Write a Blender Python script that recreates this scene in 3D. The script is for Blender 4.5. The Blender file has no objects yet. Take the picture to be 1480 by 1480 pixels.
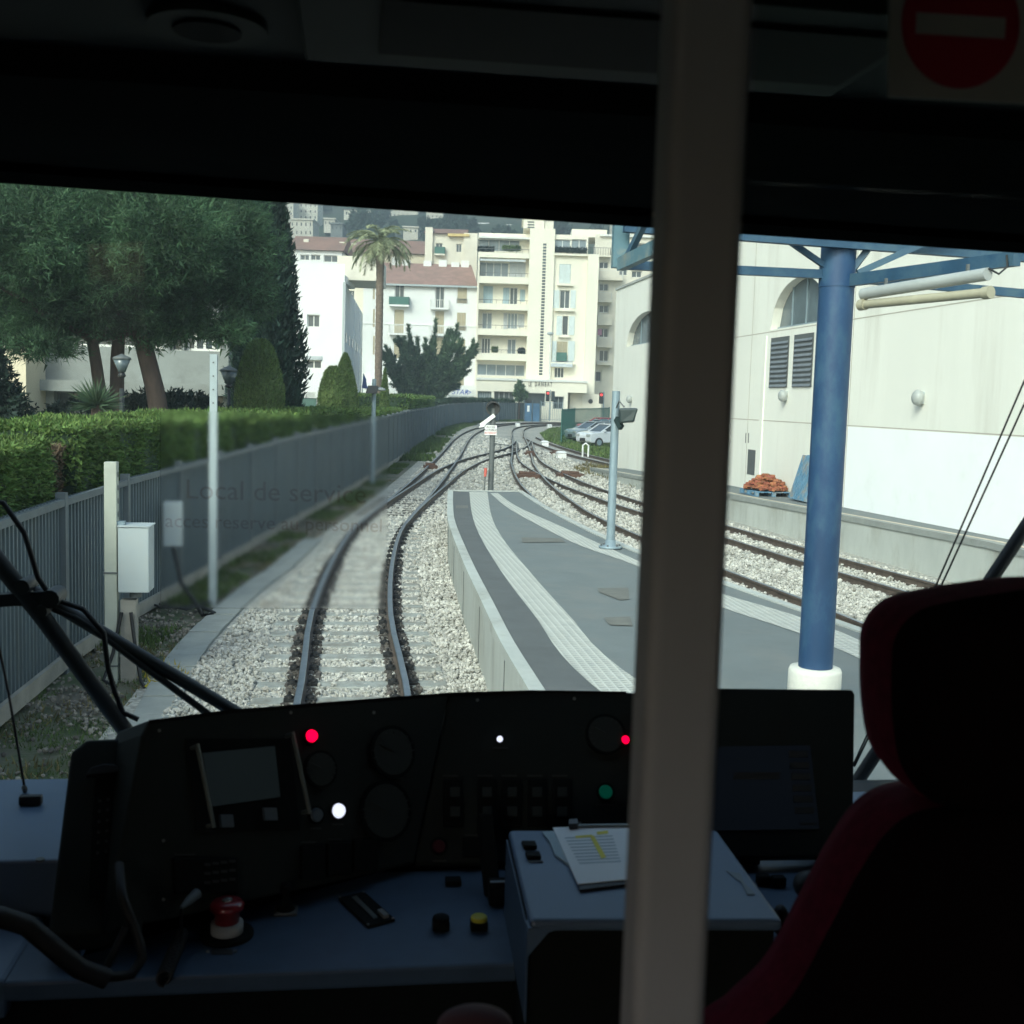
import bpy, bmesh, math, random
import numpy as np
from mathutils import Vector, Matrix
R_ = math.radians
rnd = random.Random(7)
npr = np.random.RandomState(11)
SC = bpy.context.scene
COL = SC.collection
# ------------------------------------------------------------------ camera
FPX = 1650.0
PITCH, YAW, ROLL = math.atan(161/1650), R_(7.9), R_(1.7)
EYE = np.array([0, 0, 2.75])
FW = np.array([math.sin(YAW)*math.cos(PITCH), math.cos(YAW)*math.cos(PITCH), -math.sin(PITCH)])
RT0 = np.array([math.cos(YAW), -math.sin(YAW), 0.0])
UP0 = np.cross(RT0, FW)
RT = RT0*math.cos(ROLL)+UP0*math.sin(ROLL)
UP = UP0*math.cos(ROLL)-RT0*math.sin(ROLL)
FH = np.array([math.sin(YAW), math.cos(YAW), 0.0])
cd = bpy.data.cameras.new('camera')
cam = bpy.data.objects.new('camera', cd); COL.objects.link(cam)
cd.sensor_fit = 'HORIZONTAL'; cd.sensor_width = 24; cd.lens = 24*FPX/1480
cd.clip_start = 0.02; cd.clip_end = 6000
cd.dof.use_dof = True; cd.dof.focus_distance = 26; cd.dof.aperture_fstop = 6.5
cam.matrix_world = Matrix(((RT[0], UP[0], -FW[0], 0), (RT[1], UP[1], -FW[1], 0), (RT[2], UP[2], -FW[2], 2.75), (0, 0, 0, 1)))
SC.camera = cam
# ------------------------------------------------------------------ light
SUN_EL, SUN_AZ = R_(36), R_(213)      # azimuth clockwise from +Y
w = bpy.data.worlds.new('World'); SC.world = w; w.use_nodes = True
nt = w.node_tree; nt.nodes.clear()
sky = nt.nodes.new('ShaderNodeTexSky'); sky.sky_type = 'NISHITA'; sky.sun_disc = False
sky.sun_elevation = SUN_EL; sky.sun_rotation = SUN_AZ; sky.dust_density = 3.0; sky.air_density = 1.0
bg = nt.nodes.new('ShaderNodeBackground'); bg.inputs[1].default_value = 0.14
wo = nt.nodes.new('ShaderNodeOutputWorld')
nt.links.new(sky.outputs[0], bg.inputs[0]); nt.links.new(bg.outputs[0], wo.inputs[0])
sd = bpy.data.lights.new('sun', 'SUN'); sd.energy = 1.5; sd.angle = R_(22); sd.color = (1.0, .955, .87)
sun = bpy.data.objects.new('sun', sd); COL.objects.link(sun)
sdir = Vector((math.sin(SUN_AZ)*math.cos(SUN_EL), math.cos(SUN_AZ)*math.cos(SUN_EL), math.sin(SUN_EL)))
sun.rotation_euler = sdir.to_track_quat('Z', 'Y').to_euler(); sun.location = (0, 0, 60)
vs = SC.view_settings; vs.view_transform = 'Standard'; vs.look = 'None'; vs.exposure = 1.16; vs.gamma = 1
SC.cycles.transparent_max_bounces = 16
SC.cycles.max_bounces = 8

# ------------------------------------------------------------------ geometry helpers
def ray(px, py): return FW+RT*(px-740)/FPX-UP*(py-740)/FPX
def gz(y):
    t = min(max((y-80)/70.0, 0), 1); return 0.6*t*t*(3-2*t)
def gp(px, py, z=0.0):
    r = ray(px, py); g = 0
    for _ in range(12):
        t = (z+g-2.75)/r[2]; p = EYE+r*t; g = g*.5+gz(p[1])*.5
    return p
def yp(px, py, Y):
    r = ray(px, py); return EYE+r*(Y/r[1])
def xp(px, py, X):
    r = ray(px, py); return EYE+r*(X/r[0])
def dp(px, py, D):                       # plane facing the viewpoint at depth D
    r = ray(px, py); return EYE+r*(D/(r@FH))
def q(px, py, D):
    p = dp(px, py, D); return float(p@RT0), float(p[2])
def Wd(u, d, z):
    p = RT0*u+FH*d; return (p[0], p[1], z)
def rp(px, py, P0, N):
    r = ray(px, py); N = np.array(N); t = ((np.array(P0)-EYE)@N)/(r@N); return EYE+r*t

class MB:
    def __init__(s): s.v = []; s.f = []; s.sm = []
    def add(s, vs_, fs, smooth=False):
        n = len(s.v); s.v += [tuple(map(float, p)) for p in vs_]
        for f in fs: s.f.append(tuple(i+n for i in f)); s.sm.append(smooth)
        return s
    def box(s, a, b):
        x0, y0, z0 = a; x1, y1, z1 = b
        return s.hexa([(x0,y0,z0),(x1,y0,z0),(x1,y1,z0),(x0,y1,z0)], [(x0,y0,z1),(x1,y0,z1),(x1,y1,z1),(x0,y1,z1)])
    def hexa(s, lo, hi):
        n = len(lo)
        fs = [tuple(range(n))[::-1], tuple(range(n, 2*n))]+[(i, (i+1) % n, n+(i+1) % n, n+i) for i in range(n)]
        return s.add(list(lo)+list(hi), fs)
    def wbox(s, u0, u1, d0, d1, z0, z1):    # box in the facing frame
        return s.hexa([Wd(u0,d0,z0),Wd(u1,d0,z0),Wd(u1,d1,z0),Wd(u0,d1,z0)], [Wd(u0,d0,z1),Wd(u1,d0,z1),Wd(u1,d1,z1),Wd(u0,d1,z1)])
    def beam(s, p0, p1, w_, h, up=(0, 0, 1)):
        p0 = Vector(p0); p1 = Vector(p1); d = (p1-p0).normalized(); up = Vector(up)
        a = d.cross(up)
        if a.length < 1e-4: a = d.cross(Vector((0, 1, 0)))
        a.normalize(); b = a.cross(d).normalized(); a = a*w_/2; b = b*h/2
        return s.hexa([p0-a-b, p0+a-b, p0+a+b, p0-a+b], [p1-a-b, p1+a-b, p1+a+b, p1-a+b])
    def cyl(s, p0, p1, r0, r1=None, n=14, cap=True):
        return s.tube([p0, p1], [r0, r0 if r1 is None else r1], n, cap)
    def tube(s, path, r, n=8, cap=True):
        P = [Vector(p) for p in path]; m = len(P)
        rs = r if isinstance(r, (list, tuple)) else [r]*m
        vs_ = []; prev = None
        for i in range(m):
            t = (P[min(i+1, m-1)]-P[max(i-1, 0)]).normalized()
            if prev is None:
                a = t.orthogonal().normalized()
            else:
                a = (prev-t*prev.dot(t)); a = a.normalized() if a.length > 1e-6 else t.orthogonal().normalized()
            prev = a; b = t.cross(a)
            for k in range(n):
                th = 2*math.pi*k/n; vs_.append(P[i]+(a*math.cos(th)+b*math.sin(th))*rs[i])
        fs = [(i*n+k, i*n+(k+1) % n, (i+1)*n+(k+1) % n, (i+1)*n+k) for i in range(m-1) for k in range(n)]
        s.add(vs_, fs, True)
        if cap:
            s.add([vs_[k] for k in range(n)], [tuple(range(n))[::-1]]); s.add([vs_[(m-1)*n+k] for k in range(n)], [tuple(range(n))])
        return s
    def lathe(s, c, prof, n=20, axis=(0, 0, 1)):
        ax = Vector(axis).normalized(); a = ax.orthogonal().normalized(); b = ax.cross(a); c = Vector(c)
        vs_ = [c+ax*h+(a*math.cos(2*math.pi*k/n)+b*math.sin(2*math.pi*k/n))*max(r, 1e-4) for r, h in prof for k in range(n)]
        m = len(prof)
        return s.add(vs_, [(i*n+k, i*n+(k+1) % n, (i+1)*n+(k+1) % n, (i+1)*n+k) for i in range(m-1) for k in range(n)]+[tuple(range(n))[::-1], tuple(range((m-1)*n, m*n))], True)
    def ell(s, c, r, n=14, m=9, e=1.0):
        c = Vector(c); vs_ = []
        g = lambda x: math.copysign(abs(x)**e, x)
        for i in range(m+1):
            ph = -math.pi/2+math.pi*i/m
            for k in range(n):
                th = 2*math.pi*k/n
                vs_.append(c+Vector((r[0]*g(math.cos(ph))*g(math.cos(th)), r[1]*g(math.cos(ph))*g(math.sin(th)), r[2]*g(math.sin(ph)))))
        return s.add(vs_, [(i*n+k, i*n+(k+1) % n, (i+1)*n+(k+1) % n, (i+1)*n+k) for i in range(m) for k in range(n)], True)
    def prism(s, pts, off):
        pts = [Vector(p) for p in pts]; off = Vector(off); return s.hexa(pts, [p+off for p in pts])
    def sheet(s, L, Rr):
        n = len(L); return s.add(list(L)+list(Rr), [(i, n+i, n+i+1, i+1) for i in range(n-1)])
    def build(s, name, m, parent=None, bevel=0, seg=2, sub=0, label=None):
        me = bpy.data.meshes.new(name)
        inv = MW[parent.name].inverted() if parent is not None else Matrix()
        me.from_pydata([tuple(inv @ Vector(p)) for p in s.v], [], s.f)
        me.polygons.foreach_set('use_smooth', s.sm); me.update()
        if isinstance(m, str): m = M[m]
        me.materials.append(m)
        o = bpy.data.objects.new(name, me); COL.objects.link(o)
        if parent is not None: o.parent = parent; MW[o.name] = MW[parent.name]
        else: MW[o.name] = Matrix()
        if bevel:
            b = o.modifiers.new('bevel', 'BEVEL'); b.width = bevel; b.segments = seg; b.limit_method = 'ANGLE'; b.angle_limit = R_(40)
        if sub:
            b = o.modifiers.new('sub', 'SUBSURF'); b.levels = sub; b.render_levels = sub
        if label: o['label'] = label
        return o
MW = {}
def tag(o, label, cat, group=None):
    o['label'] = label; o['category'] = cat
    if group: o['group'] = group
    return o
def struct(o, kind='structure'): o['kind'] = kind; return o
def thing(name, loc, label, cat, group=None, rz=0):
    o = bpy.data.objects.new(name, None); COL.objects.link(o)
    o.location = tuple(map(float, loc)); o.rotation_euler = (0, 0, rz); o.empty_display_size = .2
    MW[o.name] = Matrix.Translation(Vector(loc)) @ Matrix.Rotation(rz, 4, 'Z')
    return tag(o, label, cat, group)
def dup(o, parent=None):
    c = o.copy(); COL.objects.link(c)
    if parent is not None: c.parent = parent
    for ch in list(o.children): dup(ch, c)
    return c
def npmesh(name, V, F, m, parent=None, smooth=False):
    me = bpy.data.meshes.new(name); V = np.asarray(V, dtype=np.float32)
    if parent is not None:
        inv = np.array(MW[parent.name].inverted()); V = V@inv[:3, :3].T.astype(np.float32)+inv[:3, 3].astype(np.float32)
    k = F.shape[1]; me.vertices.add(len(V)); me.vertices.foreach_set('co', V.ravel())
    me.loops.add(F.size); me.loops.foreach_set('vertex_index', F.astype(np.int32).ravel())
    me.polygons.add(len(F)); me.polygons.foreach_set('loop_start', np.arange(0, F.size, k, dtype=np.int32))
    me.polygons.foreach_set('loop_total', np.full(len(F), k, dtype=np.int32))
    me.polygons.foreach_set('use_smooth', np.full(len(F), smooth)); me.update(calc_edges=True)
    me.materials.append(M[m] if isinstance(m, str) else m)
    o = bpy.data.objects.new(name, me); COL.objects.link(o)
    if parent is not None: o.parent = parent; MW[o.name] = MW[parent.name]
    else: MW[o.name] = Matrix()
    return o
def text(name, s, size, origin, xdir, ydir, m, parent, ext=.002, align='CENTER', shear=0, sx=1):
    c = bpy.data.curves.new('t', 'FONT'); c.body = s; c.size = size; c.extrude = ext; c.align_x = align; c.align_y = 'CENTER'; c.shear = shear
    c.resolution_u = 3
    o = bpy.data.objects.new('t', c); COL.objects.link(o)
    dg = bpy.context.evaluated_depsgraph_get(); me0 = bpy.data.meshes.new_from_object(o.evaluated_get(dg))
    X = Vector(xdir).normalized(); Y = Vector(ydir).normalized(); Z = X.cross(Y)
    mb = MB(); mb.add([Vector(origin)+X*v.co.x*sx+Y*v.co.y+Z*v.co.z for v in me0.vertices], [tuple(p.vertices) for p in me0.polygons])
    bpy.data.objects.remove(o); bpy.data.meshes.remove(me0)
    return mb.build(name, m, parent)
def crom(pts, step=1.0):
    P = [np.array(p, float) for p in pts]; P = [2*P[0]-P[1]]+P+[2*P[-1]-P[-2]]; out = []
    for i in range(1, len(P)-2):
        n = max(1, int(np.linalg.norm(P[i+1]-P[i])/step))
        for k in range(n):
            t = k/n; a, b, c, d = P[i-1:i+3]
            out.append(.5*((2*b)+(c-a)*t+(2*a-5*b+4*c-d)*t*t+(3*b-a-3*c+d)*t**3))
    out.append(P[-2]); return out
def offs(path, d):                         # offset to the right of travel
    o = []
    for i, p in enumerate(path):
        t = path[min(i+1, len(path)-1)]-path[max(i-1, 0)]; t = t[:2]/np.linalg.norm(t[:2])
        o.append(np.array([p[0]+t[1]*d, p[1]-t[0]*d]))
    return o
def g3(path, z=0): return [(p[0], p[1], z+gz(p[1])) for p in path]

# ------------------------------------------------------------------ materials
M = {}
def mat(name, col, rough=.7, metal=0, var=.12, scale=3., bump=0, bscale=30., island=0, stretch=(1, 1, 1), dirt=None, dscale=1., dlo=.45, dhi=.7, emit=None, spec=None, sheen=0, coat=0, col2=None):
    m = bpy.data.materials.new(name); m.use_nodes = True; n = m.node_tree.nodes; l = m.node_tree.links
    b = n['Principled BSDF']; b.inputs['Roughness'].default_value = rough; b.inputs['Metallic'].default_value = metal
    if spec is not None: b.inputs['Specular IOR Level'].default_value = spec
    if sheen: b.inputs['Sheen Weight'].default_value = sheen; b.inputs['Sheen Tint'].default_value = (*col, 1) if sheen < 2 else (1, 1, 1, 1)
    if coat: b.inputs['Coat Weight'].default_value = coat; b.inputs['Coat Roughness'].default_value = .1
    tc = n.new('ShaderNodeTexCoord'); mp = n.new('ShaderNodeMapping'); mp.inputs['Scale'].default_value = stretch
    l.new(tc.outputs['Object'], mp.inputs[0])
    nz = n.new('ShaderNodeTexNoise'); nz.inputs['Scale'].default_value = scale; nz.inputs['Detail'].default_value = 6; nz.inputs['Roughness'].default_value = .65
    l.new(mp.outputs[0], nz.inputs['Vector'])
    cr = n.new('ShaderNodeValToRGB'); c2 = col2 or tuple(min(1, c*(1+var)) for c in col)
    cr.color_ramp.elements[0].position = .32; cr.color_ramp.elements[1].position = .68
    cr.color_ramp.elements[0].color = (*[c*(1-var) for c in col], 1) if not col2 else (*col, 1)
    cr.color_ramp.elements[1].color = (*c2, 1)
    l.new(nz.outputs[0], cr.inputs[0]); out = cr.outputs[0]
    if island:
        ge = n.new('ShaderNodeNewGeometry'); hs = n.new('ShaderNodeHueSaturation'); mr = n.new('ShaderNodeMapRange')
        mr.inputs['To Min'].default_value = 1-island; mr.inputs['To Max'].default_value = 1+island
        l.new(ge.outputs['Random Per Island'], mr.inputs[0]); l.new(mr.outputs[0], hs.inputs['Value']); l.new(out, hs.inputs['Color']); out = hs.outputs[0]
        mr2 = n.new('ShaderNodeMapRange'); mr2.inputs['To Min'].default_value = .48; mr2.inputs['To Max'].default_value = .515
        ma = n.new('ShaderNodeMath'); ma.operation = 'FRACT'; mm = n.new('ShaderNodeMath'); mm.operation = 'MULTIPLY'; mm.inputs[1].default_value = 7.31
        l.new(ge.outputs['Random Per Island'], mm.inputs[0]); l.new(mm.outputs[0], ma.inputs[0]); l.new(ma.outputs[0], mr2.inputs[0]); l.new(mr2.outputs[0], hs.inputs['Hue'])
    if dirt:
        n2 = n.new('ShaderNodeTexNoise'); n2.inputs['Scale'].default_value = dscale; n2.inputs['Detail'].default_value = 8; n2.inputs['Roughness'].default_value = .7
        l.new(mp.outputs[0], n2.inputs['Vector']); r2 = n.new('ShaderNodeMapRange'); r2.inputs[1].default_value = dlo; r2.inputs[2].default_value = dhi
        l.new(n2.outputs[0], r2.inputs[0]); mx = n.new('ShaderNodeMix'); mx.data_type = 'RGBA'
        l.new(r2.outputs[0], mx.inputs[0]); l.new(out, mx.inputs[6]); mx.inputs[7].default_value = (*dirt, 1); out = mx.outputs[2]
    l.new(out, b.inputs['Base Color'])
    if bump:
        n3 = n.new('ShaderNodeTexNoise'); n3.inputs['Scale'].default_value = bscale; n3.inputs['Detail'].default_value = 4
        l.new(mp.outputs[0], n3.inputs['Vector']); bp = n.new('ShaderNodeBump'); bp.inputs['Strength'].default_value = bump; bp.inputs['Distance'].default_value = .02
        l.new(n3.outputs[0], bp.inputs['Height']); l.new(bp.outputs[0], b.inputs['Normal'])
    if emit: b.inputs['Emission Color'].default_value = (*emit[:3], 1); b.inputs['Emission Strength'].default_value = emit[3]
    M[name] = m; return m
def leafm(name, col, isl=.45, trans=.25, var=.35, scale=.8):
    m = mat(name, col, .65, var=var, scale=scale, island=isl, spec=.25)
    b = m.node_tree.nodes['Principled BSDF']; t = m.node_tree.nodes.new('ShaderNodeBsdfTranslucent'); mx = m.node_tree.nodes.new('ShaderNodeMixShader')
    l = m.node_tree.links; l.new(b.inputs['Base Color'].links[0].from_socket, t.inputs[0])
    mx.inputs[0].default_value = trans; l.new(b.outputs[0], mx.inputs[1]); l.new(t.outputs[0], mx.inputs[2]); l.new(mx.outputs[0], m.node_tree.nodes['Material Output'].inputs[0])
def voro_ground(name, cols, scale, rough=.85, dark=.35):
    m = bpy.data.materials.new(name); m.use_nodes = True; n = m.node_tree.nodes; l = m.node_tree.links; b = n['Principled BSDF']; b.inputs['Roughness'].default_value = rough
    b.inputs['Specular IOR Level'].default_value = .2
    tc = n.new('ShaderNodeTexCoord'); v = n.new('ShaderNodeTexVoronoi'); v.inputs['Scale'].default_value = scale; l.new(tc.outputs['Object'], v.inputs['Vector'])
    sp = n.new('ShaderNodeSeparateColor'); l.new(v.outputs['Color'], sp.inputs[0]); cr = n.new('ShaderNodeValToRGB'); cr.color_ramp.interpolation = 'LINEAR'
    for i, c in enumerate(cols):
        e = cr.color_ramp.elements[i] if i < 2 else cr.color_ramp.elements.new(.5)
        e.color = (*c, 1)
    for i, e in enumerate(cr.color_ramp.elements): e.position = i/(len(cols)-1)
    l.new(sp.outputs[0], cr.inputs[0])
    rr = n.new('ShaderNodeMapRange'); rr.inputs[1].default_value = .2; rr.inputs[2].default_value = .75; rr.inputs[3].default_value = 1; rr.inputs[4].default_value = dark
    l.new(v.outputs['Distance'], rr.inputs[0]); mx = n.new('ShaderNodeMix'); mx.data_type = 'RGBA'; mx.blend_type = 'MULTIPLY'; mx.inputs[0].default_value = 1
    l.new(cr.outputs[0], mx.inputs[6]); l.new(rr.outputs[0], mx.inputs[7])
    nz = n.new('ShaderNodeTexNoise'); nz.inputs['Scale'].default_value = .6; nz.inputs['Detail'].default_value = 5; l.new(tc.outputs['Object'], nz.inputs['Vector'])
    r3 = n.new('ShaderNodeMapRange'); r3.inputs[1].default_value = .3; r3.inputs[2].default_value = .7; r3.inputs[3].default_value = .8; r3.inputs[4].default_value = 1.1; l.new(nz.outputs[0], r3.inputs[0])
    m2 = n.new('ShaderNodeMix'); m2.data_type = 'RGBA'; m2.blend_type = 'MULTIPLY'; m2.inputs[0].default_value = 1; l.new(mx.outputs[2], m2.inputs[6]); l.new(r3.outputs[0], m2.inputs[7])
    l.new(m2.outputs[2], b.inputs['Base Color'])
    bp = n.new('ShaderNodeBump'); bp.inputs['Distance'].default_value = .03; bp.inputs['Strength'].default_value = .7; bp.invert = True
    l.new(v.outputs['Distance'], bp.inputs['Height']); l.new(bp.outputs[0], b.inputs['Normal']); M[name] = m
voro_ground('ballast_sheet', [(.40, .385, .34), (.48, .465, .41), (.56, .545, .49)], 16, dark=.6)
mat('stone', (.41, .40, .365), .85, var=.22, scale=1.5, island=.26, spec=.2, dirt=(.27, .24, .20), dscale=1.2, dlo=.56, dhi=.75)
mat('rubble', (.17, .155, .13), .9, var=.3, island=.5)
mat('clip_dark', (.014, .014, .014), .8, var=.3)
mat('stone_rust', (.07, .062, .055), .9, var=.3, island=.5)
mat('grass_ground', (.085, .10, .045), .95, var=.35, scale=2, bump=.6, bscale=40, dirt=(.16, .13, .09), dscale=1.2)
mat('earth', (.16, .145, .115), .95, var=.25, scale=3, bump=.8, bscale=25, dirt=(.06, .085, .035), dscale=1.5, dlo=.42, dhi=.6)
leafm('grass', (.075, .12, .035), .45, .2)
leafm('grass_bright', (.11, .17, .05), .4, .25)
leafm('dry_grass', (.16, .14, .06), .45, .2)
mat('asphalt', (.145, .165, .165), .85, var=.07, scale=2.2, bump=.15, bscale=120, dirt=(.175, .18, .17), dscale=1.6, dlo=.48, dhi=.72)
mat('asphalt_dark', (.10, .107, .108), .9, var=.1, scale=3, bump=.25, bscale=150)
mat('asphalt_patch', (.14, .14, .125), .9, var=.15, scale=8)
mat('road', (.13, .14, .145), .9, var=.1, scale=1)
mat('concrete', (.42, .44, .41), .8, var=.1, scale=2, bump=.2, bscale=30, dirt=(.27, .26, .22), dscale=1.2, stretch=(1, 1, .35), dlo=.5, dhi=.75)
mat('concrete_white', (.66, .65, .58), .8, var=.08, scale=3, dirt=(.4, .37, .3), dscale=3, dlo=.55, dhi=.7, bump=.2)
mat('slab', (.25, .265, .25), .85, var=.15, scale=2.5, bump=.2, bscale=40)
mat('sleeper', (.30, .31, .285), .9, var=.2, scale=5, bump=.3, bscale=40, dirt=(.2, .18, .15), dscale=4)
mat('timber_dark', (.055, .05, .045), .85, var=.3, scale=6)
mat('rail_side', (.085, .065, .052), .75, var=.3, scale=6)
mat('rail_top', (.28, .31, .34), .32, metal=.85, var=.15, scale=5)
mat('rust', (.10, .055, .04), .9, var=.3, scale=6)
mat('cream_wall', (.775, .765, .69), .85, var=.04, scale=.5, dirt=(.62, .605, .53), dscale=1.1, stretch=(1, 1, .12), dlo=.5, dhi=.78, bump=.05)
mat('white_paint', (.90, .91, .90), .7, var=.02, scale=1, dirt=(.78, .79, .77), dscale=1.3, dlo=.55, dhi=.8, bump=.1)
mat('joint', (.42, .40, .34), .9)
mat('white_render', (.80, .80, .78), .85, var=.05, scale=.3, dirt=(.62, .62, .58), dscale=.35, dlo=.58, dhi=.8, stretch=(1, 1, .4))
mat('cream_render', (.84, .79, .66), .85, var=.05, scale=.25, dirt=(.70, .64, .5), dscale=.4, dlo=.56, dhi=.8, stretch=(1, 1, .4))
mat('cream_dark', (.66, .58, .43), .85, var=.06, scale=.3)
mat('pale_render', (.74, .69, .58), .85, var=.06, scale=.2, dirt=(.58, .53, .43), dscale=.3, dlo=.5, dhi=.8)
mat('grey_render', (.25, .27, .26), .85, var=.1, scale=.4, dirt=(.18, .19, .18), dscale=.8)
mat('tile', (.33, .20, .165), .9, var=.18, scale=1.2, bump=.5, bscale=6, dirt=(.24, .16, .125), dscale=.5, dlo=.48, dhi=.7)
mat('tile_old', (.30, .175, .135), .9, var=.2, scale=.8, bump=.5, bscale=5, dirt=(.19, .135, .115), dscale=.4)
mat('shutter_beige', (.46, .40, .27), .7, var=.1); mat('shutter_blue', (.40, .52, .56), .7, var=.1); mat('shutter_grey', (.5, .53, .54), .7)
mat('shutter_pale', (.62, .69, .68), .7)
mat('green_metal', (.06, .13, .10), .6, var=.2); mat('awning_green', (.07, .17, .14), .8)
mat('pane', (.06, .075, .085), .12, var=.4, scale=.5, spec=.6); mat('pane_light', (.22, .27, .3), .15, var=.3, scale=.6, spec=.6)
mat('frame_white', (.72, .72, .68), .6, var=.04); mat('iron', (.10, .11, .11), .6); mat('louvre', (.16, .18, .2), .6, var=.15)
mat('arch_glass', (.10, .13, .145), .25, var=.25, scale=1.2, spec=.6)
mat('blue_paint', (.016, .055, .13), .55, var=.2, scale=2.5, dirt=(.04, .10, .16), dscale=5, dlo=.48, dhi=.7, stretch=(1, 1, .5), spec=.5)
mat('teal_paint', (.10, .19, .23), .55, var=.2, scale=3, dirt=(.24, .24, .2), dscale=3, dlo=.5, dhi=.65)
mat('blue_beam', (.022, .07, .13), .55, var=.25, scale=3, dirt=(.06, .11, .14), dscale=3)
mat('galv', (.24, .31, .35), .5, metal=.3, var=.12, scale=4); mat('box_grey', (.40, .45, .46), .6, var=.05, scale=4, dirt=(.4, .43, .42), dscale=4)
mat('post_cream', (.40, .42, .36), .65, var=.08); mat('post_white', (.33, .385, .40), .6, var=.08)
mat('fence_metal', (.085, .115, .128), .6, var=.15, scale=2.5, stretch=(1, 1, .2), dirt=(.12, .13, .12), dscale=3, dlo=.55, dhi=.75)
mat('fence_rail', (.13, .15, .155), .7, var=.15, scale=3); mat('plank', (.27, .26, .23), .9, var=.2, scale=3)
mat('green_fence', (.03, .11, .09), .6, var=.2); mat('blue_panel', (.06, .14, .24), .6, var=.25, scale=1)
mat('black_metal', (.015, .017, .018), .5, var=.2); mat('dark_green', (.02, .035, .035), .5)
mat('bark', (.085, .06, .05), .95, var=.35, scale=4, bump=1, bscale=14, stretch=(1, 1, .3)); mat('palm_bark', (.17, .13, .10), .95, var=.35, scale=6, bump=1, bscale=12, stretch=(1, 1, 2.5))
leafm('pine_leaf', (.055, .115, .055), .55, .3, .6, .45); leafm('cypress_leaf', (.022, .045, .032), .5, .15, .4)
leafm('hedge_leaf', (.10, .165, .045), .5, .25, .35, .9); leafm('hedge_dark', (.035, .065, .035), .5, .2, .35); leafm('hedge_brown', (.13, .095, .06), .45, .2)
leafm('topiary_leaf', (.12, .18, .06), .45, .2, .3); leafm('palm_leaf', (.30, .33, .2), .4, .25, .3); leafm('conifer_leaf', (.10, .165, .09), .5, .2, .35)
leafm('yucca_leaf', (.06, .10, .055), .4, .2); leafm('ivy_leaf', (.015, .03, .022), .4, .1); leafm('hill_leaf', (.06, .10, .075), .4, .1, .4, .05); leafm('yellow_flower', (.45, .36, .03), .3, .2)
mat('hill_ground', (.05, .075, .04), .95, var=.4, scale=.03, dirt=(.14, .13, .09), dscale=.02)
mat('sign_white', (.78, .78, .76), .5); mat('sign_blue', (.02, .09, .42), .5); mat('sign_red', (.5, .03, .03), .5); mat('text_black', (.03, .03, .03), .6)
mat('brick_orange', (.27, .10, .05), .9, var=.3, scale=9, island=.3); mat('pallet_blue', (.10, .22, .33), .75, var=.2, scale=6, dirt=(.28, .23, .16), dscale=3, dlo=.5, dhi=.65)
mat('car_silver', (.45, .5, .54), .3, metal=.5, coat=.6, var=.02); mat('car_blue', (.22, .33, .4), .3, metal=.4, coat=.6, var=.02); mat('car_white', (.6, .63, .66), .3, coat=.6, var=.02); mat('car_red', (.42, .05, .07), .35, coat=.6, var=.02); mat('tyre', (.02, .02, .02), .9)
mat('lamp_red', (.7, .05, .05), .4, emit=(1, .05, .05, .6)); mat('tube_white', (.34, .36, .35), .4); mat('tube_cream', (.36, .34, .25), .5)
# cab
mat('header_black', (.018, .02, .02), 1.0, var=.1, spec=0); mat('trim_black', (.008, .009, .009), 1.0, var=.1, spec=0)
mat('cab_black', (.007, .009, .009), .85, var=.2, spec=.15); mat('cab_grey', (.032, .042, .04), .8, var=.1, spec=.3); mat('cab_panel', (.016, .022, .02), .75, var=.15, bump=.1, bscale=300, spec=.25)
mat('desk_blue', (.055, .10, .165), .5, var=.08, scale=20, bump=.06, bscale=300, spec=.4); mat('desk_blue_lit', (.09, .15, .24), .45, var=.06, bump=.06, bscale=300)  # second one is the desk blue with window light put into the colour
mat('door_grey', (.37, .395, .45), .6, var=.05, spec=.3); mat('velvet', (.07, .003, .014), .95, var=.3, scale=60, sheen=.8, spec=.1, bump=.2, bscale=400); mat('velvet_shaded', (.006, .004, .005), .95, sheen=.15, spec=.05, bump=.2, bscale=400)
mat('paper', (.78, .82, .84), .7, var=.02); mat('paper_ink', (.35, .45, .5), .8); mat('ink_yellow', (.75, .68, .12), .8); mat('clip', (.02, .02, .025), .4)
mat('red_button', (.24, .012, .02), .35, coat=.5); mat('yellow_button', (.5, .46, .03), .5); mat('chrome', (.35, .38, .37), .3, metal=.9); mat('bar_grey', (.12, .15, .14), .4, spec=.5)
mat('led_red', (.6, .0, .02), .4, emit=(1.0, .0, .035, 1.0)); mat('led_white', (.8, .82, .9), .4, emit=(.66, .7, .85, .62)); mat('led_blue', (.12, .16, .19), .5); mat('led_green', (.0, .05, .035), .5, emit=(0, .05, .03, .25)); mat('led_dark_red', (.06, .003, .008), .5)
mat('screen', (.018, .028, .03), .3, emit=(.02, .03, .033, .1)); mat('screen_navy', (.006, .009, .014), .4, emit=(.01, .016, .025, .08)); mat('key_grey', (.03, .034, .036), .6); mat('screw', (.2, .21, .2), .5)
mat('rubber', (.008, .009, .010), .6, var=.1); mat('sign_plate', (.36, .38, .38), .6); mat('disc_red', (.35, .006, .03), .55); mat('fairing', (.42, .5, .55), .5); mat('train_white', (.5, .55, .58), .5)
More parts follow.
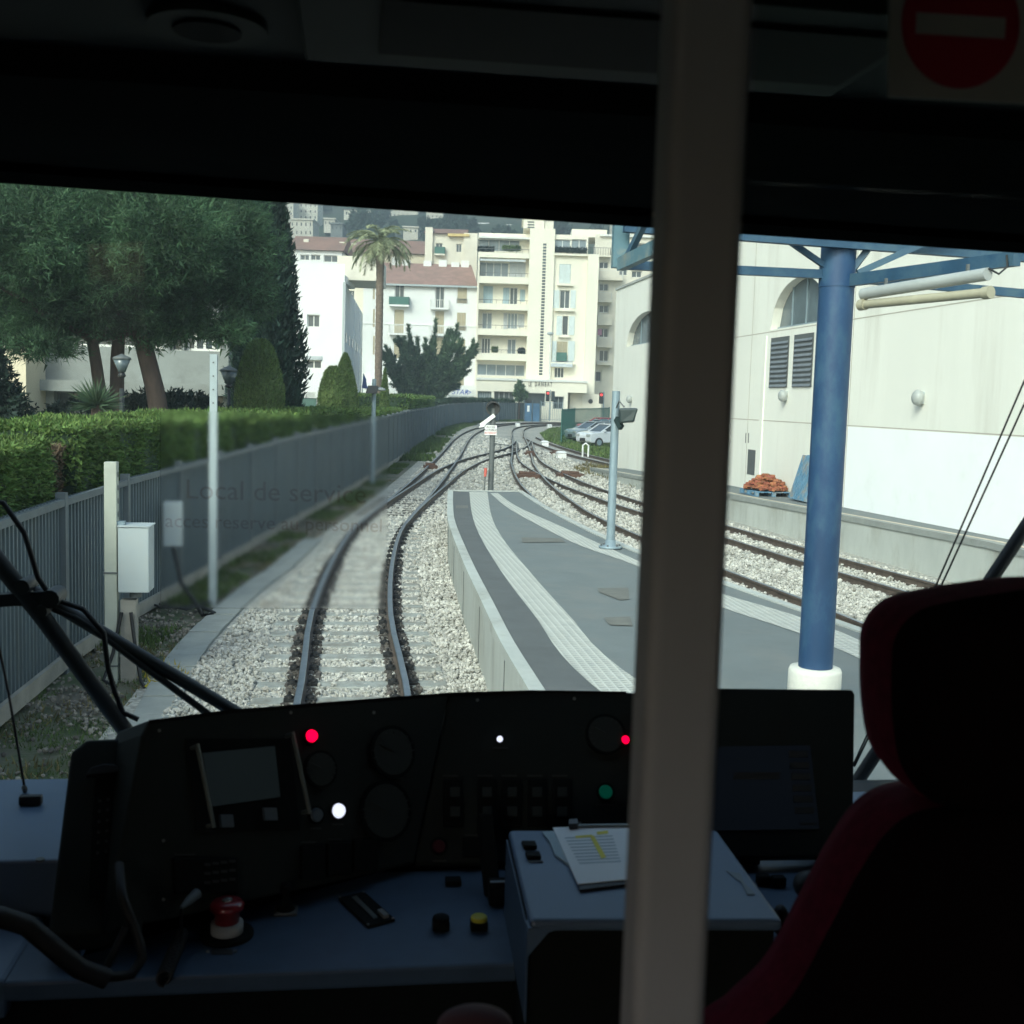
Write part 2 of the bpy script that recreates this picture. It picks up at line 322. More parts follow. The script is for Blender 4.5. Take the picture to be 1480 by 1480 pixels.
def trans_mat(name, tint, gloss, rough=.02):
    m = bpy.data.materials.new(name); m.use_nodes = True; n = m.node_tree.nodes; l = m.node_tree.links; n.clear()
    t = n.new('ShaderNodeBsdfTransparent'); t.inputs[0].default_value = (*tint, 1); g = n.new('ShaderNodeBsdfGlossy'); g.inputs['Roughness'].default_value = rough
    mx = n.new('ShaderNodeMixShader'); mx.inputs[0].default_value = gloss; o = n.new('ShaderNodeOutputMaterial')
    l.new(t.outputs[0], mx.inputs[1]); l.new(g.outputs[0], mx.inputs[2]); l.new(mx.outputs[0], o.inputs[0]); M[name] = m
trans_mat('windscreen_glass', (.80, .95, .935), .012); trans_mat('side_glass', (.9, .96, .94), .03); trans_mat('mesh_green', (.45, .62, .57), .05, .5)
m = bpy.data.materials.new('frosted_film'); m.use_nodes = True; n = m.node_tree.nodes; n.clear()
rf = n.new('ShaderNodeBsdfRefraction'); rf.inputs['Roughness'].default_value = .27; rf.inputs['IOR'].default_value = 1.02; rf.inputs[0].default_value = (1, 1, 1, 1)
o_ = n.new('ShaderNodeOutputMaterial'); m.node_tree.links.new(rf.outputs[0], o_.inputs[0]); M['frosted_film'] = m
trans_mat('film_ink', (.88, .79, .78), .0)
# ================================================================== OUTDOORS
# ------------------------------------------------------------------ ground
ys = [-60, -20, 0, 20, 40, 60, 80, 90, 100, 110, 120, 130, 140, 150, 170, 200, 215]
struct(MB().sheet([(-300, y, gz(y)-.26) for y in ys], [(300, y, gz(y)-.26) for y in ys]).build('ground', 'grass_ground'))
FEN = [np.array(p) for p in [(-3.0, -4), (-3.02, 4), (-3.02, 9.9), (-2.98, 12.3), (-2.78, 14.8), (-2.44, 17.4), (-1.62, 24), (-.6, 31.5), (.65, 41.7), (2.35, 56.5), (4.6, 77), (8.0, 104), (12.2, 122), (16.5, 131), (21.5, 136.5), (24.5, 138.6)]]
FP = crom(FEN, 1.0)
BL = offs(FP, .95)
def bright(y): return np.interp(y, [-4, 48, 52, 60, 75, 90, 105, 120, 135], [11, 11, 13.0, 13.6, 14.2, 15.6, 18.5, 23, 30])
bl = [p for p in BL]
struct(MB().sheet(g3(bl, -.15), [(float(bright(p[1])), p[1], -.15+gz(p[1])) for p in bl]).build('track_bed', 'ballast_sheet'))
struct(MB().sheet(g3(offs(FP, -.3), -.2), g3(offs(FP, 1.0), -.17)).build('verge', 'earth'))
# concrete troughs beside the bed
for a_, lab in ((0, ''),):
    tl = crom([gp(175, 1062, -.12)[:2], gp(243, 947, -.12)[:2], gp(300, 888, -.12)[:2], gp(345, 850, -.12)[:2], gp(392, 818, -.12)[:2], gp(440, 778, -.12)[:2]], .55)
    trr = offs(tl, .36); t = thing('cable_trough', (*tl[0], -.12), 'line of grey concrete lid slabs beside the ballast along the fence', 'cable trough')
    tl_ = tl
    for i in range(len(tl)-1):
        a, b, c, d = tl[i], tl[i+1], trr[i+1], trr[i]; k = .012; dz = rnd.uniform(-.008, .01)
        a2 = a+(b-a)*k; b2 = b-(b-a)*k; c2 = c-(c-d)*k; d2 = d+(c-d)*k
        MB().prism([(a2[0], a2[1], -.2), (d2[0], d2[1], -.2), (c2[0], c2[1], -.2), (b2[0], b2[1], -.2)], (0, 0, .09+dz)).build('slab', 'slab', t, bevel=.006)
    p0 = gp(190, 1040, -.1); mb = MB().box((p0[0]+.25, p0[1]-.5, -.18), (p0[0]+.95, p0[1]-.15, -.075)); mb.build('cross_slab', 'slab', t, bevel=.008)

# ------------------------------------------------------------------ tracks
TA = crom([(0, -6), (0, 2), (0, 8), (.02, 11), (-.02, 14.5), (.14, 19), (.47, 23.7), (1.0, 28), (1.6, 32.2), (2.75, 41), (4.72, 57), (7.3, 79), (9.6, 95), (12.3, 108), (16, 119), (21, 126), (30, 132)], 1)
TD = crom([(.62, 25), (1.03, 28), (1.66, 32), (2.4, 36.5), (3.3, 42), (4.05, 46), (5.6, 53), (8.45, 63), (10.3, 71.5), (11.6, 79)], 1)
TB = crom([(6.4, -10), (6.35, 0), (6.25, 8), (6.1, 14), (5.9, 17), (5.65, 20), (5.45, 24), (5.38, 27), (5.5, 30.5), (6.12, 39), (7.35, 50), (8.4, 57.5), (10.4, 72), (12.8, 90), (15.2, 106), (18.3, 116), (23, 123), (31, 128.5)], 1)
TC = crom([(9.9, 2), (9.4, 12), (8.95, 16.5), (8.55, 20), (8.15, 25), (7.75, 29), (7.5, 33), (7.4, 40), (7.85, 50), (9.0, 60), (10.4, 70), (11.4, 77)], 1)
TS = crom([(12.6, 44), (12.2, 50), (11.95, 56), (11.9, 62), (12.15, 70), (12.6, 78), (13.4, 88)], 1)
def rail(path, off, name, par, zt=0):
    P = offs(path, off); prof = [(-.06, -.14), (.06, -.14), (.06, -.125), (.012, -.11), (.012, -.045), (.033, -.035), (.033, -.004), (.026, 0), (-.026, 0), (-.033, -.004), (-.033, -.035), (-.012, -.045), (-.012, -.11), (-.06, -.125)]
    def strip(idx, m_, nm, pr):
        V = []; n = len(prof)
        for i, p in enumerate(P):
            t = path[min(i+1, len(path)-1)]-path[max(i-1, 0)]; t = t[:2]/np.linalg.norm(t[:2]); nx, ny = t[1], -t[0]
            for a, z in prof: V.append((p[0]+nx*a, p[1]+ny*a, z+gz(p[1])+zt))
        F = [(i*n+k, i*n+(k+1) % n, (i+1)*n+(k+1) % n, (i+1)*n+k) for i in range(len(P)-1) for k in idx]
        mb = MB(); mb.add(V, F); return mb.build(nm, m_, pr)
    r = strip([k for k in range(14) if k not in (6, 7, 8)], 'rail_side', name, par)
    strip([6, 7, 8], 'rail_top', 'rail_head', r)
def track(path, label, srange, clips=False, zt=0, timber=None, group='railway tracks outside the station'):
    t = thing('railway_track', (path[0][0], path[0][1], 0), label, 'railway track', group)
    rail(path, -.5, 'rail', t, zt); rail(path, .5, 'rail', t, zt)
    L = 0; nxt = 0; cl = MB(); tb = MB(); ns = 0
    for i in range(len(path)-1):
        a, b = path[i][:2], path[i+1][:2]; s = np.linalg.norm(b-a); tt = (b-a)/s; nn = np.array([tt[1], -tt[0]])
        while nxt < L+s:
            c = a+tt*(nxt-L); z = gz(c[1])+zt; y = c[1]
            if srange[0] < y < srange[1] and ns < 98:
                hw = .95
                ring = [c-nn*hw-tt*.125, c+nn*hw-tt*.125, c+nn*hw+tt*.125, c-nn*hw+tt*.125]
                MB().prism([(p[0], p[1], z-.24) for p in ring], (0, 0, .108)).build('sleeper', 'sleeper', t, bevel=.012); ns += 1
                if clips and y < 26:
                    for sgn in (-.5, .5):
                        for s2 in (-1, 1):
                            p = c+nn*(sgn+s2*.10); cl.prism([(p[0]-.05, p[1]-.08, z-.135), (p[0]+.05, p[1]-.08, z-.135), (p[0]+.05, p[1]+.08, z-.135), (p[0]-.05, p[1]+.08, z-.135)], (0, 0, .03)); cl.ell((p[0], p[1], z-.105), (.045, .065, .03), 8, 5)
                            cl.cyl((p[0], p[1], z-.07), (p[0], p[1], z-.045), .014, n=6)
            if timber and timber[0] < y < timber[1]:
                w0, w1 = timber[2], timber[3]; ring = [c-nn*w0-tt*.11, c+nn*w1-tt*.11, c+nn*w1+tt*.11, c-nn*w0+tt*.11]
                tb.prism([(p[0], p[1], z-.24) for p in ring], (0, 0, .105))
            nxt += .62
        L += s
    if cl.v: cl.build('rail_clips', 'clip_dark', t)['kind'] = 'stuff'
    if tb.v: tb.build('point_timbers', 'timber_dark', t)
    return t
tA = track(TA, 'nearest railway track, running straight ahead of the windscreen then curving right along the fence', (6, 27), True, timber=(27.5, 33, 1.0, 1.6))
tD = track(TD, 'crossover track cutting diagonally from the left track over to the middle tracks', (200, 201), zt=.004)
tB = track(TB, 'railway track along the right edge of the centre platform', (9, 38), timber=(57, 70, 1.4, 1.4))
tC = track(TC, 'railway track beside the far low platform under the cream wall', (9, 38), zt=.006)
tS = track(TS, 'overgrown siding track leading behind the cream building corner', (200, 201), zt=-.004)
# point blades, rods and motors
def smallthing(name, mb, m, label, cat, group=None):
    o = mb.build(name, m); return tag(o, label, cat, group)
for px, py, lab, cw in ((622, 676, 'rusty brown point lever box beside the left track', .28), (806, 656, 'rusty point box between the crossover rails', .4), (766, 657, 'rusty box with pale end by the track crossing', .3), (762, 689, 'rusty box inside the middle track just past the platform', .45), (824, 688, 'rusty box between the two right tracks', .5)):
    p = gp(px, py, -.1); mb = MB(); mb.box((p[0]-cw, p[1]-.35, p[2]-.05), (p[0]+cw, p[1]+.35, p[2]+.1)); mb.cyl((p[0]-cw*.7, p[1], p[2]+.1), (p[0]+cw*.7, p[1], p[2]+.14), .12, .05, 8)
    smallthing('point_machine', mb, 'rust', lab, 'point machine')
for px, py, lab in ((787, 641, 'white topped marker block by the grassy siding'), (811, 658, 'white capped cable box on the ballast near the siding'), (748, 613, 'small white block beside the far curve by the fence'), (794, 615, 'white end block where the far tracks reach the road')):
    p = gp(px, py+3, -.1); mb = MB(); h = .24
    mb.box((p[0]-.22, p[1]-.3, p[2]-.05), (p[0]+.22, p[1]+.3, p[2]+h)); mb.hexa([(p[0]-.25, p[1]-.34, p[2]+h+.002), (p[0]+.25, p[1]-.34, p[2]+h+.002), (p[0]+.25, p[1]+.34, p[2]+h+.002), (p[0]-.25, p[1]+.34, p[2]+h+.002)], [(p[0]-.15, p[1]-.2, p[2]+h+.08), (p[0]+.15, p[1]-.2, p[2]+h+.08), (p[0]+.15, p[1]+.2, p[2]+h+.08), (p[0]-.15, p[1]+.2, p[2]+h+.08)])
    smallthing('marker_block', mb, 'sign_white', lab, 'marker block')
p = gp(842, 660, -.1); mb = MB(); mb.tube([p, p+[0, 0, .6], p+[.15, 0, .72], p+[.3, 0, .6], p+[.3, 0, 0]], .05, 6); smallthing('hoop_post', mb, 'sign_white', 'white bent hoop post standing by the siding', 'post')
# rod linkage from the signal to the tracks
p1 = gp(713, 641, -.02); p2 = gp(745, 645, -.02); smallthing('point_rod', MB().beam(p1, p2, .05, .05), 'iron', 'thin iron rod lying across the ballast near the signal', 'rod')

# ------------------------------------------------------------------ ballast stones
ico = bmesh.new(); bmesh.ops.create_icosphere(ico, subdivisions=1, radius=1); IV = np.array([v.co[:] for v in ico.verts]); IF = np.array([[v.index for v in f.verts] for f in ico.faces]); ico.free()
def stones(P, R, name, m, variants=24):
    N = len(P); var = IV[None]*npr.uniform(.62, 1.15, (variants, 12, 1))*npr.uniform(.6, 1.15, (variants, 1, 3))
    k = npr.randint(0, variants, N); th = npr.uniform(0, 6.28, N); ph = npr.uniform(-.8, .8, N); V = var[k]*R[:, None, None]
    c, s = np.cos(ph)[:, None], np.sin(ph)[:, None]; V = np.stack([V[..., 0], V[..., 1]*c-V[..., 2]*s, V[..., 1]*s+V[..., 2]*c], -1)
    c, s = np.cos(th)[:, None], np.sin(th)[:, None]; V = np.stack([V[..., 0]*c-V[..., 1]*s, V[..., 0]*s+V[..., 1]*c, V[..., 2]], -1)
    V = V+P[:, None, :]; F = IF[None]+(np.arange(N)*12)[:, None, None]
    return npmesh(name, V.reshape(-1, 3), F.reshape(-1, 3), m)
def tx(path, y): return np.interp(y, [p[1] for p in path[:-3]], [p[0] for p in path[:-3]])
bands = [(8.8, 13, 900, .026), (13, 18, 560, .030), (18, 25, 230, .04), (25, 38, 90, .052), (38, 60, 24, .075), (60, 100, 7, .12)]
PS, RS = [], []
blx = lambda y: np.interp(y, [p[1] for p in bl], [p[0] for p in bl])+.42
for y0, y1, dens, r in bands:
    n = int((y1-y0)*14*dens); y = npr.uniform(y0, y1, n); x = npr.uniform(-2.5, 11, n)
    pl = np.interp(y, [8, 11.7, 14.7, 19.3, 22.5, 26], [1.32, 1.36, 1.44, 1.62, 1.85, 2.15]); pr = np.interp(y, [8, 13.2, 16.4, 21.4, 26.3], [5, 4.43, 4.0, 3.78, 3.83])
    keep = (x > blx(y)) & ~((x > pl) & (x < pr) & (y < 26.3)) & (x < np.interp(y, [8, 17.5, 27.5, 60], [9.9, 9.93, 9.15, 11]))
    for T, wdt in ((TA, 1), (TB, 1), (TC, 1), (TD, 1)):
        d = np.abs(x-tx(T, y)); ok = (y > T[0][1]) & (y < T[-1][1])
        keep &= ~(ok & (np.abs(d-.5) < .05+r*.8))
        if T is TA: # leave most sleeper tops bare between the rails
            ph = ((y+6) % .62)/.62; inn = (d < .95) & ((ph < .21) | (ph > .79)); keep &= ~(inn & (npr.rand(n) < .965) & (y < 26))
    x, y = x[keep], y[keep]; z = np.full(len(x), -.135)+npr.uniform(-.02, .02, len(x))+npr.uniform(0, .03, len(x))*(npr.rand(len(x)) < .25)
    z = z-.024*(np.abs(x-tx(TA, y)) < .98)
    PS.append(np.stack([x, y, z], -1)); RS.append(np.full(len(x), r)*npr.uniform(.6, 1.35, len(x)))
PS = np.concatenate(PS); RS = np.concatenate(RS)
st = stones(PS, RS, 'ballast_stones', 'stone'); st['kind'] = 'stuff'; st['label'] = 'pale limestone ballast stones'; st['category'] = 'ballast'
# darker stained stones hugging the near rails
PP = []
for off in (-.5, .5):
    P_ = offs(TA, off); n = 1500; y = npr.uniform(8.8, 20, n); x = np.interp(y, [p[1] for p in P_], [p[0] for p in P_]); sgn = npr.choice([-1, 1], n)
    x = x+sgn*npr.uniform(.06, .16, n); ph = ((y+6) % .62)/.62; k = (ph > .22) & (ph < .78) | (npr.rand(n) < .12); PP.append(np.stack([x, y, np.full(n, -.125)], -1)[k])
PP = np.concatenate(PP); st = stones(PP, npr.uniform(.02, .038, len(PP)), 'stained_stones', 'stone_rust'); st['kind'] = 'stuff'; st['label'] = 'rust stained stones beside the near rails'; st['category'] = 'ballast'

# ------------------------------------------------------------------ centre platform
PZ = .65
C4 = lambda x, y: (480+.2973*x, 540+.2973*y)
Lp = crom([(1.3, -4), (1.3, 2), (1.31, 8), (1.31, 9.7), (1.36, 11.7), (1.44, 14.75), (1.62, 19.3), (1.85, 22.5), (2.15, 26.1)], .6)
Rp = crom([(6-.9, -4), (5.2, 2), (5.12, 8), (4.9, 10.1), (4.43, 13.2), (4.02, 16.4), (3.82, 21.4), (3.86, 26.3)], .6)
nL = len(Lp); Rr = [np.array([np.interp(i/(nL-1)*(len(Rp)-1), range(len(Rp)), [p[k] for p in Rp]) for k in (0, 1)]) for i in range(nL)]
mb = MB(); pl = thing('platform', (2.5, 10, -.2), 'grey asphalt centre platform tapering away between the tracks', 'platform')
mb.sheet([(p[0], p[1], PZ-.01) for p in Lp], [(p[0], p[1], PZ-.01) for p in Rr]); mb.build('paving', 'asphalt', pl)
ring = [tuple(p) for p in Lp]+[tuple(p) for p in Rr[::-1]]
mb = MB(); n = len(ring); mb.add([(x, y, -.25) for x, y in ring]+[(x, y, PZ-.02) for x, y in ring], [(i, n+i, n+(i+1) % n, (i+1) % n) for i in range(n)]); mb.build('platform_wall', 'concrete', pl)
def coping(P, sgn, nm):
    a = P; b = offs(P, sgn*.09); mb = MB()
    for i in range(len(a)-1):
        r_ = [(a[i][0]-sgn*.03, a[i][1]), (b[i][0], b[i][1]), (b[i+1][0], b[i+1][1]), (a[i+1][0]-sgn*.03, a[i+1][1])]
        mb.prism([(x, y, PZ-.09) for x, y in r_], (0, 0, .098))
    mb.build(nm, 'concrete', pl)
coping(Lp, 1, 'coping'); coping(Rr, -1, 'coping')
mb = MB(); mb.beam((Lp[-1][0], Lp[-1][1], PZ-.04), (Rr[-1][0], Rr[-1][1], PZ-.04), .1, .1); mb.build('end_coping', 'concrete', pl)
# expansion joint lines down the wall face
for i, y in enumerate(np.arange(9.6, 25, 2.6)):
    x = np.interp(y, [p[1] for p in Lp], [p[0] for p in Lp]); MB().box((x-.006, y, -.2), (x+.02, y+.018, PZ-.1)).build('wall_joint', 'iron', pl)
def pxpath(pts, z): return [gp(x, y, z)[:2] for x, y in pts]
ls_l = pxpath([C4(*p) for p in [(668, 575), (680, 680), (720, 790), (830, 970), (990, 1180), (1230, 1480)]], PZ); ls_l = [ls_l[0]+(0, .05)]+ls_l[1:]+[np.array([2.3, 4]), np.array([2.3, -3])]
ls_r = pxpath([C4(*p) for p in [(755, 575), (775, 690), (830, 800), (960, 960), (1150, 1170), (1430, 1450)]], PZ)
def ribbon(A, B, z, m, nm, par, n=60):
    def rs(P):
        P = crom(P, .3); d = [0]
        for i in range(1, len(P)): d.append(d[-1]+np.linalg.norm(P[i][:2]-P[i-1][:2]))
        t = np.linspace(0, d[-1], n); return [(np.interp(s, d, [p[0] for p in P]), np.interp(s, d, [p[1] for p in P]), z) for s in t]
    return MB().sheet(rs(A), rs(B)).build(nm, m, par)
def tactile():
    m = mat('tactile', (.50, .505, .46), .85, var=.08, scale=4); n = m.node_tree.nodes; l = m.node_tree.links
    tc = n.new('ShaderNodeTexCoord'); s = n.new('ShaderNodeSeparateXYZ'); l.new(tc.outputs['Object'], s.inputs[0]); o = []
    for k in (0, 1):
        a = n.new('ShaderNodeMath'); a.operation = 'MULTIPLY'; a.inputs[1].default_value = 2*math.pi/.07; l.new(s.outputs[k], a.inputs[0]); b = n.new('ShaderNodeMath'); b.operation = 'SINE'; l.new(a.outputs[0], b.inputs[0]); o.append(b)
    c = n.new('ShaderNodeMath'); c.operation = 'MAXIMUM'; l.new(o[0].outputs[0], c.inputs[0]); l.new(o[1].outputs[0], c.inputs[1])
    bp = n.new('ShaderNodeBump'); bp.inputs['Distance'].default_value = .006; bp.inputs['Strength'].default_value = .8; l.new(c.outputs[0], bp.inputs['Height']); l.new(bp.outputs[0], n['Principled BSDF'].inputs['Normal'])
    mr = n.new('ShaderNodeMapRange'); mr.inputs[1].default_value = .6; mr.inputs[2].default_value = 1; mr.inputs[3].default_value = .78; mr.inputs[4].default_value = 1.05; l.new(c.outputs[0], mr.inputs[0])
    mx = n.new('ShaderNodeMix'); mx.data_type = 'RGBA'; mx.blend_type = 'MULTIPLY'; mx.inputs[0].default_value = 1; src = n['Principled BSDF'].inputs['Base Color'].links[0].from_socket
    l.new(src, mx.inputs[6]); l.new(mr.outputs[0], mx.inputs[7]); l.new(mx.outputs[2], n['Principled BSDF'].inputs['Base Color'])
tactile()
ribbon(ls_l, ls_r+[np.array([2.78, 4]), np.array([2.78, -3])], PZ-.004, 'tactile', 'tactile_strip', pl)
rs_u = pxpath([C4(805, 580), C4(900, 645), C4(1100, 735), C4(1300, 825), C4(1480, 905), (985, 838), (1045, 858), (1255, 930)], PZ)
rs_d = pxpath([C4(768, 580), C4(860, 655), C4(1050, 760), C4(1220, 840), C4(1480, 932), (985, 853), (1045, 878), (1255, 957)], PZ)
ribbon(rs_d+[np.array([4.05, 3]), np.array([4.05, -3])], rs_u+[np.array([4.4, 3]), np.array([4.4, -3])], PZ-.004, 'tactile', 'tactile_strip', pl)
# darker asphalt margin between coping and strip
ribbon([p[:2]+(.09, 0) for p in Lp[2:]][::-1], [np.array(p)-(.004, 0) for p in ls_l], PZ-.006, 'asphalt_dark', 'dark_margin', pl)
for c4 in ((C4(920, 795), C4(1110, 800), C4(1135, 818), C4(925, 820)), (C4(1290, 1042), C4(1440, 1040), C4(1445, 1095), C4(1400, 1100), C4(1300, 1062)), (C4(1320, 1185), C4(1450, 1180), C4(1460, 1225), C4(1350, 1220)), (C4(600, 640), C4(660, 640), C4(662, 655), C4(602, 655))):
    P_ = [gp(x, y, PZ+.0) for x, y in c4]; MB().add([(p[0], p[1], PZ-.001) for p in P_], [tuple(range(len(P_)))]).build('asphalt_repair', 'asphalt_patch', pl)

# ------------------------------------------------------------------ far platform, ramping gently down
p2 = thing('platform', (10.5, 20, 0), 'low grey side platform running under the cream wall', 'platform')
def z2(y): return float(np.interp(y, [0, 17.7, 32.7, 46], [.68, .66, .44, .1]))
yy = [-4, 5, 12, 17.5, 22, 27.5, 33, 40, 46]; xe = np.interp(yy, [-4, 17.5, 27.5, 33, 46], [10.4, 10.35, 9.62, 9.5, 9.6])
MB().sheet([(x, y, z2(y)) for x, y in zip(xe, yy)], [(11.02, y, z2(y)) for y in yy]).build('paving', 'asphalt', p2)
MB().sheet([(x, y, -.25) for x, y in zip(xe, yy)], [(x, y, z2(y)-.10) for x, y in zip(xe, yy)]).build('platform_wall', 'concrete', p2)
mb = MB()
for i in range(len(yy)-1):
    mb.hexa([(xe[i]-.03, yy[i], z2(yy[i])-.10), (xe[i]+.12, yy[i], z2(yy[i])-.10), (xe[i+1]+.12, yy[i+1], z2(yy[i+1])-.10), (xe[i+1]-.03, yy[i+1], z2(yy[i+1])-.10)],
            [(xe[i]-.03, yy[i], z2(yy[i])+.012), (xe[i]+.12, yy[i], z2(yy[i])+.012), (xe[i+1]+.12, yy[i+1], z2(yy[i+1])+.012), (xe[i+1]-.03, yy[i+1], z2(yy[i+1])+.012)])
mb.build('coping', 'slab', p2)
MB().sheet([(x+.17, y, z2(y)+.006) for x, y in zip(xe, yy)], [(x+.3, y, z2(y)+.006) for x, y in zip(xe, yy)]).build('edge_line', mat('line_tan', (.5, .44, .34), .8, var=.2), p2)

# ------------------------------------------------------------------ big cream building on the right
XW = 11.03
def wx(px, py): p = xp(px, py, XW); return float(p[1]), float(p[2])
cb = thing('warehouse', (XW+5, 30, -.2), 'large cream rendered building with arched windows and white painted lower wall', 'building')
Y0w, Y1w, ZT = -6.0, 48.8, 7.6
arches = [(26.1, 29.9, 4.85), (40.4, 46.6, 5.1)]      # y0,y1 of opening, sill z
def arch_top(y, a): c = (a[0]+a[1])/2; r = (a[1]-a[0])/2; t = (y-c)/r; return a[2]+1.22*math.sqrt(max(0, 1-t*t))
mb = MB(); HH = 7.62
def wall_seg(y0, y1, z0, z1): mb.add([(XW, y0, z0), (XW, y1, z0), (XW, y1, z1), (XW, y0, z1)], [(0, 1, 2, 3)])
def topz(y): return ZT if y > 37 else HH
cuts = sorted(set([Y0w, 37.0, Y1w]+[a[0] for a in arches]+[a[1] for a in arches]))
for y0, y1 in zip(cuts[:-1], cuts[1:]):
    ar = [a for a in arches if a[0] <= y0 and y1 <= a[1]]; zt_ = topz((y0+y1)/2)
    if not ar: wall_seg(y0, y1, -.3, zt_)
    else:
        a = ar[0]; wall_seg(y0, y1, -.3, a[2]); n = 18
        for k in range(n):
            ya, yb = y0+(y1-y0)*k/n, y0+(y1-y0)*(k+1)/n; za, zb = arch_top(ya, a), arch_top(yb, a)
            mb.add([(XW, ya, za), (XW, yb, zb), (XW, yb, zt_), (XW, ya, zt_)], [(0, 1, 2, 3)])
            mb.add([(XW, ya, za), (XW, yb, zb), (XW+.28, yb, zb), (XW+.28, ya, za)], [(0, 1, 2, 3)])
        mb.add([(XW, y0, a[2]), (XW, y1, a[2]), (XW+.28, y1, a[2]), (XW+.28, y0, a[2])], [(0, 1, 2, 3)])
# outer shell: end wall with the siding door, back, roof
mb.add([(XW, Y1w, -.3), (XW+14, Y1w, -.3), (XW+14, Y1w, ZT), (XW, Y1w, ZT)], [(0, 1, 2, 3)])
mb.add([(XW, Y1w, ZT), (XW+14, Y1w, ZT), (XW+14, 37, ZT), (XW, 37, ZT)], [(0, 1, 2, 3)]); mb.add([(XW, 37, HH), (XW+14, 37, HH), (XW+14, Y0w, HH), (XW, Y0w, HH)], [(0, 1, 2, 3)])
mb.add([(XW, 37, ZT), (XW+14, 37, ZT), (XW+14, 37, HH), (XW, 37, HH)], [(0, 1, 2, 3)]); mb.add([(XW+14, Y0w, -.3), (XW+14, Y1w, -.3), (XW+14, Y1w, HH), (XW+14, Y0w, HH)], [(0, 1, 2, 3)])
mb.build('wall', 'cream_wall', cb)
MB().box((XW-.05, 37, ZT), (XW+.2, Y1w+.05, ZT+.09)).build('parapet_cap', 'concrete', cb)
y_, z_ = wx(1230, 618); MB().box((XW-.015, Y0w, -.2), (XW-.001, 24.6, 2.39)).build('white_band', 'white_paint', cb)
for z in (4.78, 2.40):
    MB().box((XW-.003, Y0w, z), (XW+.01, 37, z+.025)).build('render_joint', 'joint', cb)
for yj in (24.62, 31.3, 36.98): MB().box((XW-.004, yj, .4), (XW+.01, yj+.025, 8)).build('render_joint', 'joint', cb)
for a in arches:
    n = 18; pts = [(XW+.25, a[0], a[2])]+[(XW+.25, a[0]+(a[1]-a[0])*k/n, arch_top(a[0]+(a[1]-a[0])*k/n, a)) for k in range(n+1)]+[(XW+.25, a[1], a[2])]
    w_ = MB().add(pts, [tuple(range(len(pts)))]).build('arched_window', 'arch_glass', cb)
    fr = MB()
    for k in range(1, 4): yv = a[0]+(a[1]-a[0])*k/4; fr.box((XW+.21, yv-.02, a[2]), (XW+.245, yv+.02, arch_top(yv, a)))
    fr.box((XW+.19, a[0], a[2]), (XW+.245, a[1], a[2]+.07)); fr.build('window_bar', 'galv', w_)
# louvre panel under near arch, set in a slightly proud bay
MB().box((XW-.03, 25.7, .45), (XW-.0005, 25.95, 4.7)).build('pilaster', 'cream_wall', cb); MB().box((XW-.03, 30.1, .45), (XW-.0005, 30.35, 4.7)).build('pilaster', 'cream_wall', cb)
for (ya, yb) in ((26.85, 28.1), (28.45, 29.75)):
    fr = MB().box((XW-.02, ya, 3.3), (XW-.004, yb, 4.62)).build('louvre_vent', 'iron', cb); sl = MB()
    for k in range(10): z = 3.36+k*.125; sl.hexa([(XW-.02, ya+.05, z), (XW-.02, yb-.05, z), (XW-.02, yb-.05, z+.02), (XW-.02, ya+.05, z+.02)], [(XW-.045, ya+.05, z-.05), (XW-.045, yb-.05, z-.05), (XW-.045, yb-.05, z-.03), (XW-.045, ya+.05, z-.03)])
    sl.build('slats', 'louvre', fr)
y_, z_ = wx(1086, 668); MB().box((XW-.01, y_-.3, z_-.35), (XW-.002, y_+.3, z_+.35)).build('recess_hatch', 'iron', cb)
for px in (1078, 1082): y_, z_ = wx(px, 633); MB().box((XW-.006, y_-.03, z_-.14), (XW-.002, y_+.03, z_+.14)).build('slot', 'iron', cb)
for (px, py, lab) in ((1334, 575, 'round white bulkhead lamp on the cream wall right of the blue column'), (1137, 572, 'round white bulkhead lamp under the louvred vents'), (913, 577, 'small broken wall lamp bracket on the cream wall near its far corner')):
    y_, z_ = wx(px, py); t = thing('wall_lamp', (XW, y_, z_), lab, 'wall lamp'); MB().box((XW-.06, y_-.07, z_-.12), (XW-.002, y_+.07, z_+.12)).build('back_plate', 'box_grey', t, bevel=.01)
    MB().ell((XW-.11, y_, z_), (.12, .14, .16)).build('globe', 'tube_white', t)

# ------------------------------------------------------------------ pallet with bricks, stack of blue pallets against the wall
def pallet(t, c, m, w_=1.0, d=1.2, rot=None):
    rot = rot or Matrix.Translation(Vector(c))
    def bx(nm, a, b, mm=m):
        mb = MB().box(a, b); mb.v = [tuple(rot @ Vector(p)) for p in mb.v]; mb.build(nm, mm, t)
    for k in range(7): y = -d/2+k*(d/6.6); bx('board', (-w_/2, y, .10), (w_/2, y+.1, .122))
    for k in range(3):
        x = -w_/2+k*(w_/2-.05); bx('bottom_board', (x, -d/2, 0), (x+.1, d/2, .02))
        for j in range(3): y = -d/2+j*(d/2-.05); bx('block', (x, y, .021), (x+.1, y+.1, .099))
py1 = xp(1107, 712, 10.55); py1[2] = z2(py1[1])+.01
t = thing('pallet', py1, 'blue plastic pallet on the far platform carrying a heap of bricks', 'pallet'); pallet(t, py1, 'pallet_blue')
V = []; F = []; bm_ = MB()
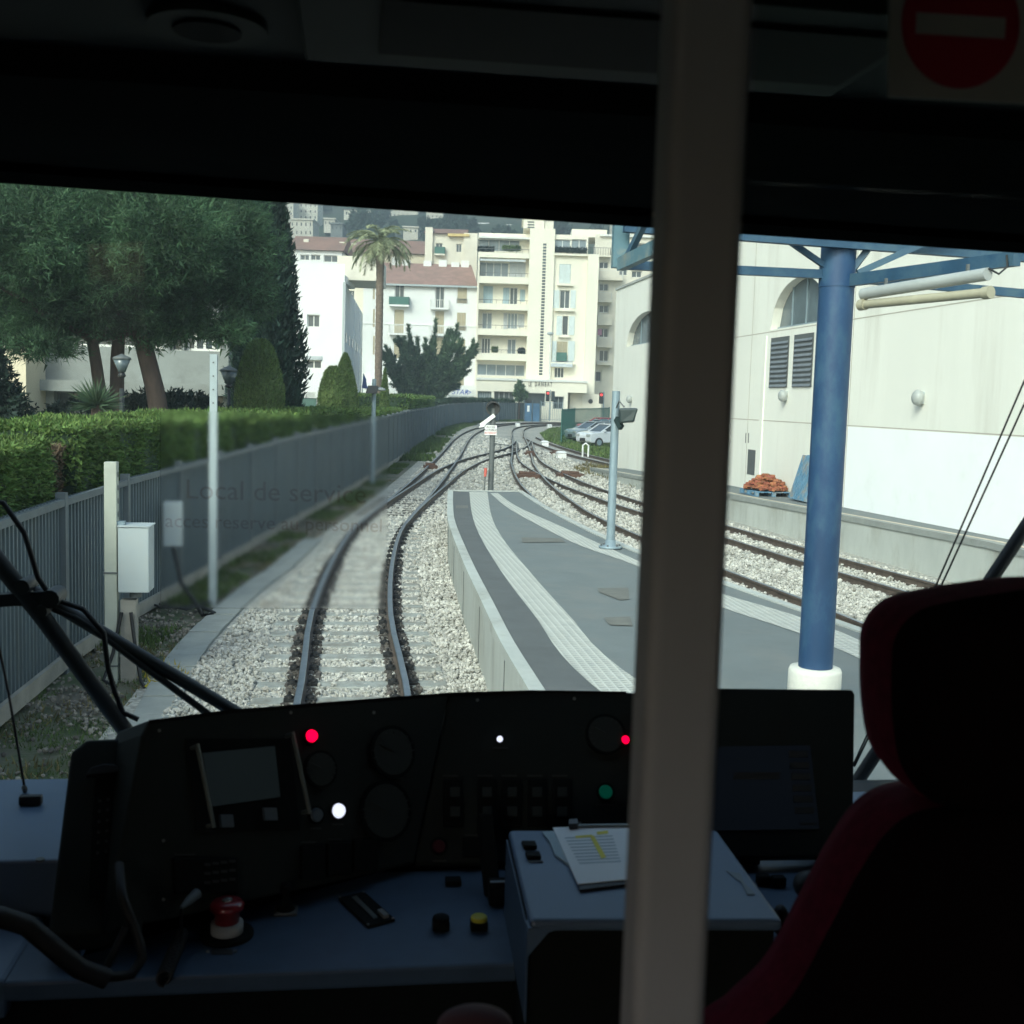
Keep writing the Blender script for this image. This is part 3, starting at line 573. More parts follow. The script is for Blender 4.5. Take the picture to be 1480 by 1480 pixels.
for k in range(420):
    r_ = rnd.random()**.6*.52; a_ = rnd.uniform(0, 6.28); x, y = r_*math.cos(a_), r_*math.sin(a_)*1.15; h = max(0, .40*(1-(r_/.58)**1.6))*rnd.uniform(.3, 1)
    Mx = Matrix.Translation((py1[0]+x, py1[1]+y, py1[2]+.14+h)) @ Matrix.Rotation(rnd.uniform(0, 6.28), 4, 'Z') @ Matrix.Rotation(rnd.uniform(-.7, .7), 4, 'X'); b = MB().box((-.075, -.04, -.022), (.075, .04, .022)); bm_.add([Mx @ Vector(p) for p in b.v], b.f)
tag(bm_.build('brick_heap', 'brick_orange'), 'heap of orange bricks and tiles piled on a blue pallet by the cream wall', 'brick heap')
for k in range(2):
    pc = xp(1150, 716, 10.5); rot = Matrix.Translation((pc[0]+.12*k+.1, pc[1]-.1, z2(pc[1])+.02)) @ Matrix.Rotation(R_(-74), 4, 'Y') @ Matrix.Translation((.55, 0, 0))
    t = thing('pallet', (pc[0], pc[1], z2(pc[1])), ['blue wooden pallet leaning against the cream wall beside the bricks, front one', 'blue wooden pallet leaning against the cream wall, rear one behind another pallet'][k], 'pallet', 'blue pallets leaning on the wall'); pallet(t, None, 'pallet_blue', 1.1, 1.0, rot)

# ------------------------------------------------------------------ blue column, truss and fluorescent lamp
cp = gp(1180, 1003, PZ); cx_, cy_ = 3.07, 7.15
t = thing('canopy_column', (cx_, cy_, PZ), 'round blue painted steel column on a white concrete foot', 'column')
MB().cyl((cx_, cy_, 1.0), (cx_, cy_, 4.6), .112, .112, 32).build('shaft', 'blue_paint', t)
MB().lathe((cx_, cy_, PZ), [(.175, 0), (.175, .36), (.165, .385), (.1, .39)], 28).build('foot', 'concrete_white', t)
MB().cyl((cx_, cy_, 3.54), (cx_, cy_, 3.70), .116, n=32).build('collar', 'blue_paint', t)
tr = thing('canopy_truss', (cx_, cy_, 3.6), 'blue steel lattice truss of the platform canopy joining the column', 'truss')
zb = 3.62
def D(a): return np.array(a, float)
colb = D((cx_, cy_, zb)); ul = yp(1068, 351, 7.16); ur = yp(1395, 374, 7.16); ll = yp(1068, 395, 7.15)
le = yp(886, 384, 7.2)
MB().beam((1.62, 7.15, zb), (3.0, 7.15, zb-.0), .05, .055).build('lower_chord', 'blue_beam', tr)
MB().beam((3.04, 7.15, zb-.01), (5.2, 7.15, zb-.1), .05, .055).build('lower_chord', 'blue_beam', tr)
MB().beam((1.62, 7.03, zb+.22), (5.2, 7.03, zb+.14), .06, .07).build('upper_chord', 'blue_beam', tr)
MB().beam((1.63, 7.15, zb-.02), (1.63, 7.15, zb+.9), .1, .06).build('end_post', 'teal_paint', tr)
pe = yp(1470, 374, 5.7); MB().beam((cx_+.06, cy_-.1, zb-.04), pe, .05, .075).build('longitudinal_beam', 'blue_beam', tr)
MB().beam((1.63, 7.12, zb), (1.63, 4.4, zb-.02), .05, .08).build('edge_beam', 'teal_paint', tr)
MB().beam((cx_-.06, 7.13, zb+.03), (2.0, 7.12, zb+.62), .035, .035).build('brace', 'blue_beam', tr)
for (a, b) in (((cx_+.07, 7.1, zb+.02), (3.45, 6.9, zb+.55)), ((cx_+.07, 7.0, zb+.0), (4.05, 6.85, zb+.45)), ((1.66, 7.12, zb+.02), (1.72, 6.2, zb+.5))):
    MB().beam(a, b, .035, .04).build('brace', 'blue_beam', tr)
MB().beam((5.2, 6.9, zb-.12), (3.9, 6.9, zb+.5), .035, .04).build('brace', 'blue_beam', tr)
f1, f2 = yp(1247, 425, 6.6), yp(1428, 396, 5.75)
t = thing('fluorescent_lamp', (f1+f2)/2, 'twin fluorescent tube lamp hanging under the blue canopy beam', 'lamp')
MB().cyl(f1, f2, .035, .035, 16).build('tube', 'tube_white', t); dn = D((0, 0, -.085)); MB().cyl(f1+dn*.75, f2+dn*1.15, .026, .026, 14).build('tube', 'tube_cream', t)
for s_ in (0.0, 1.0): c_ = f1+(f2-f1)*s_; MB().cyl(c_+(f2-f1)*(-.02)+dn*(.75+.4*s_), c_+(f2-f1)*.03+dn*(.75+.4*s_), .034, .034, 14).build('end_cap', 'tube_cream', t)
mb = MB()
for s_ in (.2, .85): c_ = f1+(f2-f1)*s_; mb.beam(c_+[0, 0, .02], c_+[0, 0, .07], .015, .015)
mb.build('bracket', 'iron', t)
MB().tube([f2+[0, 0, .03], f2+[.05, -.02, -.0], f2+[.09, -.03, .04], f2+[.08, -.03, .1]], .006, 6).build('cable', 'black_metal', t)

# ------------------------------------------------------------------ camera / speaker pole on platform
b_ = gp(882, 792, PZ); bx_, by_ = b_[0], b_[1]
t = thing('speaker_pole', (bx_, by_, PZ), 'pale blue grey steel pole with a dark box, standing on the platform edge strip', 'pole')
zt_ = yp(888, 565, by_)[2]
MB().cyl((bx_, by_, PZ), (bx_, by_, zt_), .062, .058, 20).build('mast', 'galv', t)
MB().lathe((bx_, by_, PZ), [(.17, 0), (.17, .03), (.08, .04), (.075, .12)], 20).build('base_flange', 'galv', t)
for k in range(6): a = k*1.047; MB().cyl((bx_+.135*math.cos(a), by_+.135*math.sin(a), PZ+.03), (bx_+.135*math.cos(a), by_+.135*math.sin(a), PZ+.055), .014, n=6).build('bolt', 'iron', t)
zc = yp(900, 600, by_)[2]; MB().hexa([(bx_-.0, by_-.32, zc-.11), (bx_+.18, by_-.38, zc-.08), (bx_+.26, by_-.1, zc-.1), (bx_+.05, by_-.02, zc-.12)], [(bx_-.02, by_-.32, zc+.09), (bx_+.24, by_-.38, zc+.1), (bx_+.30, by_-.1, zc+.11), (bx_+.05, by_-.02, zc+.1)]).build('housing', 'dark_green', t, bevel=.02)
MB().beam((bx_, by_-.08, zc-.05), (bx_+.05, by_-.2, zc-.18), .06, .08).build('bracket', 'dark_green', t); MB().tube([(bx_, by_-.05, zc+.1), (bx_+.02, by_-.12, zc+.2), (bx_+.08, by_-.2, zc+.12)], .012, 6).build('cable', 'iron', t)

# ------------------------------------------------------------------ signal at the platform end
sx_, sy_ = gp(704, 712, .5)[0], 26.9
t = thing('railway_signal', (sx_, sy_, -.15), 'railway signal with round black head, white diagonal arm and small notice plate', 'signal')
P_ = lambda px, py: yp(px, py, sy_)
top = P_(709, 590)
MB().cyl((sx_, sy_, -.15), (sx_+.02, sy_, top[2]), .07, .06, 14).build('mast', 'iron', t)
MB().cyl((sx_+.02, sy_+.02, top[2]), (sx_+.0, sy_-.03, top[2]), .17, .17, 24).build('head', 'black_metal', t)
MB().cyl((sx_+.0, sy_-.031, top[2]-.01), (sx_+.0, sy_-.036, top[2]-.01), .12, .12, 24).build('lens', 'dark_green', t)
hood = MB()
for k in range(9):
    a0, a1 = math.pi*k/9, math.pi*(k+1)/9; hood.add([(sx_+math.cos(a)*.14, sy_-.03-dd, top[2]-.01+math.sin(a)*.14) for a, dd in ((a0, 0), (a1, 0), (a1, .16), (a0, .16))], [(0, 1, 2, 3)])
hood.build('hood', 'black_metal', t)
a_, b_ = P_(714, 600), P_(694, 615); a_[1] -= .08; b_[1] -= .08
MB().beam(a_, b_, .03, .09, up=(0, 0, 1)).build('white_arm', 'sign_white', t)
mb = MB(); d_ = (b_-a_); mb.prism([b_+[-.05, 0, -.05], b_+[.12, 0, -.02], b_+[.1, 0, .14]], (0, -.02, 0)); mb.build('arm_tip', 'sign_white', t)
c_ = P_(708.5, 621.5); w2, h2 = .145, .115; MB().box((c_[0]-w2, sy_-.10, c_[2]-h2), (c_[0]+w2, sy_-.085, c_[2]+h2)).build('notice_plate', 'sign_white', t)
for k, (s_, m_) in enumerate((('ACCES', 'text_black'), ('AU PUBLIC', 'text_black'), ('INTERDIT', 'sign_red'))): text('notice_text', s_, .066, (c_[0], sy_-.104, c_[2]+.07-.07*k), (1, 0, 0), (0, 0, 1), m_, t)
lx = P_(698, 690); t = thing('point_lever', (lx[0], sy_-.2, -.1), 'slim point lever with red handle and counterweight beside the signal mast', 'lever')
MB().cyl((lx[0], sy_-.2, 0.1), (lx[0]+.03, sy_-.2, .95), .014, n=8).build('rod', 'iron', t); MB().cyl((lx[0]+.03, sy_-.2, .95), (lx[0]+.04, sy_-.2, 1.15), .03, .04, 8).build('grip', mat('lever_red', (.55, .12, .09), .6), t)
MB().lathe((lx[0], sy_-.2, .1), [(.05, 0), (.07, .1), (.06, .3), (.02, .36)], 10).build('counterweight', mat('weight_red', (.18, .06, .06), .7), t)

# ------------------------------------------------------------------ left: metal fence
fen = thing('metal_fence', (-3.0, 9, -.2), 'long grey blue ribbed metal fence with posts along the left track', 'fence')
fd = [0]
for i in range(1, len(FP)): fd.append(fd[-1]+np.linalg.norm(FP[i]-FP[i-1]))
def fpt(s): return np.array([np.interp(s, fd, [p[k] for p in FP]) for k in (0, 1)])
FHt = 1.72
s0 = 2.0; npost = 0
def fh(y): return float(np.interp(y, [0, 12, 27, 57, 100, 140], [1.74, 1.75, 1.98, 2.2, 2.2, 2.1]))
while s0 < fd[-1]-.5:
    s1 = min(s0+(2.35 if s0 < 80 else 4.2), fd[-1]); a, b = fpt(s0), fpt(s1); L_ = np.linalg.norm(b-a); tt = (b-a)/L_; nn = np.array([tt[1], -tt[0]]); z0 = gz(a[1])-.12; h = fh(a[1])
    step = .11 if s0 < 45 else (.22 if s0 < 80 else .4); n = int(L_/step); pts = []
    dp_ = .034 if s0 < 45 else .045
    for k in range(n):
        s_ = k*L_/n
        for fr, o_ in ((0, 0), (.45, 0), (.55, dp_), (.9, dp_)): pts.append(a+tt*(s_+fr*L_/n)+nn*o_)
    pts.append(b)
    zb_ = z0+rnd.uniform(.0, .03)
    MB().sheet([(p[0], p[1], zb_+.06) for p in pts], [(p[0], p[1], z0+h) for p in pts]).build('panel', 'fence_metal', fen)
    pw = .05 if s0 < 60 else .08
    c_ = a+nn*.03; MB().box((c_[0]-pw, c_[1]-pw, z0-.15), (c_[0]+pw, c_[1]+pw, z0+h+.05)).build('post', 'fence_rail', fen)
    rl = MB(); a3 = np.append(a+nn*.05, z0+h-.05); b3 = np.append(b+nn*.05, gz(b[1])-.12+fh(b[1])-.05); rl.beam(a3, b3, .05, .07); rl.build('top_rail', 'fence_rail', fen)
    if s0 < 60:
        a3 = np.append(a+nn*.06, z0+.08); b3 = np.append(b+nn*.06, z0+.06); MB().beam(a3, b3, .045, .16).build('base_plank', 'plank', fen)
    s0 = s1

# posts and boxes on the left
bp_ = gp(158, 985, -.15)
t = thing('cable_post', (bp_[0], bp_[1], -.2), 'tall cream square post with cable holes in front of the left fence', 'post'); Yb = bp_[1]
x0, z0 = yp(150, 668, Yb)[0], yp(160, 668, Yb)[2]; x1 = yp(168, 668, Yb)[0]
MB().box((x0, Yb, -.3), (x1, Yb+.12, z0)).build('column', 'post_cream', t, bevel=.004)
mb = MB()
for k in range(9): mb.box((x1+.002, Yb+.05, z0-.15-k*.13), (x1+.006, Yb+.075, z0-.10-k*.13))
mb.build('hole_strip', 'iron', t); MB().box((x0-.01, Yb-.01, z0-1.1), (x1+.01, Yb+.13, z0-1.085)).build('strap', 'iron', t); MB().box((x0-.01, Yb-.01, .0), (x1+.01, Yb+.13, .015)).build('strap', 'iron', t)
t = thing('electrical_box', (x1, Yb, 1), 'large light grey electrical box mounted on the cream post', 'electrical box'); a, b = yp(170, 762, Yb-.05), yp(215, 857, Yb-.05)
MB().box((a[0], Yb-.05, b[2]), (b[0], Yb+.26, a[2])).build('cabinet', 'box_grey', t, bevel=.008); MB().box((a[0]-.006, Yb-.06, a[2]+.002), (b[0]+.012, Yb+.27, a[2]+.014)).build('lid', 'box_grey', t)
MB().box((a[0]-.02, Yb+.02, a[2]+.015), (a[0]+.05, Yb+.1, a[2]+.05)).build('clamp', 'galv', t); c_ = (a[0]+b[0])/2
MB().cyl((c_, Yb+.07, b[2]-.06), (c_, Yb+.07, b[2]), .06, n=12).build('gland', 'iron', t)
pc = yp(186, 900, Yb+.1); t = thing('cable_duct', (pc[0], Yb+.1, -.2), 'weathered square wooden duct under the electrical box', 'duct'); MB().box((pc[0]-.07, Yb+.04, -.25), (pc[0]+.08, Yb+.18, b[2]-.09)).build('casing', 'plank', t, bevel=.004)
for dx in (-.12, .1): MB().tube([(pc[0]+dx*.4, Yb, .55), (pc[0]+dx, Yb-.06, .15), (pc[0]+dx*1.6, Yb-.15, -.1), (pc[0]+dx*1.2+.1, Yb-.3, -.13)], .018, 8).build('cable', 'rubber', t)
b2 = gp(307, 874, -.15); Yc = b2[1]; zt_ = yp(308, 512, Yc)[2]
t = thing('marker_post', (b2[0], Yc, -.2), 'slender pale square post rising above the hedge', 'post'); MB().box((b2[0]-.048, Yc, -.25), (b2[0]+.048, Yc+.09, zt_)).build('column', 'post_white', t, bevel=.004)
mb = MB()
for k in range(4): mb.box((b2[0]-.01, Yc-.006, zt_-.12-.18*k), (b2[0]+.01, Yc-.002, zt_-.1-.18*k))
mb.build('bolt_holes', 'iron', t)
Yd = 15.6; a, b = yp(236, 726, Yd), yp(262, 790, Yd); t = thing('junction_box', (a[0], Yd, 1), 'smaller pale grey box on the fence with a black hose below', 'junction box'); MB().box((a[0], Yd, b[2]), (b[0], Yd+.14, a[2])).build('cabinet', 'box_grey', t, bevel=.01)
c_ = (a+b)/2; MB().tube([(c_[0], Yd+.05, b[2]), (c_[0]+.12, Yd, b[2]-.5), (c_[0]+.33, Yd-.3, 0.0), (c_[0]+.5, Yd-.8, -.1), (c_[0]+.62, Yd-.6, -.11), (c_[0]+.4, Yd-.2, -.1)], .028, 8).build('hose', 'rubber', t)
mb = MB(); g_ = gp(250, 880, -.13)
for k in range(3): mb.tube([(g_[0]-.3+.1*k, g_[1]+.2, -.1), (g_[0]-.1, g_[1]-.3+.1*k, -.06), (g_[0]+.2, g_[1]-.1*k, -.1), (g_[0]+.45, g_[1]+.25, -.08), (g_[0]+.3, g_[1]+.5, -.1)], .016, 6)
tag(mb.build('loose_cables', 'rubber'), 'loose black cables lying on the verge below the grey boxes', 'cables')
# lamp post at px 540
e_ = gp(541, 690, -.15); Ye = 38.0; ex = yp(540, 600, Ye)[0]; zt_ = yp(540, 552, Ye)[2]
t = thing('speaker_pole', (ex, Ye, -.2), 'grey steel pole with dark loudspeaker and round lamp in front of the palm', 'pole'); MB().cyl((ex, Ye, -.2), (ex, Ye, zt_+.1), .075, .07, 12).build('mast', 'galv', t)
MB().hexa([(ex-.28, Ye-.3, zt_-.38), (ex+.1, Ye-.3, zt_-.38), (ex+.1, Ye+.05, zt_-.38), (ex-.28, Ye+.05, zt_-.38)], [(ex-.2, Ye-.25, zt_-.12), (ex+.12, Ye-.25, zt_-.12), (ex+.12, Ye+.05, zt_-.12), (ex-.2, Ye+.05, zt_-.12)]).build('loudspeaker', 'black_metal', t)
MB().lathe((ex+.22, Ye-.1, zt_-.27), [(.04, .1), (.14, .06), (.16, 0), (.02, -.02)], 14).build('lamp_head', 'tube_white', t); MB().beam((ex, Ye, zt_-.2), (ex+.2, Ye-.08, zt_-.18), .03, .03).build('arm', 'galv', t)
# ================================================================== VEGETATION
def tris(P, Dr, L, Wd_):
    N = len(P); Dr = Dr/np.linalg.norm(Dr, axis=1, keepdims=True); r = npr.normal(size=(N, 3)); s = np.cross(Dr, r); s /= np.linalg.norm(s, axis=1, keepdims=True)+1e-9
    L = np.broadcast_to(L, N)[:, None]; W_ = np.broadcast_to(Wd_, N)[:, None]
    V = np.stack([P-s*W_, P+s*W_, P+Dr*L], 1).reshape(-1, 3); return V, np.arange(3*N).reshape(-1, 3)
def unit(n): v = npr.normal(size=(n, 3)); return v/np.linalg.norm(v, axis=1, keepdims=True)
def lobes_cloud(lobes, nclump, per, cr, L, Wd_, up=.25, shell=.55):
    vol = np.array([l[3]*l[4]*l[5] for l in lobes])**.75; which = npr.choice(len(lobes), nclump, p=vol/vol.sum()); A = np.array(lobes)
    u = unit(nclump); rad = shell+(1-shell)*npr.rand(nclump)**.7; c = A[which, :3]+u*rad[:, None]*A[which, 3:6]
    P = np.repeat(c, per, 0); out = np.repeat(u, per, 0)+unit(nclump*per)*1.1+[0, 0, up]
    P = P+unit(nclump*per)*(npr.rand(nclump*per)**.5*cr)[:, None]
    return tris(P, out, L*npr.uniform(.6, 1.3, len(P)), Wd_)
# grass along the fence foot and other patches
def grass(nm, pts, m, L, w_, label):
    V, F = tris(pts, np.array([0, 0, 1.])+npr.normal(size=(len(pts), 3))*.45, L*npr.uniform(.5, 1.3, len(pts)), w_); o = npmesh(nm, V, F, m); o['kind'] = 'stuff'; o['label'] = label; o['category'] = 'grass'
def along(y0, y1, o0, o1, n, z=-.16):
    y = npr.uniform(y0, y1, n); x = np.interp(y, [p[1] for p in FP], [p[0] for p in FP])+npr.uniform(o0, o1, n); return np.stack([x, y, np.array([gz(v) for v in y])+z], -1)
def clump(P, sc, thr):
    k = np.sin(P[:, 0]*sc*1.3+P[:, 1]*sc*.9)+np.sin(P[:, 1]*sc*1.7-P[:, 0]*sc*.6)+np.sin(P[:, 1]*sc*.37+1); return P[k > thr]
grass('verge_grass', clump(along(4, 12.5, .0, 1.3, 15000), 2.5, -.4), 'grass', .045, .005, 'thin green grass between the fence and the ballast')
grass('verge_grass', clump(along(13, 50, .05, .75, 22000), 1.1, -.2), 'grass', .10, .012, 'green weeds growing along the fence foot')
grass('verge_grass', clump(along(50, 136, .05, 1.6, 14000), .5, -.8), 'grass', .25, .05, 'distant grass strip along the fence curve')
grass('verge_grass', clump(along(6, 40, .0, 1.0, 9000), 1.7, .7), 'dry_grass', .08, .008, 'dry grass tufts on the verge')
V_ = along(5, 30, .1, .95, 5200, -.14); V_ = V_[npr.rand(len(V_)) < (.25+.75*(np.sin(V_[:, 1]*1.9)+np.sin(V_[:, 0]*5+V_[:, 1]*3.1) > .3))]; sv = stones(V_, npr.uniform(.012, .034, len(V_)), 'verge_rubble', 'rubble'); sv['kind'] = 'stuff'; sv['label'] = 'brownish rubble and litter on the verge'; sv['category'] = 'rubble'
g_ = gp(235, 975, -.12); grass('yellow_weeds', np.array([g_])+npr.normal(size=(90, 3))*[.12, .16, .01], 'yellow_flower', .09, .012, 'small yellow flowering weeds by the slabs')
# right hand grass by the green fence
def patch(poly, n, z):
    P = np.array(poly); lo, hi = P.min(0), P.max(0); out = []
    pts = npr.uniform(lo, hi, (n, 2)); ins = np.zeros(n, bool); j = len(P)-1
    for i in range(len(P)):
        c = ((P[i, 1] > pts[:, 1]) != (P[j, 1] > pts[:, 1])) & (pts[:, 0] < (P[j, 0]-P[i, 0])*(pts[:, 1]-P[i, 1])/(P[j, 1]-P[i, 1]+1e-9)+P[i, 0]); ins ^= c; j = i
    pts = pts[ins]; return np.stack([pts[:, 0], pts[:, 1], np.array([gz(v) for v in pts[:, 1]])+z], -1)
cr_ = [(13.1, 49), (12.9, 54), (12.9, 62), (13.3, 72), (14.0, 84), (15.7, 97), (18.8, 110), (23, 118), (40, 118), (40, 49)]
mb = MB().add([(x, y, gz(y)-.12) for x, y in cr_], [tuple(range(len(cr_)))]); struct(mb.build('grass_bank', 'grass_ground'))
grass('bank_grass', patch(cr_[:8]+[(26, 110), (22, 49)], 30000, -.13), 'grass_bright', .26, .045, 'long green grass on the bank by the parked cars')
grass('bank_grass', clump(patch([(9.7, 34), (11, 34), (11.3, 49), (12.8, 49.5), (11, 54), (9.2, 48)], 9000, -.14), 1.5, -.6), 'dry_grass', .2, .02, 'rough weeds at the corner of the cream building')

def hedge(y0, y1, o0, o1, zt, m, core, dens, L, lab, endcap=True):
    ya = np.arange(y0, y1+.01, max(.5, (y1-y0)/40)); fx = lambda y: np.interp(y, [p[1] for p in FP], [p[0] for p in FP])
    z0 = -.2; g = np.array([gz(y) for y in ya]); k = .07
    t = thing('hedge', (float(fx(y0)), y0, -.2), lab, 'hedge'); mb = MB()
    R1 = [(float(fx(y))+o0-k, y, z0) for y in ya]; R2 = [(float(fx(y))+o0-k, y, zt+gz(y)-k) for y in ya]; L2 = [(float(fx(y))+o1+k, y, zt+gz(y)-k) for y in ya]; L1 = [(float(fx(y))+o1+k, y, z0) for y in ya]
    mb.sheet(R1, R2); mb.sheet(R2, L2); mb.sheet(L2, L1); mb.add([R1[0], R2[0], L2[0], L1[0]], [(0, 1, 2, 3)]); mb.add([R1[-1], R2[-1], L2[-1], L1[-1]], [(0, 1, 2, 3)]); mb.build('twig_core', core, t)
    w_ = o0-o1; a_top = w_*(y1-y0); a_s = (zt-1.0)*(y1-y0); n1, n2, n3 = int(a_top*dens), int(a_s*dens), int(w_*(zt-.5)*dens)
    ws = lambda x, y: .035*np.sin(x*3.1+y*2.3)+.03*np.sin(y*5.3)
    y = npr.uniform(y0, y1, n1); x = npr.uniform(o1, o0, n1); P = [np.stack([fx(y)+x, y, zt+np.interp(y, ya, g)+ws(x, y)-.03+npr.uniform(-.06, .03, n1)], -1)]; N_ = [np.tile([0, 0, 1.], (n1, 1))]
    y = npr.uniform(y0, y1, n2); z = npr.uniform(1.0, zt, n2); P.append(np.stack([fx(y)+o0+ws(z, y)-.04+npr.uniform(-.05, .04, n2), y, z+np.interp(y, ya, g)], -1)); N_.append(np.tile([1, 0, 0.1], (n2, 1)))
    y = np.full(n3, y0); x = npr.uniform(o1, o0, n3); z = npr.uniform(.5, zt, n3); P.append(np.stack([fx(y)+x, y-.0+npr.uniform(-.06, .04, n3)+ws(x, z), z], -1)); N_.append(np.tile([0, -1, 0.1], (n3, 1)))
    y = np.full(n3//2, y1); x = npr.uniform(o1, o0, n3//2); z = npr.uniform(1.4, zt, n3//2); P.append(np.stack([fx(y)+x, y, z+gz(y1)], -1)); N_.append(np.tile([0, 1, 0.1], (n3//2, 1)))
    P = np.concatenate(P); N_ = np.concatenate(N_); V, F = tris(P-N_*L*.3, N_+npr.normal(size=P.shape)*.9, L*npr.uniform(.5, 1.4, len(P)), L*.28); npmesh('foliage', V, F, m, t); return t
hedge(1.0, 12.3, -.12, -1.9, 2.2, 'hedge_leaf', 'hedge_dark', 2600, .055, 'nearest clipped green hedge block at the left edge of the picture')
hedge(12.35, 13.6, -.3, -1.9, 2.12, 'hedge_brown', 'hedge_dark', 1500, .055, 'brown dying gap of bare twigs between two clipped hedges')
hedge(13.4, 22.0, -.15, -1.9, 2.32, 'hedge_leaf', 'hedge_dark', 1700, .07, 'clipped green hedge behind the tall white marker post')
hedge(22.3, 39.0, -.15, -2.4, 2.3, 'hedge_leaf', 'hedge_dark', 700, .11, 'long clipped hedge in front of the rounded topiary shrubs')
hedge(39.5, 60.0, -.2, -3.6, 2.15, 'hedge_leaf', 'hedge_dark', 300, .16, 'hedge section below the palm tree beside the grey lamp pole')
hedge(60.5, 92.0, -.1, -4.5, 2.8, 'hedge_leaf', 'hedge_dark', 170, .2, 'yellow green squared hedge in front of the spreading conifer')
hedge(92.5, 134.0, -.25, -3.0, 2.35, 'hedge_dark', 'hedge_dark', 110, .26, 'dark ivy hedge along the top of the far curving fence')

# pine: three trunks, wide soft crown
def limb(mb, p0, p1, r0, r1, bend=.15, n=6, k=8):
    p0, p1 = np.array(p0, float), np.array(p1, float); L = np.linalg.norm(p1-p0); b = npr.normal(size=3)*bend*L*.3
    pts = [p0+(p1-p0)*t+b*math.sin(math.pi*t)+npr.normal(size=3)*bend*.04*L*(0 < t < 1) for t in np.linspace(0, 1, n)]; mb.tube(pts, [r0+(r1-r0)*t for t in np.linspace(0, 1, n)], k); return pts
DP = 27.0
t = thing('pine_tree', dp(170, 640, DP), 'broad dark green umbrella pine with several reddish trunks behind the hedge', 'tree')
trunks = MB(); P3 = lambda px, py, d=DP: dp(px, py, d)
T1 = limb(trunks, P3(160, 690), P3(133, 490), .17, .13, .1); T2 = limb(trunks, P3(170, 690, DP+.6), P3(172, 480, DP+.6), .2, .15, .1); T3 = limb(trunks, P3(236, 690, DP+.2), P3(203, 480, DP+.2), .25, .2, .1)
for base in (T1[-1], T2[-1], T3[-1]):
    for k in range(7):
        e = base+np.array([npr.uniform(-3.5, 3.2), npr.uniform(-2.5, 2.5), npr.uniform(.6, 4.2)]); limb(trunks, base+(npr.rand(3)-.5)*.15, e, .12, .03, .3, 6, 6)
trunks.build('trunk', 'bark', t)
def LB(px, py, rx, rz, d=DP, ry=None): p = dp(px, py, d); return (p[0], p[1], p[2], rx, ry or rx, rz)
pin = [LB(60, 400, 2.2, 1.5), LB(170, 380, 2.1, 1.5, 26), LB(270, 390, 1.7, 1.4), LB(345, 350, 1.05, 1.0), LB(350, 420, .9, .8), LB(120, 458, 1.9, .5), LB(30, 465, 1.5, .5), LB(225, 455, 1.4, .45), LB(310, 300, 1.3, 1.2), LB(160, 280, 2.4, 1.3), LB(20, 300, 2.3, 1.5), LB(-60, 420, 2.2, 1.7), LB(275, 470, .9, .45), LB(335, 478, .5, .3, 26), LB(200, 180, 2.8, 1.3), LB(60, 340, 2.0, 1.3, 24.5), LB(230, 340, 1.8, 1.2, 25), LB(60, 500, 1.0, .2, 25.5), LB(215, 492, .5, .2)]
V, F = lobes_cloud(pin, 4300, 60, .24, .16, .011, .3, .45); cr0 = npmesh('crown', V, F, 'pine_leaf', t)
V, F = lobes_cloud([l[:3]+tuple(v*.72 for v in l[3:]) for l in pin], 5200, 16, .3, .2, .028, .2, .3); npmesh('inner_foliage', V, F, 'pine_leaf', cr0)
# cypress
def column_tree(nm, px0, px1, pyt, pyb, d, m, n, L, lab, pw=.6, tip=.35, cat='tree', group=None, wob=.08, core='hedge_dark'):
    u0, _ = q(px0, pyb, d); u1, _ = q(px1, pyb, d); cx = (u0+u1)/2; r = (u1-u0)/2; zt = q((px0+px1)/2, pyt, d)[1]; zb = -.1; H = zt-zb; c = Wd(cx, d, 0)
    t = thing(nm, (c[0], c[1], zb), lab, cat, group)
    prof = lambda h: r*np.clip(np.minimum(1, ((1-h)/tip))**pw, 0, 1)*np.minimum(1, .75+h*1.5)
    MB().lathe((c[0], c[1], zb), [(float(prof(np.array(h)))*.86+.001, h*H*.985) for h in np.linspace(0, 1, 14)], 16).build('twig_core', core, t)
    MB().cyl((c[0], c[1], zb-.1), (c[0], c[1], zb+H*.6), r*.12, r*.05, 8).build('trunk', 'bark', t)
    h = npr.rand(n)**.85; th = npr.uniform(0, 6.283, n); rr = prof(h)*(1+wob*np.sin(th*5+h*20)+wob*npr.normal(size=n)*.6)
    P = np.stack([c[0]+rr*np.cos(th), c[1]+rr*np.sin(th), zb+h*H], -1); Dr = np.stack([np.cos(th)*.6, np.sin(th)*.6, np.full(n, .9)], -1)+npr.normal(size=(n, 3))*.35
    V, F = tris(P-Dr*L*.4, Dr, L*npr.uniform(.6, 1.4, n), L*.22); npmesh('crown', V, F, m, t); return t
column_tree('cypress_tree', 342, 428, 200, 600, 36, 'cypress_leaf', 24000, .22, 'tall dark cypress standing between the pine and the white house', .7, .6, wob=.2)
column_tree('topiary_shrub', 340, 410, 490, 600, 31, 'topiary_leaf', 14000, .085, 'largest clipped bullet shaped shrub right beside the cypress', .38, .32, 'shrub', wob=.015, core='topiary_leaf')
column_tree('topiary_shrub', 459, 503, 529, 592, 44, 'topiary_leaf', 8000, .1, 'low rounded clipped shrub in front of the pointed one', .38, .32, 'shrub', wob=.015, core='topiary_leaf')
column_tree('topiary_shrub', 476, 520, 510, 592, 48, 'topiary_leaf', 8000, .1, 'pointed clipped shrub just behind the low rounded one', .6, .5, 'shrub', wob=.015, core='topiary_leaf')
column_tree('topiary_shrub', 545, 566, 533, 590, 58, 'topiary_leaf', 5000, .12, 'small clipped cone shrub just right of the palm trunk', .7, .7, 'shrub', wob=.02, core='topiary_leaf')
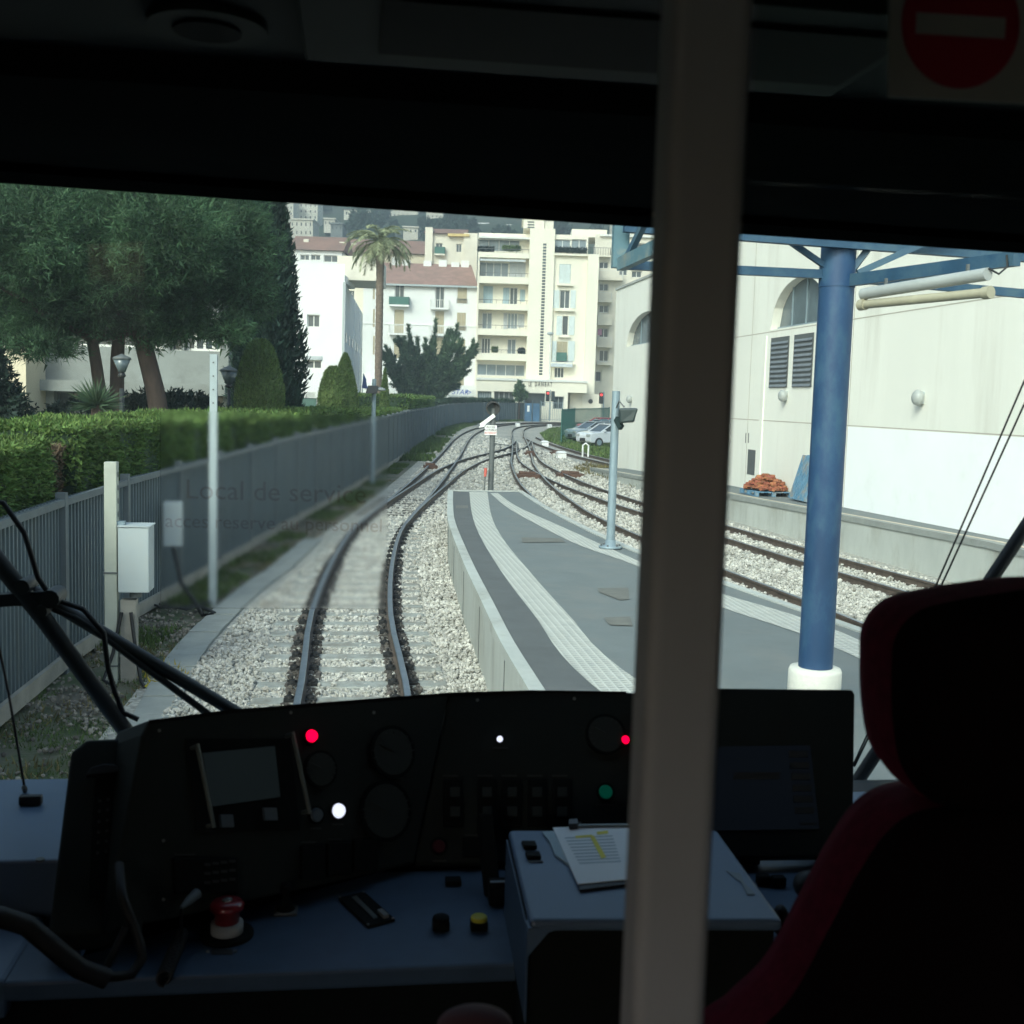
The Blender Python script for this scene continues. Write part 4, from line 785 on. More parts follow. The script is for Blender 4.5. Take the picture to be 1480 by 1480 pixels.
# palm
DPM = 70; c0 = dp(546, 600, DPM); top = dp(550, 352, DPM); t = thing('palm_tree', (c0[0], c0[1], -.1), 'tall palm tree with a brown trunk and drooping pale green crown', 'tree')
n = 60; tr_ = MB(); tr_.tube([(c0[0]+(top[0]-c0[0])*k/n, c0[1]+(top[1]-c0[1])*k/n, -.1+(top[2]+.1)*k/n) for k in range(n+1)], [(.33-.10*min(1, k/20)+.06*max(0, (k-50)/10))*(1.05 if k % 2 else .97) for k in range(n+1)], 12); tr_.build('trunk', 'palm_bark', t)
FV, FF = [], []; off = 0
for k in range(46):
    a = k*2.39996; el = math.radians(npr.uniform(-22, 75)); L = npr.uniform(2.1, 2.75); d = np.array([math.cos(a), math.sin(a)]); P = []; p = np.array(top)+[0, 0, .05]; e = el
    for s in range(13): P.append(p.copy()); p = p+np.array([d[0]*math.cos(e), d[1]*math.cos(e), math.sin(e)])*L/12; e -= math.radians(8.5 if el > 0 else 6)
    P = np.array(P); pp, dd, ll = [], [], []
    sd_ = np.array([-d[1], d[0], 0])
    for s in range(1, 12):
        for j in range(4):
            for sg in (-1, 1): f = j/4; pp.append(P[s]*(1-f)+P[s+1]*f); tg = P[s+1]-P[s]; tg /= np.linalg.norm(tg); dd.append(sd_*sg*.9+tg*.8+[0, 0, -.25]+npr.normal(size=3)*.12); ll.append(.5*math.sin(math.pi*(s+f+1)/13.5)+.06)
    V, F = tris(np.array(pp), np.array(dd), np.array(ll), .022); FV.append(V); FF.append(F+off); off += len(V)
    mbx = MB(); mbx.tube(P, [.03*(1-i/14)+.006 for i in range(13)], 4); vv = np.array(mbx.v); 
    qd = np.array([f for f in mbx.f if len(f) == 4]); F2 = np.concatenate([qd[:, [0, 1, 2]], qd[:, [0, 2, 3]]]); FV.append(vv); FF.append(F2+off); off += len(vv)
npmesh('crown', np.concatenate(FV), np.concatenate(FF), 'palm_leaf', t)
# spreading conifer with upswept arms
DC = 112; c0 = dp(618, 590, DC); t = thing('conifer_tree', (c0[0], c0[1], -.1), 'spreading dark conifer with upswept pointed branches before the white house', 'tree'); mb = MB(); FV, FF = [], []; off = 0
tips = [(557, 500, 0), (560, 522, 1), (575, 487, -1), (590, 470, 0), (603, 488, 1), (630, 462, 0), (628, 492, -1), (648, 478, 1), (661, 470, 0), (668, 492, -1), (683, 500, 0), (672, 515, 1.5), (568, 545, 0), (668, 535, 1), (610, 520, -2), (640, 520, -2), (585, 515, -1.5), (646, 552, 0), (580, 565, -.5), (620, 545, -3), (600, 560, -2), (556, 512, 2), (562, 535, -1), (690, 498, 1), (678, 508, -1), (582, 500, 2), (640, 500, 2), (654, 495, -2), (598, 505, -3), (622, 505, -3), (574, 530, -2), (660, 528, -2), (642, 536, 2), (615, 490, 2), (596, 535, 2), (636, 572, -2)]
for (tx_, ty_, dy) in tips:
    e = dp(tx_, ty_, DC+dy); s = dp(618+(tx_-618)*.15, 585-(590-ty_)*.12, DC); m_ = (s+e)/2+(e-s)@np.eye(3)*0+np.array([(e-s)[0]*.15, 0, -.15*np.linalg.norm(e-s)*.6])
    P = np.array([(1-a)**2*s+2*a*(1-a)*m_+a*a*e for a in np.linspace(0, 1, 12)]); mb.tube(P, [.12*(1-i/12)+.02 for i in range(12)], 6)
    n = 650; a = npr.rand(n)**.8; ii = np.clip((a*11).astype(int), 0, 10); f = (a*11-ii)[:, None]; C = P[ii]*(1-f)+P[ii+1]*f; tg = P[ii+1]-P[ii]; tg /= np.linalg.norm(tg, axis=1, keepdims=True)
    rad = (.55*(1-a)**.9+.05)[:, None]; Q = C+unit(n)*npr.rand(n, 1)**.5*rad; V, F = tris(Q, tg*1.0+unit(n)*.9, .42, .06); FV.append(V); FF.append(F+off); off += len(V)
    for sb in range(9):   # side sprays
        i0 = npr.randint(3, 11); sd2 = (P[min(i0+1, 11)]-P[i0]); sd2 /= np.linalg.norm(sd2); d2 = sd2*.75+unit(1)[0]*.75+[0, 0, .1]; d2 /= np.linalg.norm(d2); Ls = npr.uniform(.7, 1.9)*(1.25-i0/12)
        m2 = 150; a2 = npr.rand(m2, 1); Q = P[i0]+d2*a2*Ls+[0, 0, .25]*a2**2*Ls+unit(m2)*npr.rand(m2, 1)**.5*(.30*(1-a2)+.05); V, F = tris(Q, d2+unit(m2)*.8, .38, .055); FV.append(V); FF.append(F+off); off += len(V)
for k in range(3): limb(mb, (c0[0], c0[1], .1), c0+[(k-1)*.8, 0, 2.0], .35, .2)
mb.build('trunk', 'bark', t); npmesh('crown', np.concatenate(FV), np.concatenate(FF), 'conifer_leaf', t)
# yucca, ivy clump, lamps
def spiky(px, py, d, h, n, m, lab, nm, cat):
    c = dp(px, py, d); t = thing(nm, (c[0], c[1], -.1), lab, cat); MB().cyl((c[0], c[1], -.1), (c[0], c[1], c[2]), .12, .1, 8).build('stem', 'bark', t)
    D_ = unit(n); D_[:, 2] = np.abs(D_[:, 2])*1.2-.25; V, F = tris(np.tile(c, (n, 1)), D_, h*npr.uniform(.7, 1.1, n), .03); npmesh('crown', V, F, m, t)
spiky(140, 586, 20, .55, 220, 'yucca_leaf', 'spiky yucca plant growing behind the left hedge under the pine', 'yucca_plant', 'plant')
def bush(nm, lobes, n, per, L, m, lab, cat='shrub'):
    l = lobes[0]; t = thing(nm, (l[0], l[1], -.1), lab, cat); mb = MB(); mb.cyl((l[0], l[1], -.2), (l[0], l[1], l[2]), .1, .05, 7); mb.build('stem', 'bark', t); V, F = lobes_cloud(lobes, n, per, .2, L, L*.3, .3, .6); npmesh('foliage', V, F, m, t)
bush('ivy_shrub', [LB(-2, 600, .7, .8, 24), LB(-40, 560, .8, 1.0, 24)], 240, 40, .13, 'ivy_leaf', 'dark leafy shrub at the left edge behind the hedge')
bush('shrub', [LB(195, 605, 1.3, .6, 30), LB(250, 600, 1.6, .6, 31), LB(120, 608, 1.2, .5, 31)], 300, 40, .14, 'ivy_leaf', 'low dark shrubs under the pine trunks')
bush('shrub', [LB(751, 564, .4, 1.1, 135.3), LB(752, 571, .8, .6, 135.3)], 90, 30, .3, 'conifer_leaf', 'small dark conifer above the far hedge')
for (px, pyt, pyb, d, lab) in ((176, 516, 620, 22, 'black lantern street lamp standing before the pine trunks'), (331, 533, 600, 33, 'smaller black lantern lamp right of the tall white marker post')):
    a = dp(px, pyt, d); s = d/22*.9; t = thing('lantern_lamp', (a[0], a[1], -.1), lab, 'street lamp'); MB().lathe((a[0], a[1], -.1), [(.09, 0), (.09, .5), (.05, .6), (.045, a[2]-.5)], 10).build('mast', 'black_metal', t)
    z = a[2]-.32*s; MB().lathe((a[0], a[1], z-.12), [(.03, 0), (.09*s, .05), (.05*s, .12)], 8).build('cup', 'black_metal', t)
    MB().lathe((a[0], a[1], z), [(.08*s, 0), (.2*s, .27*s)], 6).build('glass', 'arch_glass', t); MB().lathe((a[0], a[1], z+.27*s), [(.22*s, 0), (.2*s, .04), (.05*s, .10*s), (.01, .12*s)], 6).build('cap', 'iron', t)

# ================================================================== BUILDINGS
def facade(par, D0, U0, U1, Z0, Z1, holes, m, depth=.25, nm='wall', back=8, roofcap=True):
    us = sorted(set([U0, U1]+[h[0] for h in holes]+[h[1] for h in holes])); zs = sorted(set([Z0, Z1]+[h[2] for h in holes]+[h[3] for h in holes])); mb = MB()
    for a, b in zip(us[:-1], us[1:]):
        for c, d in zip(zs[:-1], zs[1:]):
            um, zm = (a+b)/2, (c+d)/2
            if any(h[0] < um < h[1] and h[2] < zm < h[3] for h in holes): continue
            mb.add([Wd(a, D0, c), Wd(b, D0, c), Wd(b, D0, d), Wd(a, D0, d)], [(0, 1, 2, 3)])
    for h in holes:
        a, b, c, d = h[:4]; F_, B_ = D0, D0+depth
        for p, q_ in (((a, c), (b, c)), ((b, c), (b, d)), ((b, d), (a, d)), ((a, d), (a, c))):
            mb.add([Wd(p[0], F_, p[1]), Wd(q_[0], F_, q_[1]), Wd(q_[0], B_, q_[1]), Wd(p[0], B_, p[1])], [(0, 1, 2, 3)])
    if back:
        for u in (U0, U1): mb.add([Wd(u, D0, Z0), Wd(u, D0+back, Z0), Wd(u, D0+back, Z1), Wd(u, D0, Z1)], [(0, 1, 2, 3)])
        mb.add([Wd(U0, D0+back, Z0), Wd(U1, D0+back, Z0), Wd(U1, D0+back, Z1), Wd(U0, D0+back, Z1)], [(0, 1, 2, 3)])
        mb.add([Wd(U0, D0, Z1), Wd(U1, D0, Z1), Wd(U1, D0+back, Z1), Wd(U0, D0+back, Z1)], [(0, 1, 2, 3)])
    return mb.build(nm, m, par)
def hole(D0, x0, y0, x1, y1):
    xm, ym = (x0+x1)/2, (y0+y1)/2; return (q(x0, ym, D0)[0], q(x1, ym, D0)[0], q(xm, y1, D0)[1], q(xm, y0, D0)[1])
def window(par, D0, h, kind='glass', mull=1, depth=.25, frame='frame_white', pane='pane', trans=1):
    a, b, c, d = h; w_ = b-a; hh = d-c; fw = min(.09, w_*.08)
    fr = MB(); e = D0+depth
    for (x0, x1, z0, z1) in ((a, a+fw, c, d), (b-fw, b, c, d), (a+fw, b-fw, c, c+fw), (a+fw, b-fw, d-fw, d)): fr.wbox(x0, x1, e-.1, e-.02, z0, z1)
    for k in range(mull): u = a+w_*(k+1)/(mull+1); fr.wbox(u-fw*.5, u+fw*.5, e-.095, e-.025, c+fw, d-fw)
    for k in range(trans-1): z = c+hh*(k+1)/trans; fr.wbox(a+fw, b-fw, e-.09, e-.03, z-fw*.3, z+fw*.3)
    f = fr.build('window', frame, par)
    MB().add([Wd(a, e-.03, c), Wd(b, e-.03, c), Wd(b, e-.03, d), Wd(a, e-.03, d)], [(0, 1, 2, 3)]).build('pane', pane, f)
    if kind.startswith('shut'):
        col = {'shutb': 'shutter_beige', 'shutg': 'shutter_grey', 'shutt': 'shutter_blue', 'shutp': 'shutter_pale'}[kind]; sh = MB()
        for (x0, x1) in ((a+fw*.3, a+w_*.49), (a+w_*.51, b-fw*.3)):
            sh.wbox(x0, x1, D0+.02, D0+.08, c+.02, d-.02)
            n = 10
            for k in range(n): z = c+hh*(k+.5)/n; sh.wbox(x0+.08, x1-.08, D0-.01, D0+.02, z-hh*.01, z+hh*.012)
        sh.build('shutter', col, f)
    if kind == 'open':   # leaf shutters folded flat on the wall either side
        sh = MB(); 
        for sg, x in ((-1, a), (1, b)): sh.wbox(min(x, x+sg*w_*.42), max(x, x+sg*w_*.42), D0-.07, D0-.02, c, d)
        sh.build('shutter', 'shutter_pale', f)
    return f
def railing(par, D0, u0, u1, z0, h=.95, out=1.0, m='frame_white', bars=.16, nm='balcony', solid=None, slab='cream_render'):
    mb = MB().wbox(u0, u1, D0-out, D0-.003, z0-.22, z0); s = mb.build(nm, slab, par)
    if solid: MB().wbox(u0, u1, D0-out, D0-out+.08, z0+.003, z0+h).wbox(u0, u0+.08, D0-out+.083, D0-.01, z0+.003, z0+h).wbox(u1-.08, u1, D0-out+.083, D0-.01, z0+.003, z0+h).build('parapet', solid, s)
    else:
        r = MB().wbox(u0, u1, D0-out, D0-out+.05, z0+h-.05, z0+h); n = max(2, int((u1-u0)/bars))
        for k in range(n+1): u = u0+.02+(u1-u0-.04)*k/n; r.wbox(u-.02, u+.02, D0-out+.005, D0-out+.04, z0, z0+h-.053)
        for u in (u0, u1-.04):
            r.wbox(u, u+.04, D0-out+.053, D0-.01, z0+h-.05, z0+h)
            for k in range(5): d_ = D0-out+out*(k+.5)/5; r.wbox(u+.005, u+.035, d_, d_+.03, z0, z0+h-.053)
        r.build('railing', m, s)
    return s
A1 = lambda x, y: (380+.2162*x, 280+.2162*y)
A2 = lambda x, y: (640+.2162*x, 280+.2162*y)
def H1(D0, x0, y0, x1, y1): return hole(D0, *A1(x0, y0), *A1(x1, y1))
def H2(D0, x0, y0, x1, y1): return hole(D0, *A2(x0, y0), *A2(x1, y1))
# --- building behind the pine
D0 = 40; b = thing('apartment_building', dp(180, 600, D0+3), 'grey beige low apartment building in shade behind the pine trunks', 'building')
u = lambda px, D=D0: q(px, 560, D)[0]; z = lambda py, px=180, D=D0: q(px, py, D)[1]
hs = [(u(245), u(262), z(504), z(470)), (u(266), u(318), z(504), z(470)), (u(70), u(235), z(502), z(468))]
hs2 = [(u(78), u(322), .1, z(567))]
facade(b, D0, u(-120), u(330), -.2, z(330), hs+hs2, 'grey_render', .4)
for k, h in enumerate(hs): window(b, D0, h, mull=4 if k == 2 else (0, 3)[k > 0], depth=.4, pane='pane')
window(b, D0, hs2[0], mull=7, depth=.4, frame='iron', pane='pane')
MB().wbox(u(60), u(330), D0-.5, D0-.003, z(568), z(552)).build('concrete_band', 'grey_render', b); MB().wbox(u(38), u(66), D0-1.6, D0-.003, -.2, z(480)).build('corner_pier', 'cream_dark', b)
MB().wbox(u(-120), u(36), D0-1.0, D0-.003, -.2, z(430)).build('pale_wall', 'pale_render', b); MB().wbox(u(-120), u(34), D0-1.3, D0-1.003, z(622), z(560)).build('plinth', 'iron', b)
# --- white modern building with receding side
D0 = 96; b = thing('white_building', dp(465, 590, D0), 'plain white rendered building with two small windows beside the cypress', 'building')
zt = q(450, 380, D0)[1]; U0, U1 = q(425, 480, D0)[0], q(497, 480, D0)[0]
w1 = H1(D0, 295, 808, 380, 893); w2 = H1(D0, 285, 1112, 392, 1170)
facade(b, D0, U0, U1, -.2, zt, [w1, w2], 'white_render', .3, back=0); window(b, D0, w1, mull=1, depth=.3); window(b, D0, w2, mull=1, depth=.3)
fr = H1(D0, 282, 1085, 395, 1112); MB().wbox(fr[0], fr[1], D0-.12, D0-.003, fr[2]+.02, fr[3]).build('roller_shutter', 'shutter_grey', b)
P0 = Wd(U1, D0, 0); P1 = Wd(q(524, 480, 132)[0], 132, 0); zs1 = q(500, 408, D0)[1]
def sidewall(P0, P1, z0, zA, zB, m, nm, par): return MB().add([(P0[0], P0[1], z0), (P1[0], P1[1], z0), (P1[0], P1[1], zB), (P0[0], P0[1], zA)], [(0, 1, 2, 3)]).build(nm, m, par)
sidewall(P0, P1, -.2, zs1, zs1, 'white_render', 'side_wall', b)
MB().add([Wd(U0, D0, zt), Wd(q(466, 380, D0)[0], D0, zt), Wd(q(466, 380, D0)[0], D0+20, zt), Wd(U0, D0+20, zt)], [(0, 1, 2, 3)]).build('flat_roof', 'concrete', b)
ux = q(466, 390, D0)[0]; MB().wbox(ux, U1+.0, D0+.003, D0+6, zs1, zt-.9).build('roof_block', 'white_render', b); MB().wbox(ux+.9, U1+2.4, D0+2, D0+9, zs1+.4, zs1+2.4).build('roof_block', 'pale_render', b)
MB().wbox(U1-.12, U1+.1, D0-.12, D0-.003, -.2, zs1).build('downpipe', 'box_grey', b)
P0v, P1v = np.array(P0[:2]), np.array(P1[:2]); dv = (P1v-P0v); 
for fz in (.97,): 
    for k in range(7):
        a_ = P0v+dv*(k+.5)/7; n_ = np.array([dv[1], -dv[0]])/np.linalg.norm(dv)
        for zz in (7.3, 3.2):
            e0 = a_; e1 = a_+dv*.035; o = n_*.04; MB().prism([(e0[0]+o[0], e0[1]+o[1], zz), (e1[0]+o[0], e1[1]+o[1], zz), (e1[0]+o[0], e1[1]+o[1], zz+.8), (e0[0]+o[0], e0[1]+o[1], zz+.8)], (-n_[0]*.03, -n_[1]*.03, 0)).build('small_window', 'pane', b)
for k in (0, .45, .75):
    a_ = P0v+dv*k; o = n_*.09; MB().prism([(a_[0], a_[1], zs1-.2), (a_[0]+dv[0]*.02, a_[1]+dv[1]*.02, zs1-.2), (a_[0]+dv[0]*.02+o[0], a_[1]+dv[1]*.02+o[1], zs1-.2), (a_[0]+o[0], a_[1]+o[1], zs1-.2)], (0, 0, .0-zs1)).build('pilaster', 'white_render', b)
hh = H1(D0-4, 225, 1325, 355, 1365); t = thing('pierced_wall', Wd(hh[0], D0-4, -.2), 'low dark wall with white pierced screen blocks under the white building', 'wall'); MB().wbox(hh[0], hh[1], D0-4, D0-3.7, -.2, hh[3]).build('backing', 'green_metal', t)
sc_ = MB()
for i in range(12):
    for j in range(2): u_ = hh[0]+(hh[1]-hh[0])*(i+.5)/12; z_ = hh[2]+(hh[3]-hh[2])*(j+.5)/2; sc_.wbox(u_-.12, u_+.12, D0-4.08, D0-4.003, z_-.12, z_+.12)
sc_.build('screen_blocks', 'frame_white', t)
# --- white four storey house, red roof
D0 = 142; b = thing('white_apartment_house', dp(605, 580, D0), 'white four storey house with balconies, beige shutters and a red tiled roof', 'building')
U0, U1 = q(524, 490, D0)[0], q(688, 490, D0)[0]; ze = q(605, 411, D0)[1]
WN = [(735, 600, 748, 705, 'shutb', 0), (735, 770, 748, 890, 'shutb', 0), (735, 950, 748, 1075, 'shutb', 0), (882, 605, 945, 745, 'glass', 1), (878, 775, 942, 932, 'shutb', 1), (876, 975, 940, 1100, 'shutb', 1), (1152, 620, 1214, 765, 'glass', 1), (1150, 785, 1210, 935, 'shutb', 1), (1148, 960, 1208, 1100, 'shutb', 1), (1300, 625, 1364, 733, 'shutb', 1), (1296, 795, 1356, 915, 'shutb', 1), (1290, 975, 1352, 1085, 'shutb', 1), (1285, 1150, 1345, 1290, 'shutb', 1), (870, 1150, 935, 1290, 'shutb', 1)]
hs = [H1(D0, *w_[:4]) for w_ in WN]; sh_ = H1(D0, 735, 1300, 1180, 1365)
facade(b, D0, U0, U1, 0, ze, hs, 'white_render', .3, back=12)
for h, w_ in zip(hs, WN): window(b, D0, h, w_[4], mull=w_[5], depth=.3, pane='pane')
for (x0, x1, yb_, m_) in ((848, 980, 745, 'solid'), (1120, 1246, 765, 'r'), (845, 972, 935, 'r'), (1116, 1240, 940, 'r')):
    h = H1(D0, x0, yb_-60, x1, yb_); railing(b, D0, h[0], h[1], h[2], .95, 1.0, 'frame_white' if m_ == 'r' else None, .22, solid='awning_green' if m_ == 'solid' else None, slab='white_render')
for x0, x1, yb_ in ((1296, 1366, 733), (1292, 1358, 915)):
    h = H1(D0, x0, yb_-30, x1, yb_); r = MB().wbox(h[0], h[1], D0-.1, D0-.05, h[3]-.06, h[3]); 
    for k in range(9): u_ = h[0]+(h[1]-h[0])*k/8; r.wbox(u_-.02, u_+.02, D0-.09, D0-.06, h[2], h[3]-.063)
    r.build('window_guard', 'iron', b)
MB().wbox(U0, U1, D0-.10, D0-.003, q(600, 470, D0)[1], q(600, 469, D0)[1]).build('string_course', 'white_render', b)
rz = q(610, 381, D0+6)[1]; ua, ub = q(541, 381, D0+6)[0], q(681, 386, D0+6)[0]
rf = MB().add([Wd(U0-.3, D0-.6, ze-.05), Wd(U1+.1, D0-.6, ze-.05), Wd(ub, D0+6, rz), Wd(ua-1, D0+6, rz), Wd(U0-.3, D0+12.4, ze-.05), Wd(U1+.1, D0+12.4, ze-.05)], [(0, 1, 2, 3), (4, 5, 2, 3), (1, 5, 2), (0, 4, 3)]).build('roof', 'tile', b)
MB().wbox(U0-.3, U1+.1, D0-.62, D0-.5, ze-.28, ze-.06).build('gutter', 'box_grey', b)
for (px, py0, py1) in ((572, 381, 372), (587, 382, 376), (618, 384, 377), (640, 384, 376), (658, 385, 379), (672, 385, 377)):
    u_ = q(px, py0, D0+5.5)[0]; MB().wbox(u_-.5, u_+.5, D0+5.2, D0+6.2, rz-.6, q(px, py1, D0+5.5)[1]).build('chimney', 'white_render', rf)
# shop front with sign
sg = hole(D0-2, 648, 557, 690, 574); t = thing('low_shop', Wd(sg[0], D0-2, .4), 'low white shop front with a blue lettered sign at the foot of the white house', 'shop'); MB().wbox(q(690, 570, D0-2)[0]-14, sg[1], D0-2, D0-.01, .3, sg[3]).build('wall', 'white_render', t)
s_ = hole(D0-2, 649, 562, 684, 572); sp = MB().wbox(s_[0], s_[1], D0-2.15, D0-2.003, s_[2], s_[3]).build('sign_board', 'sign_white', t); MB().wbox(s_[0]-.05, s_[1]+.05, D0-2.12, D0-2.003, s_[2]-.18, s_[2]-.005).build('sign_edge', 'box_grey', t)
cz = (s_[2]+s_[3])/2; o_ = np.array(Wd(s_[0]+1.35, D0-2.17, cz)); text('sign_text', 'STAR', .86, o_, RT0, (0, 0, 1), 'sign_blue', t, .01, shear=.25, sx=1.0)
text('sign_text', '<>', .8, np.array(Wd(s_[1]-.62, D0-2.17, cz)), RT0, (0, 0, 1), 'sign_blue', t, .01, sx=.9)
s2 = hole(D0-2, 526, 557, 537, 562); t = thing('shop_sign', Wd(s2[0], D0-2, s2[2]), 'small blue and white sign glimpsed left of the palm trunk', 'sign'); MB().wbox(s2[0], s2[1], D0-2.1, D0-2, s2[2], s2[3]).build('board', 'sign_white', t); MB().wbox(s2[0]+.05, s2[1]-.3, D0-2.13, D0-2.103, s2[2]+.12, s2[3]-.12).build('blue_stripe', 'sign_blue', t)
t = thing('flag', Wd(*[q(525, 575, 100)[0], 100, 0]), 'dark blue flag hanging on a pole before the white buildings', 'flag'); a = dp(527, 540, 100); c_ = dp(522, 580, 100); MB().cyl((a[0]-.3, a[1], 0), (a[0]-.1, a[1], a[2]), .035, n=8).build('flagpole', 'galv', t)
MB().prism([(a[0]-.1, a[1], a[2]), (a[0]+.12, a[1]+.1, a[2]-.5), (a[0]+.22, a[1], a[2]-1.3), (a[0]-.22, a[1]-.1, a[2]-1.25)], (.03, .03, 0)).build('cloth', mat('flag_blue', (.03, .05, .16), .9), t)
# --- big cream apartment block
D0 = 140; b = thing('cream_apartment_block', dp(770, 590, D0), 'tall cream apartment block with a stair tower marked by a line of small windows', 'building')
G = lambda *a: H2(D0, *a)
UL, UT0, UT1, UR = q(689, 470, D0)[0], q(762, 470, D0)[0], q(798, 470, D0)[0], q(846, 470, D0)[0]
zL = q(720, 335, D0)[1]
zr = lambda y, x=390: q(*A2(x, y), D0)[1]
WL = [(237, 305, 515, 385, 'glass', 3, 'pane_light'), (240, 458, 440, 555, 'glass', 3, 'pane_light'), (445, 458, 553, 562, 'shutg', 1, 'pane'), (270, 617, 335, 732, 'shutt', 1, 'pane'), (402, 627, 445, 738, 'shutt', 0, 'pane'), (448, 627, 500, 740, 'glass', 1, 'pane'), (515, 640, 550, 722, 'shutt', 0, 'pane'), (262, 795, 330, 905, 'glass', 1, 'pane_light'), (405, 797, 430, 905, 'shutg', 0, 'pane'), (432, 797, 500, 905, 'glass', 2, 'pane_light'), (502, 805, 545, 895, 'shutg', 0, 'pane'), (258, 965, 318, 1068, 'glass', 2, 'pane'), (430, 972, 488, 1085, 'glass', 1, 'pane_light'), (228, 1140, 548, 1218, 'glass', 4, 'pane_light')]
DR = D0+1.2     # recessed behind balconies
hs = [hole(DR, *A2(*w_[:2]), *A2(*w_[2:4])) for w_ in WL]
facade(b, DR, UL, UT0, .3, zL, hs, 'cream_render', .3, back=14)
for h, w_ in zip(hs, WL): window(b, DR, h, w_[4], mull=w_[5], depth=.3, pane=w_[6])
for (ya, yb_) in ((388, 430), (548, 602), (728, 778), (897, 948), (1060, 1115)):
    zt_, zb_ = zr(ya), zr(yb_); s = MB().wbox(UL+.1, UT0-.003, D0-.45, DR-.003, zb_, zb_+.25).build('balcony', 'cream_render', b); MB().wbox(UL+.1, UT0-.003, D0-.45, D0-.33, zb_+.253, zt_-.15).build('parapet', 'cream_render', s)
    r = MB().wbox(UL+.1, UT0-.003, D0-.41, D0-.37, zt_+.25, zt_+.31)
    for k in range(9): u_ = UL+.15+(UT0-UL-.3)*k/8; r.wbox(u_-.02, u_+.02, D0-.405, D0-.375, zt_-.147, zt_+.247)
    r.build('railing', 'iron', s)
MB().wbox(UL, UT0+.02, D0-.2, DR-.003, zr(300), zr(288)).build('roof_slab', 'frame_white', b); MB().wbox(UL-.0, UL+.18, D0-.5, DR-.003, zr(1120), zr(430)).build('end_fin', 'pale_render', b)
for (ya, ua_, ub_) in ((440, 240, 553),): 
    g_ = hole(D0-.4, *A2(ua_, 438), *A2(ub_, 452)); MB().wbox(g_[0], g_[1], D0-.5, D0-.42, g_[2], g_[3]).build('awning_rail', 'shutter_grey', b)
# tower
zT = zr(235, 640); facade(b, D0-.4, UT0, UT1, .3, zT, [], 'cream_render', back=10, nm='stair_tower')
a_ = hole(D0-.4, *A2(540, 165), *A2(680, 235)); tw = MB().wbox(a_[0], a_[1], D0-.3, D0+7, zT+.003, a_[3]).build('tower_head', 'cream_render', b); MB().wbox(a_[0]-.2, a_[1]+.2, D0-.5, D0+7.2, a_[3]+.003, a_[3]+.3).build('tower_cap', 'cream_render', b)
for y0 in (183, 201, 219): h = hole(D0-.5, *A2(567, y0), *A2(612, y0+9)); MB().wbox(h[0], h[1], D0-.33, D0-.303, h[2], h[3]).build('tower_slot', 'iron', b)
h = hole(D0-.3, *A2(683, 180), *A2(738, 232)); MB().wbox(h[0], h[1]+.05, D0-.2, D0+5, zT+.003, h[3]).build('tower_annex', 'pale_render', b)
x_, _ = A2(672, 330); xb_, _ = A2(650, 1210); sl = MB(); zz0, zz1 = zr(1215, 650), zr(332, 686); us_ = q(*A2(668, 770), D0-.4)[0]
ns = 44
for k in range(ns):
    za = zz0+(zz1-zz0)*k/ns; hgt = (zz1-zz0)/ns
    sl.wbox(us_-.20, us_+.20, D0-.43, D0-.403, za+hgt*.14, za+hgt*(.80))
sl.build('stair_window_strip', 'pane', b, label='vertical strip of small dark stair windows')
# right section
WR = [(745, 305, 855, 395, 'glass', 1, 'pane_light'), (860, 305, 962, 400, 'glass', 1, 'pane_light'), (778, 470, 855, 600, 'shutp', 1, 'pane'), (782, 645, 850, 768, 'glass', 1, 'pane'), (800, 818, 838, 945, 'glass', 0, 'pane'), (762, 988, 832, 1115, 'shutb', 1, 'pane'), (745, 1160, 810, 1232, 'glass', 2, 'pane')]
hs = [G(*w_[:4]) for w_ in WR]; facade(b, D0, UT1, UR, .3, zr(275, 850), hs, 'cream_render', .3, back=12)
for h, w_ in zip(hs, WR): window(b, D0, h, w_[4], mull=w_[5], depth=.3, pane=w_[6])
for k, (x0, x1, ya, yb_) in enumerate(((738, 778, 645, 765), (853, 888, 645, 765), (760, 797, 818, 945), (841, 880, 818, 945), (730, 758, 985, 1118), (837, 880, 985, 1118))):
    h = G(x0, ya, x1, yb_); MB().wbox(h[0], h[1], D0-.09, D0-.01, h[2], h[3]).build('open_shutter', 'shutter_pale', b)
for (x0, x1, y_) in ((765, 870, 605), (745, 880, 775), (770, 850, 950), (705, 880, 1128), (742, 965, 405)): h = G(x0, y_, x1, y_+12); MB().wbox(h[0], h[1], D0-.5, D0-.003, h[2], h[3]).build('window_ledge', 'cream_render', b)
h = G(758, 1062, 828, 1118); MB().wbox(h[0], h[1], D0-.45, D0-.4, h[2], h[3]).build('green_screen', 'awning_green', b)
h = G(720, 1135, 865, 1160); MB().add([Wd(h[0], D0-1.2, h[2]), Wd(h[1], D0-1.2, h[2]), Wd(h[1], D0-.01, h[3]+.3), Wd(h[0], D0-.01, h[3]+.3)], [(0, 1, 2, 3)]).build('awning', 'shutter_grey', b)
U2 = q(862, 470, D0)[0]; facade(b, D0-.5, UR+.002, U2, .3, zr(405, 930), [], 'cream_render', back=12, nm='side_pier')
